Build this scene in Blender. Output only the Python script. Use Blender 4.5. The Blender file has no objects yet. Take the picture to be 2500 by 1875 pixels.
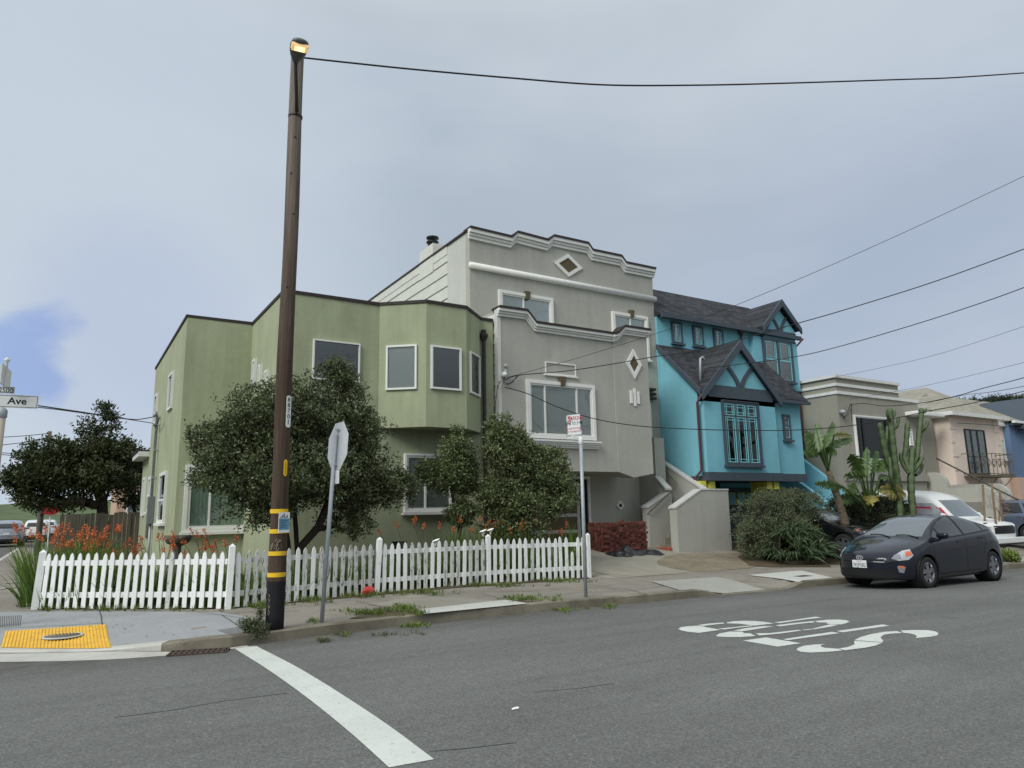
import bpy, bmesh, math, random
import numpy as np
from mathutils import Vector, Matrix
from mathutils.bvhtree import BVHTree
from mathutils.geometry import tessellate_polygon
R_=math.radians
random.seed(7); rng=np.random.default_rng(7)
scn=bpy.context.scene
COL=scn.collection
# ---------------------------------------------------------------- camera
CAMZ=1.68; F=1735.0; YAW,PIT,ROL=R_(31.88),R_(10.13),R_(-1.052)
fw=np.array([math.sin(YAW)*math.cos(PIT),math.cos(YAW)*math.cos(PIT),math.sin(PIT)])
rt0=np.array([math.cos(YAW),-math.sin(YAW),0.]); up0=np.cross(rt0,fw)
rt=rt0*math.cos(ROL)+up0*math.sin(ROL); up=-rt0*math.sin(ROL)+up0*math.cos(ROL)
RM=np.array([rt,up,fw])
cd=bpy.data.cameras.new('camera'); cam=bpy.data.objects.new('camera',cd); COL.objects.link(cam)
cd.sensor_width=36; cd.lens=36*F/2500; cd.clip_end=5000; cd.clip_start=.05
m4=Matrix.Identity(4)
for i in range(3): m4[i][0]=rt[i]; m4[i][1]=up[i]; m4[i][2]=-fw[i]
m4.translation=Vector((0,0,CAMZ)); cam.matrix_world=m4
scn.camera=cam
# measuring helpers: a photograph point -> where its sight line meets a real plane
def ray(u,v): return RM.T@np.array([(u-1250)/F,-(v-937.5)/F,1.])
def gy(u,v,y):
    d=ray(u,v); return np.array([0,0,CAMZ])+d*(y/d[1])
def gx(u,v,x):
    d=ray(u,v); return np.array([0,0,CAMZ])+d*(x/d[0])
def gz(u,v,z):
    d=ray(u,v); return np.array([0,0,CAMZ])+d*((z-CAMZ)/d[2])
def zr(x): return -0.0135*max(0,min(x,60)-7.5)
def zroad(x,y):
    c=.035*max(0,min(10.3-y,3.5)) if x>-2.5 else 0
    return zr(x)+c
def smooth(t): t=max(0,min(1,t)); return t*t*(3-2*t)
def zwalk(x,y):
    k=max(smooth((x-.45)/1.3), smooth((y-11.1)/2.2))
    ap=smooth((x-10.6)/.7)*smooth((13.9-x)/.6)*(1-smooth((y-10.3)/1.5))
    return zr(x)+.012+.128*k*(1-ap)+min(.5,max(0,y-13.5)*.12)*smooth((x-10.5)/1.2)
def gS(u,v,f=zwalk):
    z=0.
    for _ in range(40):
        p=gz(u,v,z); z=.5*z+.5*f(p[0],p[1])
    return gz(u,v,z)
# ---------------------------------------------------------------- tagging
def tag(o,label=None,cat=None,group=None,kind=None):
    if label: o['label']=label
    if cat: o['category']=cat
    if group: o['group']=group
    if kind: o['kind']=kind
    return o
def empty(name,loc=(0,0,0),rz=0,label=None,cat=None,group=None):
    o=bpy.data.objects.new(name,None); COL.objects.link(o); o.location=loc; o.rotation_euler=(0,0,rz)
    o.empty_display_size=.2
    return tag(o,label,cat,group)
def copy_tree(o,parent=None):
    c=o.copy(); COL.objects.link(c); c.parent=parent
    for ch in list(o.children): copy_tree(ch,c)
    return c
ORG=[0.,0.,0.]
def org(x=0,y=0,z=0): ORG[:]=[x,y,z]
class MB:
    def __init__(s): s.v=[]; s.f=[]
    def add(s,vs,fs):
        n=len(s.v); s.v+= [tuple(map(float,p)) for p in vs]; s.f+=[tuple(i+n for i in f) for f in fs]; return s
    def box(s,x0,x1,y0,y1,z0,z1,M=None):
        c=[(x,y,z) for z in (z0,z1) for y in (y0,y1) for x in (x0,x1)]
        if M: c=[M(*p) for p in c]
        return s.add(c,[(0,2,3,1),(4,5,7,6),(0,1,5,4),(2,6,7,3),(0,4,6,2),(1,3,7,5)])
    def prism(s,poly,h0,h1,M=None):
        # poly: 2D list (a,b); extruded along third axis h
        n=len(poly); M=M or (lambda a,b,h:(a,b,h))
        vs=[M(a,b,h0) for a,b in poly]+[M(a,b,h1) for a,b in poly]
        fs=[tuple(range(n))[::-1],tuple(range(n,2*n))]+[(i,(i+1)%n,n+(i+1)%n,n+i) for i in range(n)]
        return s.add(vs,fs)
    def tube(s,pts,r,n=8,cap=True):
        pts=[Vector(p) for p in pts]; rs=r if hasattr(r,'__len__') else [r]*len(pts)
        base=len(s.v); prev=None
        for i,p in enumerate(pts):
            t=(pts[min(i+1,len(pts)-1)]-pts[max(i-1,0)])
            if t.length<1e-9: t=Vector((0,0,1))
            t.normalize()
            if prev is None:
                a=Vector((0,0,1)) if abs(t.z)<.9 else Vector((1,0,0)); u=t.cross(a).normalized()
            else:
                u=prev-t*prev.dot(t)
                if u.length<1e-6: u=t.cross(Vector((0,0,1)))
                u.normalize()
            prev=u; w=t.cross(u)
            for k in range(n):
                q=p+(u*math.cos(2*math.pi*k/n)+w*math.sin(2*math.pi*k/n))*rs[i]; s.v.append(tuple(q))
        for i in range(len(pts)-1):
            for k in range(n):
                a=base+i*n+k; b=base+i*n+(k+1)%n; s.f.append((a,b,b+n,a+n))
        if cap:
            s.f.append(tuple(base+k for k in range(n))[::-1]); e=base+(len(pts)-1)*n; s.f.append(tuple(e+k for k in range(n)))
        return s
    def lathe(s,prof,n=24,M=None):
        # prof list of (r,h) ; axis = third coordinate of M
        M=M or (lambda a,b,h:(a,b,h)); base=len(s.v)
        for r,h in prof:
            for k in range(n): s.v.append(tuple(M(r*math.cos(2*math.pi*k/n),r*math.sin(2*math.pi*k/n),h)))
        for i in range(len(prof)-1):
            for k in range(n):
                a=base+i*n+k; b=base+i*n+(k+1)%n; s.f.append((a,b,b+n,a+n))
        return s
    def build(s,name,m,parent=None,smooth=False,bevel=0):
        me=bpy.data.meshes.new(name); me.from_pydata([(p[0]-ORG[0],p[1]-ORG[1],p[2]-ORG[2]) for p in s.v],[],s.f)
        bm=bmesh.new(); bm.from_mesh(me); bmesh.ops.recalc_face_normals(bm,faces=bm.faces)
        if bevel: bmesh.ops.bevel(bm,geom=[e for e in bm.edges if e.calc_face_angle(0)>.6],offset=bevel,segments=2,affect='EDGES',profile=.6)
        bm.to_mesh(me); bm.free()
        if smooth: me.shade_smooth()
        me.materials.append(m); o=bpy.data.objects.new(name,me); COL.objects.link(o); o.parent=parent
        return o
def npmesh(name,V,Fc,m,parent=None,smooth=False):
    V=(np.asarray(V,dtype=float)-np.array(ORG)).astype(np.float32); Fc=np.asarray(Fc,dtype=np.int32)
    me=bpy.data.meshes.new(name); k=Fc.shape[1]
    me.vertices.add(len(V)); me.vertices.foreach_set('co',V.ravel())
    me.loops.add(Fc.size); me.loops.foreach_set('vertex_index',Fc.ravel())
    me.polygons.add(len(Fc)); me.polygons.foreach_set('loop_start',np.arange(0,Fc.size,k,dtype=np.int32))
    me.polygons.foreach_set('loop_total',np.full(len(Fc),k,dtype=np.int32))
    me.update(calc_edges=True); me.validate()
    if smooth: me.shade_smooth()
    me.materials.append(m); o=bpy.data.objects.new(name,me); COL.objects.link(o); o.parent=parent
    return o
# ---------------------------------------------------------------- materials
def srgb(r,g,b):
    f=lambda c:(c/255/12.92 if c/255<=.04045 else ((c/255+.055)/1.055)**2.4)
    return (f(r),f(g),f(b))
class NT:
    def __init__(s,name):
        s.m=bpy.data.materials.new(name); s.m.use_nodes=True; s.t=s.m.node_tree; s.n=s.t.nodes; s.l=s.t.links
        s.p=s.n['Principled BSDF']; s.tc=s.n.new('ShaderNodeTexCoord'); s.geo=s.n.new('ShaderNodeNewGeometry')
    def pos(s,scale=(1,1,1),src='world'):
        mp=s.n.new('ShaderNodeMapping'); mp.inputs['Scale'].default_value=scale
        s.l.new(s.geo.outputs['Position'] if src=='world' else s.tc.outputs['Object'],mp.inputs[0]); return mp.outputs[0]
    def noise(s,sc,det=3,rough=.55,vec=None,dist=0):
        t=s.n.new('ShaderNodeTexNoise'); t.inputs['Scale'].default_value=sc; t.inputs['Detail'].default_value=det; t.inputs['Roughness'].default_value=rough; t.inputs['Distortion'].default_value=dist
        s.l.new(vec if vec is not None else s.geo.outputs['Position'],t.inputs['Vector']); return t.outputs['Fac']
    def ramp(s,fac,stops):
        r=s.n.new('ShaderNodeValToRGB'); e=r.color_ramp.elements
        while len(e)<len(stops): e.new(.5)
        for el,(p,c) in zip(e,stops): el.position=p; el.color=(*c,1) if hasattr(c,'__len__') else (c,c,c,1)
        s.l.new(fac,r.inputs[0]); return r.outputs[0]
    def mix(s,fac,a,b,mode='MIX'):
        x=s.n.new('ShaderNodeMix'); x.data_type='RGBA'; x.blend_type=mode
        for i,v in ((0,fac),(6,a),(7,b)):
            if isinstance(v,(int,float)): x.inputs[i].default_value=v
            elif hasattr(v,'__len__'): x.inputs[i].default_value=(*v,1)
            else: s.l.new(v,x.inputs[i])
        return x.outputs[2]
    def math(s,op,a,b=0):
        x=s.n.new('ShaderNodeMath'); x.operation=op
        for i,v in ((0,a),(1,b)):
            if isinstance(v,(int,float)): x.inputs[i].default_value=v
            else: s.l.new(v,x.inputs[i])
        return x.outputs[0]
    def color(s,c):
        if hasattr(c,'__len__'): s.p.inputs['Base Color'].default_value=(*c,1)
        else: s.l.new(c,s.p.inputs['Base Color'])
    def bump(s,h,st=.3,dist=.01):
        b=s.n.new('ShaderNodeBump'); b.inputs['Strength'].default_value=st; b.inputs['Distance'].default_value=dist
        s.l.new(h,b.inputs['Height']); s.l.new(b.outputs[0],s.p.inputs['Normal'])
    def set(s,**k):
        for a,v in k.items(): s.p.inputs[a.replace('_',' ')].default_value=v
        return s
def mk(name,c,rough=.6,var=.12,sc=3.,bump=0,bsc=60,spec=.4,metal=0,src='world',vs=(1,1,1),**kw):
    t=NT(name); v=t.pos(vs,src)
    lo=tuple(x*(1-var) for x in c); hi=tuple(min(1,x*(1+var)) for x in c)
    t.color(t.ramp(t.noise(sc,4,.6,v),[(.3,lo),(.7,hi)])) if var else t.color(c)
    t.set(Roughness=rough,Metallic=metal); t.p.inputs['Specular IOR Level'].default_value=spec
    if bump: t.bump(t.noise(bsc,4,.6,v),bump)
    for a,b in kw.items(): t.p.inputs[a].default_value=b
    return t.m
def stucco(name,c,var=.07,streak=.1,bump=.35):
    t=NT(name)
    big=t.noise(.9,4,.6); st=t.noise(1.,5,.6,t.pos((3.5,3.5,.35))); fine=t.noise(18,3,.6)
    k=t.ramp(big,[(.3,1-var),(.7,1+var)]); x0=t.mix(t.ramp(t.noise(2.3,5,.65,None,.8),[(.48,0.),(.72,.35)]),c,tuple(q*.86 for q in c))
    k2=t.ramp(st,[(.3,1-streak),(.65,1+streak*.4)]); k3=t.ramp(fine,[(.3,.97),(.7,1.03)])
    x=t.mix(1.,x0,k,'MULTIPLY'); x=t.mix(1.,x,k2,'MULTIPLY'); x=t.mix(1.,x,k3,'MULTIPLY'); t.color(x)
    t.set(Roughness=.9); t.p.inputs['Specular IOR Level'].default_value=.25
    h=t.math('ADD',t.math('MULTIPLY',t.noise(5,3,.6),1.),t.math('MULTIPLY',t.noise(70,2,.5),.25)); t.bump(h,bump,.02)
    return t.m
def asphalt(name):
    t=NT(name)
    fine=t.math('ADD',t.math('MULTIPLY',t.noise(140,3,.75),.5),t.math('MULTIPLY',t.noise(42,3,.8),.5)); mid=t.noise(14,4,.6); big=t.noise(.35,3,.5); st=t.noise(1,5,.6,t.pos((.5,3.2,1)))
    c=t.ramp(fine,[(.31,srgb(66,67,65)),(.5,srgb(103,104,101)),(.69,srgb(150,151,147))])
    c=t.mix(1.,c,t.ramp(mid,[(.3,.88),(.7,1.08)]),'MULTIPLY'); c=t.mix(1.,c,t.ramp(big,[(.3,.9),(.7,1.1)]),'MULTIPLY')
    c=t.mix(1.,c,t.ramp(st,[(.3,.93),(.7,1.05)]),'MULTIPLY')
    sp=t.noise(1,6,.7,t.pos((1.1,9,1)),0.4); c=t.mix(t.ramp(sp,[(.71,0.),(.76,.45)]),c,srgb(62,64,65))
    ln=t.noise(1,3,.6,t.pos((.07,1.5,1)),.3); c=t.mix(1.,c,t.ramp(ln,[(.3,.88),(.55,1.04),(.75,.94)]),'MULTIPLY')
    oil=t.noise(1.1,4,.6,None,.5); c=t.mix(t.ramp(oil,[(.66,0.),(.74,.32)]),c,srgb(58,58,58))
    sy=t.n.new('ShaderNodeSeparateXYZ'); t.l.new(t.geo.outputs['Position'],sy.inputs[0])
    mr=t.n.new('ShaderNodeMapRange'); mr.inputs[1].default_value=9.3; mr.inputs[2].default_value=10.3; t.l.new(sy.outputs[1],mr.inputs[0])
    gd=t.math('MULTIPLY',mr.outputs[0],t.ramp(t.noise(3,5,.7,t.pos((.6,1.5,1))),[(.35,.15),(.65,.8)])); c=t.mix(gd,c,srgb(74,70,62))
    t.color(c); t.set(Roughness=.88); t.p.inputs['Specular IOR Level'].default_value=.3
    t.bump(t.math('ADD',fine,t.math('MULTIPLY',mid,.6)),.5,.012); return t.m
def concrete(name,c,var=.14,spk=.06,stain=.35,dirt=srgb(84,76,62)):
    t=NT(name)
    x=t.mix(1.,c,t.ramp(t.noise(1.3,5,.65),[(.3,1-var),(.7,1+var)]),'MULTIPLY')
    x=t.mix(1.,x,t.ramp(t.noise(90,3,.7),[(.3,1-spk*2),(.7,1+spk*2)]),'MULTIPLY')
    x=t.mix(t.ramp(t.noise(.8,5,.7,None,1.2),[(.5,0.),(.75,stain)]),x,dirt)
    t.color(x); t.set(Roughness=.93); t.p.inputs['Specular IOR Level'].default_value=.25; t.bump(t.noise(60,4,.7),.3,.01); return t.m
def wornpaint(name,c,under,amt=.62,sc=6,vs=(1,1,1),rough=.6,src='world'):
    t=NT(name); v=t.pos(vs,src)
    n=t.noise(sc,6,.75,v); x=t.mix(t.ramp(n,[(amt-.03,0.),(amt+.04,1.)]),c,under)
    x=t.mix(1.,x,t.ramp(t.noise(2.2,4,.6),[(.3,.9),(.7,1.04)]),'MULTIPLY')
    t.color(x); t.set(Roughness=rough); t.p.inputs['Specular IOR Level'].default_value=.35; t.bump(n,.2,.004); return t.m
def leafm(name,c,c2,rough=.55,spec=.4,trans=0.15):
    t=NT(name)
    r=t.n.new('ShaderNodeValToRGB'); r.color_ramp.elements[0].color=(*c,1); r.color_ramp.elements[1].color=(*c2,1)
    t.l.new(t.geo.outputs['Random Per Island'],r.inputs[0])
    x=t.mix(1.,r.outputs[0],t.ramp(t.noise(1.6,3,.6),[(.3,.72),(.7,1.25)]),'MULTIPLY')
    t.color(x); t.set(Roughness=rough); t.p.inputs['Specular IOR Level'].default_value=spec
    if trans:
        tr=t.n.new('ShaderNodeBsdfTranslucent'); mx=t.n.new('ShaderNodeMixShader'); mx.inputs[0].default_value=trans
        t.l.new(x,tr.inputs[0]); t.l.new(t.p.outputs[0],mx.inputs[1]); t.l.new(tr.outputs[0],mx.inputs[2])
        t.l.new(mx.outputs[0],t.n['Material Output'].inputs[0])
    return t.m
def glassm(name,tint=(.9,.93,.92),refl=.22):
    t=NT(name); tr=t.n.new('ShaderNodeBsdfTransparent'); tr.inputs[0].default_value=(*tint,1)
    gl=t.n.new('ShaderNodeBsdfGlossy'); gl.inputs['Roughness'].default_value=.02; gl.inputs[0].default_value=(.8,.82,.82,1)
    fr=t.n.new('ShaderNodeFresnel'); fr.inputs[0].default_value=1.6
    f=t.math('ADD',t.math('MULTIPLY',fr.outputs[0],.7),refl*.25)
    mx=t.n.new('ShaderNodeMixShader'); t.l.new(f,mx.inputs[0]); t.l.new(tr.outputs[0],mx.inputs[1]); t.l.new(gl.outputs[0],mx.inputs[2])
    b=t.n.new('ShaderNodeBump'); b.inputs['Strength'].default_value=.04; b.inputs['Distance'].default_value=.05
    t.l.new(t.noise(1.2,2,.5),b.inputs['Height']); t.l.new(b.outputs[0],gl.inputs['Normal'])
    t.l.new(mx.outputs[0],t.n['Material Output'].inputs[0]); return t.m
def shingle(name,c1,c2,plane='xz',sc=(1,1),bw=.28,bh=.14,mortar=(.01,.01,.01)):
    t=NT(name); sx=t.n.new('ShaderNodeSeparateXYZ'); cb=t.n.new('ShaderNodeCombineXYZ')
    t.l.new(t.geo.outputs['Position'],sx.inputs[0])
    a,b=plane; t.l.new(sx.outputs['xyz'.index(a)],cb.inputs[0]); t.l.new(sx.outputs['xyz'.index(b)],cb.inputs[1])
    br=t.n.new('ShaderNodeTexBrick'); br.inputs['Scale'].default_value=1; br.inputs['Brick Width'].default_value=bw; br.inputs['Row Height'].default_value=bh
    br.inputs['Mortar Size'].default_value=.008; br.inputs['Color1'].default_value=(*c1,1); br.inputs['Color2'].default_value=(*c2,1); br.inputs['Mortar'].default_value=(*mortar,1)
    br.inputs['Mortar Smooth'].default_value=.3; br.offset_frequency=2
    nz=t.n.new('ShaderNodeTexNoise'); nz.inputs['Scale'].default_value=3
    t.l.new(t.geo.outputs['Position'],nz.inputs['Vector'])
    t.l.new(cb.outputs[0],br.inputs['Vector'])
    x=t.mix(1.,br.outputs['Color'],t.ramp(t.noise(2.5,5,.7),[(.3,.7),(.7,1.3)]),'MULTIPLY')
    t.color(x); t.set(Roughness=.92); t.p.inputs['Specular IOR Level'].default_value=.2
    t.bump(br.outputs['Fac'],-.6,.02); return t.m
M={}
M['asphalt']=asphalt('asphalt')
M['walk']=concrete('sidewalk_concrete',srgb(136,131,121),.12,.09,.55)
M['slab']=concrete('pale_slab_concrete',srgb(158,158,150),.08,.04,.22)
M['slabw']=concrete('new_slab_concrete',srgb(186,187,180),.06,.03,.15)
M['ramp']=concrete('ramp_concrete',srgb(150,153,153),.08,.03,.25)
M['kerb']=concrete('kerb_concrete',srgb(124,118,104),.28,.1,.85)
M['gutter']=concrete('gutter_concrete',srgb(185,184,176),.1,.04,.3)
M['drive']=concrete('driveway_concrete',srgb(146,142,130),.1,.06,.3)
M['gravel']=concrete('exposed_aggregate',srgb(128,119,102),.18,.5,.5)
M['soil']=concrete('soil',srgb(84,74,58),.3,.2,.5,srgb(50,55,30))
M['crack']=mk('joint_dirt',srgb(58,54,46),.95,.3,20)
M['white_line']=wornpaint('road_paint_white',srgb(206,210,202),srgb(146,148,145),.615,24)
M['yellow_pad']=mk('tactile_yellow',srgb(222,178,66),.75,.14,5,.3,40)
M['iron']=mk('cast_iron_rust',srgb(78,66,58),.8,.25,14,.3,50,metal=.2)
M['dark']=mk('dark_void',(.008,.008,.009),.9,0)
M['green']=stucco('green_stucco',srgb(160,167,137),.08,.13)
M['grey']=stucco('grey_stucco',srgb(169,169,160),.06,.07)
M['grey_lt']=stucco('pale_grey_stucco',srgb(188,189,184),.05,.06)
M['turq']=stucco('turquoise_stucco',srgb(122,182,196),.04,.05)
M['olive']=stucco('taupe_stucco',srgb(148,146,134),.04,.05)
M['pink']=stucco('pink_stucco',srgb(222,206,192),.04,.05)
M['pinkd']=stucco('tan_pink_stucco',srgb(196,170,152),.05,.05)
M['slateblue']=stucco('slate_blue_stucco',srgb(98,120,150),.04,.04)
M['coping']=mk('dark_roof_coping',srgb(50,44,42),.7,.2,6)
M['white']=mk('white_trim_paint',srgb(222,223,218),.5,.04,5)
M['white_old']=wornpaint('weathered_white_paint',srgb(216,218,214),srgb(112,104,94),.63,5,(6,6,1.2))
M['picket']=wornpaint('picket_white_paint',srgb(236,238,236),srgb(92,86,78),.66,5,(7,7,1.6))
M['picket_old']=wornpaint('picket_worn_paint',srgb(208,209,204),srgb(88,82,74),.57,5,(7,7,1.3))
M['siding']=mk('pale_siding',srgb(202,203,196),.7,.06,4)
M['siding_line']=mk('siding_shadow_gap',srgb(110,108,98),.9,0)
M['brown']=mk('olive_brown_paint',srgb(88,78,54),.6,.1,8)
M['slate']=mk('slate_trim_paint',srgb(66,76,86),.6,.08,6)
M['aqua']=mk('pale_aqua_paint',srgb(122,188,198),.5,.04,6)
M['yellow_trim']=mk('yellow_green_paint',srgb(200,196,84),.6,.06,6)
M['roof']=shingle('dark_shingles',srgb(44,46,50),srgb(70,72,76),'xz',bw=.3,bh=.11)
M['roof_tan']=shingle('tan_shingles',srgb(138,136,124),srgb(158,154,140),'xz',bw=.35,bh=.16,mortar=srgb(96,88,72))
M['roof_flat']=mk('roof_membrane',srgb(90,90,88),.9)
M['blind']=mk('grey_blind',srgb(196,198,194),.8,.04,2)
M['blindg']=mk('vertical_blind_green',srgb(196,214,196),.7,.05,2)
M['lace']=mk('lace_curtain',srgb(170,180,190),.9,.35,14)
M['room']=mk('dark_room',srgb(30,32,36),.9,.2,2)
M['roomp']=mk('dim_room_plum',srgb(70,62,72),.9,.3,3)
M['glass']=glassm('window_glass')
M['glass_dk']=glassm('window_glass_dark',(.35,.37,.38),.15)
M['galv']=mk('galvanised_steel',srgb(160,166,170),.5,.1,12,metal=.25)
M['alu']=mk('sign_back_aluminium',srgb(196,200,202),.5,.05,4,metal=.25)
M['steel_dk']=mk('dark_steel',srgb(60,58,56),.5,.15,10,metal=.5)
M['rail']=mk('bronze_rail',srgb(98,90,74),.5,.1,10,metal=.3)
M['wire']=mk('wire_black',srgb(26,26,28),.6,0)
M['red']=mk('sign_red',srgb(168,40,48),.5,.05,8)
M['signw']=mk('sign_white',srgb(218,222,220),.45,.03,8)
M['ink']=mk('sign_ink_black',srgb(32,34,36),.5,0)
M['band']=mk('yellow_band',srgb(226,186,40),.5,.08,12)
M['tarp']=mk('black_tarp',srgb(34,34,38),.35,.1,5,spec=.6)
M['bagred']=mk('red_plastic_bag',srgb(186,52,48),.3,.1,8,spec=.6)
M['stone']=mk('mossy_stone',srgb(96,94,84),.95,.3,12,.5,30)
M['blackp']=mk('black_plastic',srgb(24,25,27),.5,.1,8)
M['meter']=mk('meter_grey',srgb(112,118,118),.5,.08,5)
M['paper']=mk('paper_white',srgb(225,225,222),.8,.04,5)
def woodm(name,c,c2,vs=(14,14,.6),sc=2,bump=.5):
    t=NT(name); v=t.pos(vs); n=t.noise(sc,6,.7,v,.6); n2=t.noise(.7,3,.6)
    x=t.ramp(n,[(.3,c2),(.55,c),(.8,tuple(min(1,k*1.35) for k in c))]); x=t.mix(1.,x,t.ramp(n2,[(.3,.8),(.7,1.2)]),'MULTIPLY')
    t.color(x); t.set(Roughness=.85); t.p.inputs['Specular IOR Level'].default_value=.25; t.bump(n,bump,.01); return t.m
M['board']=woodm('weathered_boards',srgb(92,88,78),srgb(52,48,42))
M['stake']=woodm('stake_wood',srgb(124,106,84),srgb(90,76,60))
M['bark']=woodm('dark_bark',srgb(66,58,48),srgb(34,30,26),(3,3,1),4)
M['barkp']=woodm('fibrous_trunk',srgb(110,98,84),srgb(60,52,44),(2,2,6),4)
def polemat():
    t=NT('pole_timber'); v=t.pos((14,14,.5)); n=t.noise(2,6,.7,v,.6)
    s=t.n.new('ShaderNodeSeparateXYZ'); t.l.new(t.geo.outputs['Position'],s.inputs[0])
    old=t.ramp(n,[(.3,srgb(92,84,76)),(.55,srgb(128,118,108)),(.8,srgb(156,146,136))])
    dk=t.ramp(n,[(.3,srgb(42,33,26)),(.55,srgb(76,62,50)),(.8,srgb(104,88,74))])
    x=t.mix(t.ramp(t.math('DIVIDE',s.outputs[2],9.),[(.42,0.),(.95,1.)]),dk,old)
    # the butt of the pole is painted black to about 1.1 m
    x=t.mix(t.ramp(t.math('DIVIDE',s.outputs[2],9.),[(.0885,1.),(.0895,0.)]),x,srgb(26,27,30))
    t.color(x); t.set(Roughness=.8); t.p.inputs['Specular IOR Level'].default_value=.3; t.bump(n,.6,.015); return t.m
M['pole']=polemat()
def brickm():
    t=NT('red_brick'); oi=t.n.new('ShaderNodeObjectInfo')
    x=t.ramp(oi.outputs['Random'],[(0.,srgb(66,34,28)),(.5,srgb(92,47,38)),(.9,srgb(112,66,54))])
    x=t.mix(1.,x,t.ramp(t.noise(18,4,.7),[(.3,.75),(.7,1.2)]),'MULTIPLY'); t.color(x); t.set(Roughness=.9); t.bump(t.noise(50,4,.7),.4,.01); return t.m
M['brick']=brickm()
M['brickcap']=shingle('brick_step',srgb(150,70,54),srgb(168,92,72),'xz',bw=.075,bh=.2,mortar=srgb(130,110,96))
M['leaf_tree']=leafm('pittosporum_leaf',srgb(54,68,38),srgb(112,122,82),.42,.5)
M['leaf_tree2']=leafm('pittosporum_leaf_light',srgb(62,78,42),srgb(128,138,92),.42,.5)
M['leaf_dark']=leafm('dark_tree_leaf',srgb(46,58,34),srgb(84,92,58),.5,.35)
M['leaf_bush']=leafm('grey_green_bush_leaf',srgb(72,84,58),srgb(122,130,98),.6,.3)
M['leaf_hedge']=leafm('hedge_leaf',srgb(44,52,36),srgb(80,86,60),.5,.35)
M['blade']=leafm('sword_leaf',srgb(62,90,36),srgb(112,140,64),.5,.35,.25)
M['blade_y']=leafm('sword_leaf_bright',srgb(86,122,44),srgb(138,166,74),.5,.35,.25)
M['aloe']=leafm('aloe_leaf',srgb(56,74,48),srgb(100,120,84),.45,.4)
M['strel']=leafm('paddle_leaf',srgb(58,82,42),srgb(92,118,60),.4,.45,.2)
M['strely']=leafm('paddle_leaf_yellow',srgb(128,122,60),srgb(170,158,84),.5,.35,.25)
M['cactus']=mk('cactus_skin',srgb(76,92,58),.6,.18,7)
M['flower']=leafm('orange_red_flower',srgb(204,100,60),srgb(230,140,92),.6,.2,.25)
M['stem']=mk('flower_stem',srgb(92,84,54),.7,.1,6)
M['weed']=leafm('weed_leaf',srgb(72,92,40),srgb(122,138,66),.6,.3,.2)
M['calla']=mk('calla_white',srgb(244,244,240),.5,.02,6)
M['cyp']=leafm('cypress_foliage',srgb(32,44,30),srgb(58,72,44),.7,.2,.05)
M['twig']=mk('bare_twig',srgb(120,96,80),.8,.15,10)
# ---------------------------------------------------------------- sky, sun, view
w=bpy.data.worlds.new('World'); scn.world=w; w.use_nodes=True
wn=w.node_tree; bg=wn.nodes['Background']
SUNEL,SUNAZ=R_(40),R_(-112)   # azimuth measured from +Y toward +X: light comes from the left, a little behind the camera
sky=wn.nodes.new('ShaderNodeTexSky'); sky.sky_type='NISHITA'; sky.sun_disc=False; sky.sun_elevation=SUNEL; sky.sun_rotation=SUNAZ
tc=wn.nodes.new('ShaderNodeTexCoord')
def wmix(f,a,b,mode='MIX'):
    x=wn.nodes.new('ShaderNodeMix'); x.data_type='RGBA'; x.blend_type=mode
    for i,v in ((0,f),(6,a),(7,b)):
        if isinstance(v,(int,float)): x.inputs[i].default_value=v
        elif hasattr(v,'__len__'): x.inputs[i].default_value=(*v,1)
        else: wn.links.new(v,x.inputs[i])
    return x.outputs[2]
def wramp(f,st):
    r=wn.nodes.new('ShaderNodeValToRGB'); e=r.color_ramp.elements
    while len(e)<len(st): e.new(.5)
    for el,(p,c) in zip(e,st): el.position=p; el.color=(*c,1) if hasattr(c,'__len__') else (c,c,c,1)
    wn.links.new(f,r.inputs[0]); return r.outputs[0]
def wmath(op,a,b=0):
    x=wn.nodes.new('ShaderNodeMath'); x.operation=op
    for i,v in ((0,a),(1,b)):
        if isinstance(v,(int,float)): x.inputs[i].default_value=v
        else: wn.links.new(v,x.inputs[i])
    return x.outputs[0]
def wnoise(sc,det,scale=(1,1,1),dist=0,off=(0,0,0)):
    mp=wn.nodes.new('ShaderNodeMapping'); mp.inputs['Scale'].default_value=scale; mp.inputs['Location'].default_value=off; wn.links.new(tc.outputs['Generated'],mp.inputs[0])
    t=wn.nodes.new('ShaderNodeTexNoise'); t.inputs['Scale'].default_value=sc; t.inputs['Detail'].default_value=det; t.inputs['Roughness'].default_value=.5; t.inputs['Distortion'].default_value=dist
    wn.links.new(mp.outputs[0],t.inputs['Vector']); return t.outputs['Fac']
sep=wn.nodes.new('ShaderNodeSeparateXYZ'); wn.links.new(tc.outputs['Generated'],sep.inputs[0])
EL=sep.outputs[2]
K=10.0 # background strength is 0.1
def kc(r,g,b): return tuple(x*K for x in srgb(r,g,b))
lo=wramp(EL,[(.0,srgb(196,208,224)),(.10,srgb(190,202,218)),(.22,srgb(184,196,209)),(.38,srgb(184,195,207)),(.55,srgb(188,200,212)),(.62,srgb(196,206,215))])
cl=wmix(wramp(wnoise(1.5,4,(1,1,2.2),.3,(3.1,1.7,0)),[(.32,0.),(.68,1.)]),lo,(.86,.88,.91),'MULTIPLY')
cl=wmix(wmath('MULTIPLY',wramp(wnoise(2.4,5,(1,1,2.6),.2,(0.3,.2,5)),[(.40,0.),(.68,1.)]),.55),cl,srgb(208,216,226))
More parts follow.
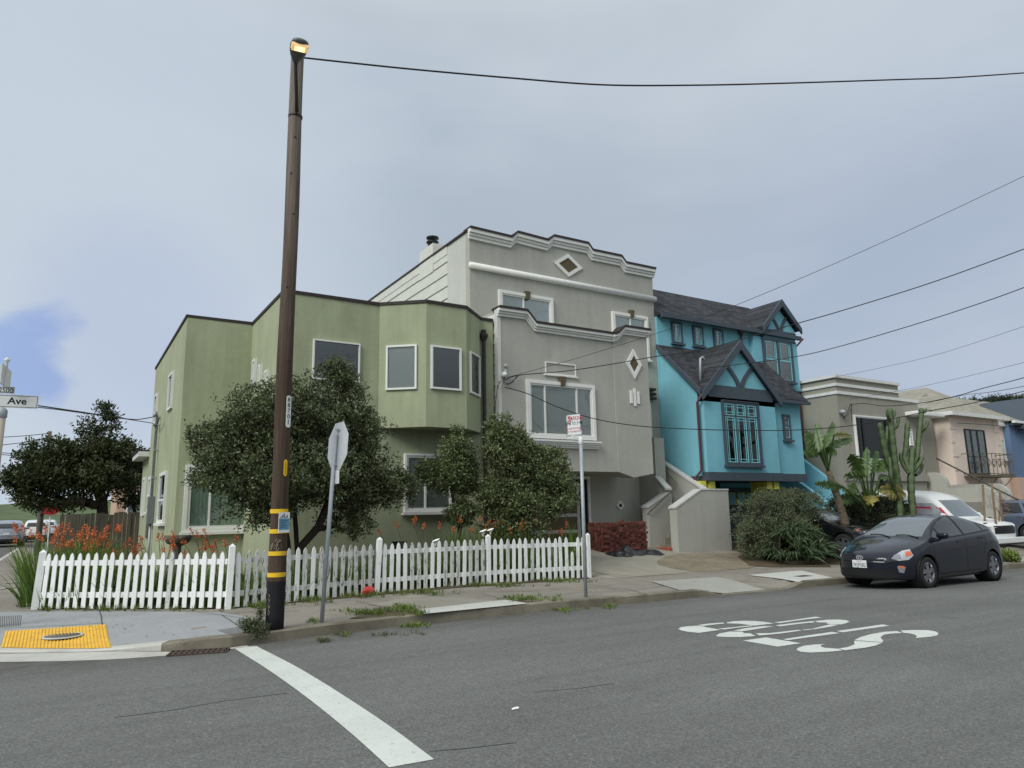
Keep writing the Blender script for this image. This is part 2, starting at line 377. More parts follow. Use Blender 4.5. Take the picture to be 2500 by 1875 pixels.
# bluish thin cloud low on the right, brighter to the left
dr=ray(1800,1000); dr/=np.linalg.norm(dr)
def dotmask(d,a,b,nz=0):
    vm=wn.nodes.new('ShaderNodeVectorMath'); vm.operation='DOT_PRODUCT'; wn.links.new(tc.outputs['Generated'],vm.inputs[0]); vm.inputs[1].default_value=tuple(d)
    x=vm.outputs['Value']
    if nz: x=wmath('ADD',x,wmath('MULTIPLY',wmath('SUBTRACT',wnoise(7,5,(1,1,1.6),.4),.5),nz))
    r=wn.nodes.new('ShaderNodeMapRange'); r.interpolation_type='SMOOTHSTEP'; r.inputs[1].default_value=a; r.inputs[2].default_value=b; wn.links.new(x,r.inputs[0]); return r.outputs[0]
d2=ray(2300,900); d2/=np.linalg.norm(d2)
cl=wmix(wmath('MULTIPLY',dotmask(d2,.9,.995),.35),cl,srgb(160,176,206))
d3=ray(150,600); d3/=np.linalg.norm(d3)
cl=wmix(wmath('MULTIPLY',dotmask(d3,.88,.995),.8),cl,srgb(202,214,226))
d1=ray(55,865); d1/=np.linalg.norm(d1)
cl=wmix(wmath('MULTIPLY',dotmask(d1,.9976,1.0,.010),.62),cl,srgb(122,160,224))
d4=ray(330,820); d4/=np.linalg.norm(d4)
cl=wmix(wmath('MULTIPLY',dotmask(d4,.985,.9995,.01),.25),cl,srgb(150,164,214))
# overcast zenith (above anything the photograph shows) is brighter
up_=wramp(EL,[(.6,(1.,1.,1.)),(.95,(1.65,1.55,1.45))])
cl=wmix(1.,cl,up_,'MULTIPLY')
# unseen sky behind the camera: warmed for light, dark low band added for reflections
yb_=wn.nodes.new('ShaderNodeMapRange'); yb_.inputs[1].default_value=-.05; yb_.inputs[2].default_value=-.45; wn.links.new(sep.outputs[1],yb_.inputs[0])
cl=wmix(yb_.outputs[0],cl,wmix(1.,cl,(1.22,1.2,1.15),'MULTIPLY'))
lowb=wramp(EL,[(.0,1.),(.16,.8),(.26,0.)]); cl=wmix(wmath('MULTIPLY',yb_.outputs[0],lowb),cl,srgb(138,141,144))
cl=wmix(1.,cl,(K,K,K),'MULTIPLY')
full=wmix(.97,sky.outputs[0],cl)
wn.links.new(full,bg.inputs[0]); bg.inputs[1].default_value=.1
sd=bpy.data.lights.new('sun','SUN'); sd.energy=2.4; sd.angle=R_(28); sd.color=(1.,.985,.95)
so=bpy.data.objects.new('sun',sd); COL.objects.link(so)
dv=Vector((math.sin(SUNAZ)*math.cos(SUNEL),math.cos(SUNAZ)*math.cos(SUNEL),math.sin(SUNEL)))
so.rotation_euler=dv.to_track_quat('Z','Y').to_euler()
vs=scn.view_settings; vs.view_transform='Standard'; vs.look='None'; vs.gamma=1; vs.exposure=0.0; vs.use_curve_mapping=False
scn.cycles.max_bounces=6; scn.cycles.transparent_max_bounces=12
# ---------------------------------------------------------------- terrain
def grid_sheet(name,xs,ys,zf,m,poly=None,off=0):
    # axis aligned grid, optionally clipped to the inside of a simple polygon (cells cut exactly for convex pieces)
    V=[];Fc=[];idx={}
    def vid(x,y):
        k=(round(x,4),round(y,4))
        if k not in idx: idx[k]=len(V); V.append((x,y,zf(x,y)+off))
        return idx[k]
    pieces=[None]
    if poly is not None:
        tri=tessellate_polygon([[Vector((a,b,0)) for a,b in poly]]); pieces=[]
        for t in tri:
            P=[poly[i] for i in t]
            A=sum(P[i][0]*P[(i+1)%3][1]-P[(i+1)%3][0]*P[i][1] for i in range(3))
            if abs(A)<1e-9: continue
            pieces.append(P if A>0 else P[::-1])
    def clip(c,P):
        for i in range(len(P)):
            ax,ay=P[i]; bx,by=P[(i+1)%len(P)]; out=[]
            sd=lambda q:(bx-ax)*(q[1]-ay)-(by-ay)*(q[0]-ax)
            for j in range(len(c)):
                p,q=c[j],c[(j+1)%len(c)]; sp,sq=sd(p),sd(q)
                if sp>=0: out.append(p)
                if (sp>0 and sq<0) or (sp<0 and sq>0):
                    t=sp/(sp-sq); out.append((p[0]+(q[0]-p[0])*t,p[1]+(q[1]-p[1])*t))
            c=out
            if len(c)<3: return None
        return c
    for P in pieces:
        if P is not None:
            bx0,bx1=min(p[0] for p in P),max(p[0] for p in P); by0,by1=min(p[1] for p in P),max(p[1] for p in P)
        for i in range(len(xs)-1):
            if P is not None and (xs[i+1]<bx0 or xs[i]>bx1): continue
            for j in range(len(ys)-1):
                if P is not None and (ys[j+1]<by0 or ys[j]>by1): continue
                # split every cell into the same two triangles so that stacked sheets stay parallel
                q=[(xs[i],ys[j]),(xs[i+1],ys[j]),(xs[i+1],ys[j+1]),(xs[i],ys[j+1])]
                for c in ([q[0],q[1],q[2]],[q[0],q[2],q[3]]):
                    if P is not None: c=clip(c,P)
                    if not c: continue
                    f=[]
                    for x,y in c:
                        k=vid(x,y)
                        if k not in f: f.append(k)
                    if len(f)>2: Fc.append(f)
    mb=MB(); mb.v=V; mb.f=[tuple(f) for f in Fc]
    return mb
def lin(a,b,s): return list(np.round(np.arange(a,b+1e-6,s),4))
GX=lin(-6,45,.5); GY=lin(10,48,.5)
GXR=[-2500,-600,-200,-80,-40,-20,-12,-8]+lin(-7,45,1.)+[50,55,60,80,150,600,2500]
GYR=[-2500,-600,-150,-60,-25,-12,-6,-3]+lin(-2,6,1.)+[6.5,6.8]+lin(7,12,.5)+[14,18,25,35,50,80,140,300,900,3000]
g=grid_sheet('ground',GXR,GYR,zroad,None); tag(g.build('road',M['asphalt'],None),kind='structure')
kerb=[(60,10.35),(24,10.35),(8,10.33),(4.9,10.45),(3.3,10.35),(2.45,10.22),(1.95,10.16),(1.4,10.28),(.72,10.86),(.1,11.22),(-.6,11.62),(-1.3,12.5),(-1.8,13.8),(-2.05,16),(-2.15,22),(-2.15,48)]
wpoly=kerb+[(60,48)]
GXW=sorted(set(lin(-3,46,.5)+[50,60])); GYW=lin(10,20,.5)+[22,25,30,36,42,48]
g=grid_sheet('w',GXW,GYW,zwalk,None,wpoly); g.build('sidewalk',M['walk'],None); tag(bpy.data.objects['sidewalk'],kind='structure')
# far block behind (ground cover beyond the houses)
# kerb stone: a real step with a slightly worn top
kb=MB()
def resample(pl,step):
    out=[]
    for a,b in zip(pl[:-1],pl[1:]):
        n=max(1,int(math.dist(a,b)/step))
        for i in range(n): out.append((a[0]+(b[0]-a[0])*i/n,a[1]+(b[1]-a[1])*i/n))
    out.append(pl[-1]); return out
kp=[p for p in resample(kerb,.25)]
def offp(pl,d):
    o=[]
    for i,p in enumerate(pl):
        a=pl[max(i-1,0)]; b=pl[min(i+1,len(pl)-1)]; tx,ty=b[0]-a[0],b[1]-a[1]; L=math.hypot(tx,ty) or 1
        o.append((p[0]-ty/L*d,p[1]+tx/L*d))
    return o
ko=offp(kp,.012); ki=offp(kp,-.15)
NK=next(i for i,p in enumerate(kp) if p[0]<1.25)
for nm_,mt_,sl_ in (('kerb','kerb',slice(0,NK+1)),('ramp_kerb','gutter',slice(NK,None))):
  kb=MB(); vs_=[];fs_=[]; k1,k2,k3=kp[sl_],ko[sl_],ki[sl_]
  for i,(p,o,q) in enumerate(zip(k1,k2,k3)):
      zt=zwalk(*p)+.008; jit=.006*math.sin(p[0]*9)+.004*math.sin(p[0]*23)
      vs_+=[(o[0],o[1]+jit,zroad(*p)-.05),(o[0],o[1]+jit,zt-.018),(p[0],p[1]+.012,zt),(q[0],q[1],zwalk(*q)+.008),(q[0],q[1],zwalk(*q)-.1)]
  for i in range(len(k1)-1):
    for k in range(4): a=i*5+k; fs_.append((a,a+1,a+6,a+5))
  tag(kb.add(vs_,fs_).build(nm_,M[mt_],None),kind='structure')
def sheet_px(px,m,name,off=.004,f=zwalk,kind='structure',step=.5,poly=None):
    P=poly or [tuple(gS(u,v,f)[:2]) for u,v in px]
    if f is zwalk and not poly: P=[(a,max(b,10.375 if m in (M['slabw'],M['slab']) else 10.51)) if a>2.2 else (a,b) for a,b in P]; off=.014 if m in (M['slabw'],M['slab']) else off
    xs=GXW if f is zwalk else GXR; ys=GYW if f is zwalk else GYR
    g=grid_sheet('s',xs,ys,f,None,P,off); o=g.build(name,m,None); 
    if kind: tag(o,kind=kind)
    return o
# gutter pan by the corner ramp
pan=[(2.15,10.17),(1.95,10.12),(1.4,10.2),(.72,10.78),(.1,11.15),(-.6,11.55),(-1.3,12.4),(-2.1,13.9),(-2.5,13.7),(-1.75,12.0),(-.95,11.2),(-.54,10.92),(.1,10.5),(.72,10.18),(1.2,10.02),(1.9,9.98),(2.15,10.0)]
sheet_px(None,M['gutter'],'gutter',f=zroad,poly=pan)
# corner ramp slab, panels, patches
corner=[(-1.9,14.1),(-1.25,12.65),(-.6,11.75),(.1,11.36),(.74,11.0),(1.42,10.42),(1.95,10.3),(2.38,10.36),(2.6,10.6),(2.5,12.0),(2.25,12.75),(.9,14.0),(-.6,15.2),(-2.0,16.3)]
sheet_px(None,M['ramp'],'corner_ramp',poly=corner)
sheet_px([(1027,1489),(1235,1466),(1332,1483),(1060,1508)],M['slabw'],'pavement_slab',.006)
sheet_px([(1590,1421),(1745,1410),(1888,1443),(1765,1455)],M['slab'],'pavement_slab',.006)
sheet_px([(1824,1405),(1955,1394),(2060,1414),(1968,1424)],M['slabw'],'pavement_slab',.006)
sheet_px([(905,1478),(1010,1452),(1230,1468),(1090,1492)],M['drive'],'pavement_slab',.004)
sheet_px([(2110,1385),(2400,1362),(2500,1358),(2500,1372),(2170,1398)],M['slab'],'pavement_slab',.006)
# driveway of the grey house, aggregate patch
sheet_px(None,M['drive'],'driveway',poly=[(10.85,13.3),(10.85,18.5),(16.2,18.5),(16.1,15.6),(14.6,13.4)])
agg=[tuple(gS(u,v)[:2]) for u,v in ((1604,1370),(1622,1360),(1660,1352),(1700,1352),(1790,1351),(1900,1366),(1830,1388),(1700,1397),(1640,1388),(1606,1378))]
sheet_px(None,M['gravel'],'gravel_patch',.009,poly=agg)
sheet_px(None,M['soil'],'garden_soil',.012,poly=[(-.3,15.3),(2.44,13.15),(10.5,13.75),(10.5,17.05),(4.2,17.05),(4.1,20.5),(2.4,20.5),(2.3,30.8),(.0,30.8),(-.4,20)])
sheet_px(None,M['soil'],'garden_soil',.012,poly=[(18.2,13.4),(19.0,13.1),(25.0,12.6),(25.0,17.0),(23.2,18.4),(18.2,17)])
sheet_px([(1800,1360),(1830,1382),(2030,1385),(2000,1340),(1850,1335)],M['soil'],'garden_soil',.014)
sheet_px([(520,1484),(560,1486),(905,1450),(1200,1430),(1440,1413),(1436,1405),(905,1432),(560,1470)],M['soil'],'soil_strip',.014)
for px in ([(850,1512),(925,1490),(1000,1488),(1030,1500),(960,1520)],[(1230,1466),(1330,1470),(1410,1475),(1330,1484),(1240,1478)]):
    sheet_px(px,M['soil'],'soil_strip',.009)
# joints and cracks
def joint(px,wd=.012,f=zwalk,m=None,off=.011):
    P=[gS(u,v,f) for u,v in px]; P=[(p[0],p[1]) for p in P]; P=resample(P,.15)
    P=[(x+rng.normal()*.006,y+rng.normal()*.006) for x,y in P]
    a=offp(P,wd/2); b=offp(P,-wd/2); mb=MB(); n=len(P)
    mb.add([(x,y,f(x,y)+off) for x,y in a+b],[(i,i+1,n+i+1,n+i) for i in range(n-1)])
    return mb
jm=MB()
for px in ([(242,1490),(252,1530)],[(455,1492),(520,1500),(600,1512)],[(540,1502),(575,1525),(612,1552)],[(0,1535),(180,1527),(260,1522)],[(870,1468),(960,1490),(1035,1503)],[(1436,1393),(1530,1412),(1600,1424)],[(1436,1428),(1520,1436),(1580,1452)],[(1190,1497),(1260,1470),(1180,1452)],[(1437,1402),(1560,1408),(1690,1396)],[(1250,1470),(1400,1450),(1570,1440),(1700,1420)],[(800,1452),(900,1462),(1010,1462),(1190,1440),(1300,1425),(1430,1418)],[(1820,1395),(1900,1402),(1980,1410)],[(560,1497),(640,1492),(760,1480),(880,1460)]):
    j=joint(px); jm.add(j.v,j.f)
jm.build('pavement_joints',M['crack'],None); tag(bpy.data.objects['pavement_joints'],kind='structure')
# tar seams on the road
sm=MB()
for px,wd in (([(280,1752),(360,1742),(430,1732),(545,1712),(700,1693)],.016),([(1300,1690),(1420,1680),(1500,1668)],.012),([(1050,1834),(1150,1826),(1260,1812)],.02)):
    j=joint(px,wd,zroad,off=.004); sm.add(j.v,j.f)
M['seam']=mk('tar_seam',srgb(97,98,96),.9,.2,30)
tag(sm.build('road_seams',M['seam'],None),kind='structure')
# stop line and lettering
s=1.1302
def smoothpl(P,k=6):
    P=[np.array(p,float) for p in P]; P=[2*P[0]-P[1]]+P+[2*P[-1]-P[-2]]; o=[]
    for i in range(1,len(P)-2):
        for j in range(k):
            t=j/k; o.append(tuple(.5*((2*P[i])+(-P[i-1]+P[i+1])*t+(2*P[i-1]-5*P[i]+4*P[i+1]-P[i+2])*t*t+(-P[i-1]+3*P[i]-3*P[i+1]+P[i+2])*t**3)))
    return o+[tuple(P[-2])]
L=smoothpl([(571,1583),(661,1640),(760,1712),(858,1792),(950,1875)]); Rr=smoothpl([(626,1578),(730,1632),(836,1697),(950,1773),(1060,1855)])[::-1]; s=1.0
sheet_px([(a*s,b*s) for a,b in L+Rr],M['white_line'],'stop_line',.004,zroad)
LET={'P':[[(115,178),(130,165),(175,158),(250,153),(310,158),(330,165),(440,185),(268,208),(190,200),(140,190)],[(255,150),(330,138),(455,128),(475,135),(400,143),(310,154)],[(485,128),(540,118),(620,114),(700,116),(770,122),(850,135),(700,153),(640,145),(590,138),(490,134)],[(415,177),(560,162),(670,150),(690,156),(560,170),(470,182)],[(850,127),(1000,108),(1170,83),(1220,90),(1100,103),(900,132)]],
'O':[[(1165,117),(1270,106),(1350,105),(1410,110),(1435,120),(1410,133),(1370,143),(1280,140),(1255,135),(1265,128),(1190,127)],[(860,150),(1000,132),(1150,117),(1170,126),(1050,138),(900,158)],[(540,190),(640,170),(780,155),(850,158),(760,172),(650,190),(610,195)],[(403,230),(430,213),(510,198),(600,197.5),(620,203),(610,210),(670,212),(710,232),(600,240),(480,240),(420,236)],[(710,212),(820,210),(1040,184),(1065,190),(900,214),(740,228)],[(1065,184),(1150,176),(1260,148),(1280,142.5),(1350,144.5),(1300,158),(1180,178),(1090,188)]],
'T':[[(612,268),(790,243),(1060,288),(880,314)],[(920,257),(1300,200),(1360,210),(960,265)],[(1335,194),(1690,143),(1745,152),(1380,204)]],
'S':[[(1025,340),(1035,325),(1080,308),(1160,298),(1250,294),(1215,303),(1215,312),(1240,323),(1340,330),(1380,345),(1250,355),(1130,360),(1060,354)],[(1345,330),(1420,318),(1460,303),(1475,293),(1468,275),(1475,270),(1690,283),(1640,305),(1560,322),(1400,343)],[(1470,265),(1520,240),(1600,218),(1700,200),(1800,194),(1845,209),(1760,213),(1700,222),(1675,240),(1680,255),(1695,265),(1690,280)],[(1830,190),(1920,186),(2040,187),(2100,198),(2122,212),(2110,228),(2060,238),(1945,248),(1955,235),(1940,222),(1900,212),(1850,208)]]}
sl=MB()
for k,pcs in LET.items():
    for pc in pcs:
        P=[tuple(gS(1620+a*.3165,1480+b*.3165,zroad)[:2]) for a,b in pc]
        g=grid_sheet('s',GXR,GYR,zroad,None,P,.004); sl.add(g.v,g.f)
tag(sl.build('stop_lettering',M['white_line'],None),kind='structure')
# parking lines far up the side pavement
for px in ([(0,1437),(85,1428),(85,1430),(0,1440)],[(10,1424),(75,1416),(75,1418),(10,1426)]):
    sheet_px(px,M['slab'],'pavement_line',.006)
# tactile pad with a round cover
pad=[tuple(gS(u,v)[:2]) for u,v in ((2,1583),(272,1583),(258,1527),(13,1544))]
pe=empty('tactile_pad',(pad[0][0],pad[0][1],0),0,'yellow ribbed tactile warning pad set in the corner kerb ramp','tactile pad')
g=grid_sheet('s',lin(-2,2,.25),lin(10,14,.25),zwalk,None,pad,.014); o=g.build('pad',M['yellow_pad'],None); 
def par(o,p):
    # keep world placement while parenting to an unrotated empty at p.location
    o.parent=p; o.matrix_parent_inverse=Matrix.Translation(-p.location); return o
par(o,pe)
mb=MB()
a,b,c,d=[np.array(p) for p in pad]
n=30
for i in range(n):
    t0=(i+.25)/n; t1=(i+.62)/n
    q=[a+(b-a)*t0,a+(b-a)*t1,d+(c-d)*t1,d+(c-d)*t0]
    m_=8
    for k in range(m_):
        r0,r1=k/m_+.01,(k+1)/m_-.0
        P=[q[0]+(q[3]-q[0])*r0,q[1]+(q[2]-q[1])*r0,q[1]+(q[2]-q[1])*r1,q[0]+(q[3]-q[0])*r1]
        vs_=[(p[0],p[1],zwalk(*p)+.012) for p in P]; C=sum(P)/4
        vs2=[(p[0]*.85+C[0]*.15 if True else 0,p[1],zwalk(*p)+.024) for p in P]
        mb.add(vs_+vs2,[(4,5,6,7),(0,1,5,4),(1,2,6,5),(2,3,7,6),(3,0,4,7)])
par(mb.build('ribs',M['yellow_pad'],None),pe)
c0=gS(153,1557); cv=MB(); rz=[]
cov=empty('manhole_cover',(c0[0],c0[1],zwalk(c0[0],c0[1])+.02),0,'small round grey cover set in the yellow tactile pad','manhole cover')
MB().lathe([(0,.012),(.21,.012),(.215,.0)],32).build('lid',M['stone'],cov,True)
MB().lathe([(.22,0),(.22,.014),(.245,.014),(.25,.0)],32).build('ring',M['slabw'],cov,True)
# grooved strips at the ramp sides
gm=MB()
for P in ([(530,1540),(600,1528),(640,1545),(575,1556)],[(0,1505),(55,1503),(52,1530),(0,1532)]):
    P=[np.array(gS(u,v)[:2]) for u,v in P]
    for i in range(12):
        t0,t1=(i+.2)/12,(i+.45)/12
        q=[P[0]+(P[1]-P[0])*t0,P[0]+(P[1]-P[0])*t1,P[3]+(P[2]-P[3])*t1,P[3]+(P[2]-P[3])*t0]
        gm.add([(p[0],p[1],zwalk(*p)+.009) for p in q],[(0,1,2,3)])
tag(gm.build('ramp_grooves',M['crack'],None),kind='structure')
# storm drain grate in the gutter
ga=gS(405,1604,zroad); gb=gS(552,1594,zroad); gd=np.array([gb[0]-ga[0],gb[1]-ga[1]]); L_=np.hypot(*gd); gd/=L_; gn=np.array([-gd[1],gd[0]])
dr_=empty('storm_drain',(ga[0],ga[1],zroad(ga[0],ga[1])+.004),math.atan2(gd[1],gd[0]),'rusty iron storm drain grate in the gutter below the corner kerb','storm drain')
W_=.30
mb=MB(); mb.box(0,L_,-.0,.03,0,.02); mb.box(0,L_,W_-.03,W_,0,.02); mb.box(0,L_,W_/2-.012,W_/2+.012,0,.019)
for i in range(12): mb.box(max(0,L_*i/11-.016),min(L_,L_*i/11+.016),0.03,W_-.03,0,.018)
mb.build('grate',M['iron'],dr_)
MB().box(.01,L_-.01,.01,W_-.01,-.01,.004).build('pit',M['dark'],dr_)
# small square cover on the pavement near the parked car
p0=gS(1960,1408); e=empty('utility_cover',(p0[0],p0[1],zwalk(p0[0],p0[1])+.006),0,'small dark rectangular cover in the white slab left of the dark hatchback','utility cover')
MB().box(-.22,.22,-.12,.12,0,.012).build('lid',M['iron'],e)
# litter
p0=gS(1258,1733,zroad); mb=MB(); mb.add([(p0[0]-.035,p0[1]-.01,.0),(p0[0]+.035,p0[1]-.005,.0),(p0[0]+.04,p0[1]+.02,.008),(p0[0]+.0,p0[1]+.012,.01),(p0[0]-.03,p0[1]+.01,.004)],[(0,1,2,3,4)])
o=mb.build('paper_scrap',M['paper'],None); o.location.z=zroad(p0[0],p0[1])+.008; tag(o,'white scrap of paper lying on the asphalt right of the stop line','litter')
# hill across the far end of the side street
xs=np.linspace(-160,200,120); ys=np.linspace(110,420,60); V=[];Fc=[]
for j,y in enumerate(ys):
    for i,x in enumerate(xs):
        t=smooth((y-110)/190); h=8.2*t*(.72+.28*math.sin(x*.021+1.0))+ .9*t*math.sin(x*.11+y*.05)+.35*math.sin(x*.4+y*.23)*t+rng.normal()*.12*t
        if x<-28: h*=max(.35,1+(x+28)*.01)
        V.append((x,y,h-.9))
nx=len(xs)
for j in range(len(ys)-1):
    for i in range(nx-1): a=j*nx+i; Fc.append((a,a+1,a+1+nx,a+nx))
M['hill']=mk('hill_scrub',srgb(78,92,56),.95,.35,.12,.6,1.5)
tag(npmesh('hill',V,Fc,M['hill'],None,True),kind='structure')
# ---------------------------------------------------------------- houses
class Fr:
    def __init__(s,o,r,n): s.o=np.array(o,float); s.r=np.array(r,float)/np.linalg.norm(r); s.n=np.array(n,float)/np.linalg.norm(n)
    def __call__(s,a,b,c=0): return tuple(s.o+s.r*a+np.array([0,0,1.])*b+s.n*c)
    def pix(s,u,v):
        d=ray(u,v); c=np.array([0,0,CAMZ]); t=((s.o-c)@s.n)/(d@s.n); p=c+d*t
        return float((p-s.o)@s.r),float(p[2])
def front(y): return Fr((0,y,0),(1,0,0),(0,-1,0))
def side(x): return Fr((x,0,0),(0,1,0),(-1,0,0))
def seg(p,q):
    r=np.array([q[0]-p[0],q[1]-p[1],0.]); r/=np.linalg.norm(r); n=np.array([r[1],-r[0],0]); return Fr((p[0],p[1],0),r,n)
def rectpx(fr,lt,rb):
    a0,z1=fr.pix(*lt); a1,z0=fr.pix(*rb)
    return min(a0,a1),max(a0,a1),min(z0,z1),max(z0,z1)
def ringbox(mb,fr,a0,a1,z0,z1,w,c0,c1):
    mb.box(a0,a1,z0,z0+w,c0,c1,fr); mb.box(a0,a1,z1-w,z1,c0,c1,fr)
    mb.box(a0,a0+w,z0+w,z1-w,c0,c1,fr); mb.box(a1-w,a1,z0+w,z1-w,c0,c1,fr)
def window(root,fr,R,fw=.07,mull=(),hm=(),frame='white',blind='blind',sill=True,glass='glass',mw=.05,outer=0,dp=.07,label=None,name='window',vblind=False,muntin=None,lite=None):
    a0,a1,z0,z1=R; mb=MB()
    ringbox(mb,fr,a0,a1,z0,z1,fw,.0,dp)
    if outer: ringbox(mb,fr,a0-outer,a1+outer,z0-outer,z1+outer,outer,.0,dp+.025)
    for m in mull:
        a=a0+(a1-a0)*m; mb.box(a-mw/2,a+mw/2,z0+fw,z1-fw,.0,dp-.012,fr)
    for m in hm:
        z=z0+(z1-z0)*m; mb.box(a0+fw,a1-fw,z-mw/2,z+mw/2,.0,dp-.015,fr)
    w=mb.build(name,M[frame],root)
    if label: w['label']=label
    if muntin:
        # pale inner bars of each light: list of (a0,a1,z0,z1) fractions
        mm=MB(); t,mat,cells=muntin
        for (f0,f1,g0,g1,st) in cells:
            A0,A1=a0+(a1-a0)*f0,a0+(a1-a0)*f1; B0,B1=z0+(z1-z0)*g0,z0+(z1-z0)*g1
            ringbox(mm,fr,A0,A1,B0,B1,t*1.5,.02,.05)
            if st:
                sa=min(.3*(A1-A0),.11); sb=sa
                for q in (A0+sa,A1-sa): mm.box(q-t/2,q+t/2,B0+t*1.5,B1-t*1.5,.032,.045,fr)
                for q in (B0+sb,B1-sb): mm.box(A0+t*1.5,A1-t*1.5,q-t/2,q+t/2,.031,.044,fr)
        mm.build('muntins',M[mat],w)
    MB().box(a0+fw*.5,a1-fw*.5,z0+fw*.5,z1-fw*.5,.022,.028,fr).build('pane',M[glass],w)
    if vblind:
        bb=MB(); n=int((a1-a0)/.09); 
        for i in range(n):
            q=a0+(a1-a0)*(i+.5)/n; h=.5*(a1-a0)/n
            bb.add([fr(q-h,z0,.006),fr(q+h*1.1,z0,.0195),fr(q+h*1.1,z1,.0195),fr(q-h,z1,.006)],[(0,1,2,3)])
        bb.build('blind',M[blind],w)
    else:
        MB().box(a0+fw*.3,a1-fw*.3,z0+fw*.3,z1-fw*.3,.003,.012,fr).build('curtain',M[blind],w)
    if sill:
        o=outer; MB().box(a0-.05-o,a1+.05+o,z0-.07-o,z0-.002-o,.0,dp+.07,fr).build('sill',M[frame],w)
    return w
def root(name,x,y,z,label,cat):
    org(x,y,z); return empty(name,(x,y,z),0,label,cat)
# ---- green corner house
H=root('corner_house',2.41,17.1,.15,'pale green stucco corner house with flat dark coped roof and upper angled bay','house')
ZG=7.06
P0=[(2.41,20.6),(4.13,20.6),(4.13,17.1),(10.02,17.1),(10.02,28.75),(2.41,28.75)]
MB().prism(P0,-.1,ZG).build('wall',M['green'],H)
A_=(6.58,17.1);B_=(7.55,16.28);C_=(8.72,16.28);D_=(9.62,17.1)
zb=gy(1033,1041,16.28)[2]
bay=MB().prism([(6.582,17.09),B_,C_,(9.618,17.09)],zb,ZG).build('bay',M['green'],H)
# sloping plinth under the bay
cp=MB()
per=[(2.41,28.75),(2.41,20.6),(4.13,20.6),(4.13,17.1),A_,B_,C_,D_,(10.02,17.1)]
def strip(mb,per,z0,z1,out,inn):
    o=offp(per,-out) ; i_=offp(per,inn)
    n=len(per)
    for k in range(n-1):
        a,b,c,d=o[k],o[k+1],i_[k+1],i_[k]
        mb.add([(*a,z0),(*b,z0),(*c,z0),(*d,z0),(*a,z1),(*b,z1),(*c,z1),(*d,z1)],[(0,3,2,1),(4,5,6,7),(0,1,5,4),(1,2,6,5),(2,3,7,6),(3,0,4,7)])
    return mb
strip(cp,per,ZG-.01,ZG+.07,.035,.14).build('roof_coping',M['coping'],H)
MB().prism([(2.6,28.6),(2.6,20.8),(4.3,20.8),(4.3,17.3),(9.9,17.3),(9.9,28.6)],ZG-.3,ZG-.02).build('roof',M['roof_flat'],H)
f=front(20.6)
window(H,f,rectpx(f,(462,1143),(611,1287)),.07,(.335,),(),'white','blindg',True,outer=.09,vblind=True,label='wide white window with pale green vertical blinds')
f=front(17.1)
R=rectpx(f,(764,828),(876,935)); window(H,f,R,.035,(),(),'white','room',False,label='large dark upstairs window behind the tree top')
R=rectpx(f,(990,1112),(1100,1244)); window(H,f,R,.055,(.42,),(),'white','blind',True,outer=.05,label='ground floor slider with horizontal blinds')
for (p,q,lt,rb) in ((A_,B_,(944,845),(1018,950)),(B_,C_,(1051,842.5),(1125,955)),(C_,D_,(1144,860),(1164,970))):
    f=seg(p,q); a0,z1=f.pix(*lt); a1,z0=f.pix(*rb); L_=math.dist(p,q)
    z1=f.pix(*lt)[1]
    if p is C_: a0,a1=.2,L_-.22; z0,z1=zs
    else: zs=(z0,z1)
    window(H,f,(a0,a1,zs[0],zs[1]),.05,(),(),'white','blind' if p is A_ else 'room',False,outer=.0,dp=.06)
f=side(2.41)
def sidewin(tr,bl,**k):
    a0,z1=f.pix(*tr); a1,z0=f.pix(*bl); 
    return (min(a0,a1),max(a0,a1),z0,z1)
window(H,f,sidewin((427,905),(411.5,1006)),.07,(),(),'white','blind',False)
window(H,f,sidewin((388,959),(376.5,1040)),.07,(),(),'white','blind',False)
window(H,f,sidewin((411,1149),(387,1277)),.1,(),(.45,),'white','room',True)
window(H,f,sidewin((373.5,1162),(361.5,1250)),.1,(),(.45,),'white','blind',True)
a0,z1=f.pix(368,1252); a1,z0=f.pix(358,1313)
MB().box(min(a0,a1),max(a0,a1),z0,z1,0,.05,f).build('vent_panel',M['board'],H)
f=side(4.13)
for tr,bl in (((628,875),(619.5,932)),((641,889),(634.5,935)),((657.5,902),(650,936))):
    a0,z1=f.pix(*tr); a1,z0=f.pix(*bl); window(H,f,(min(a0,a1),max(a0,a1),z0-.15,z1),.06,(),(),'white','blind',False)
# annex at the back with a pale eave
MB().prism([(2.41,28.75),(6,28.75),(6,31.2),(2.41,31.2)],-.1,3.9).build('annex_wall',M['green'],H)
f=side(2.41)
z1=f.pix(340,1122)[1]
MB().box(2.05,6.1,28.8,31.5,3.86,4.04).build('annex_eave',M['white_old'],H); MB().box(2.0,6.1,28.8,31.55,4.04,4.1).build('annex_roof',M['coping'],H)
window(H,f,(29.25,29.95,1.75,3.15),.09,(),(),'white','blind',False)
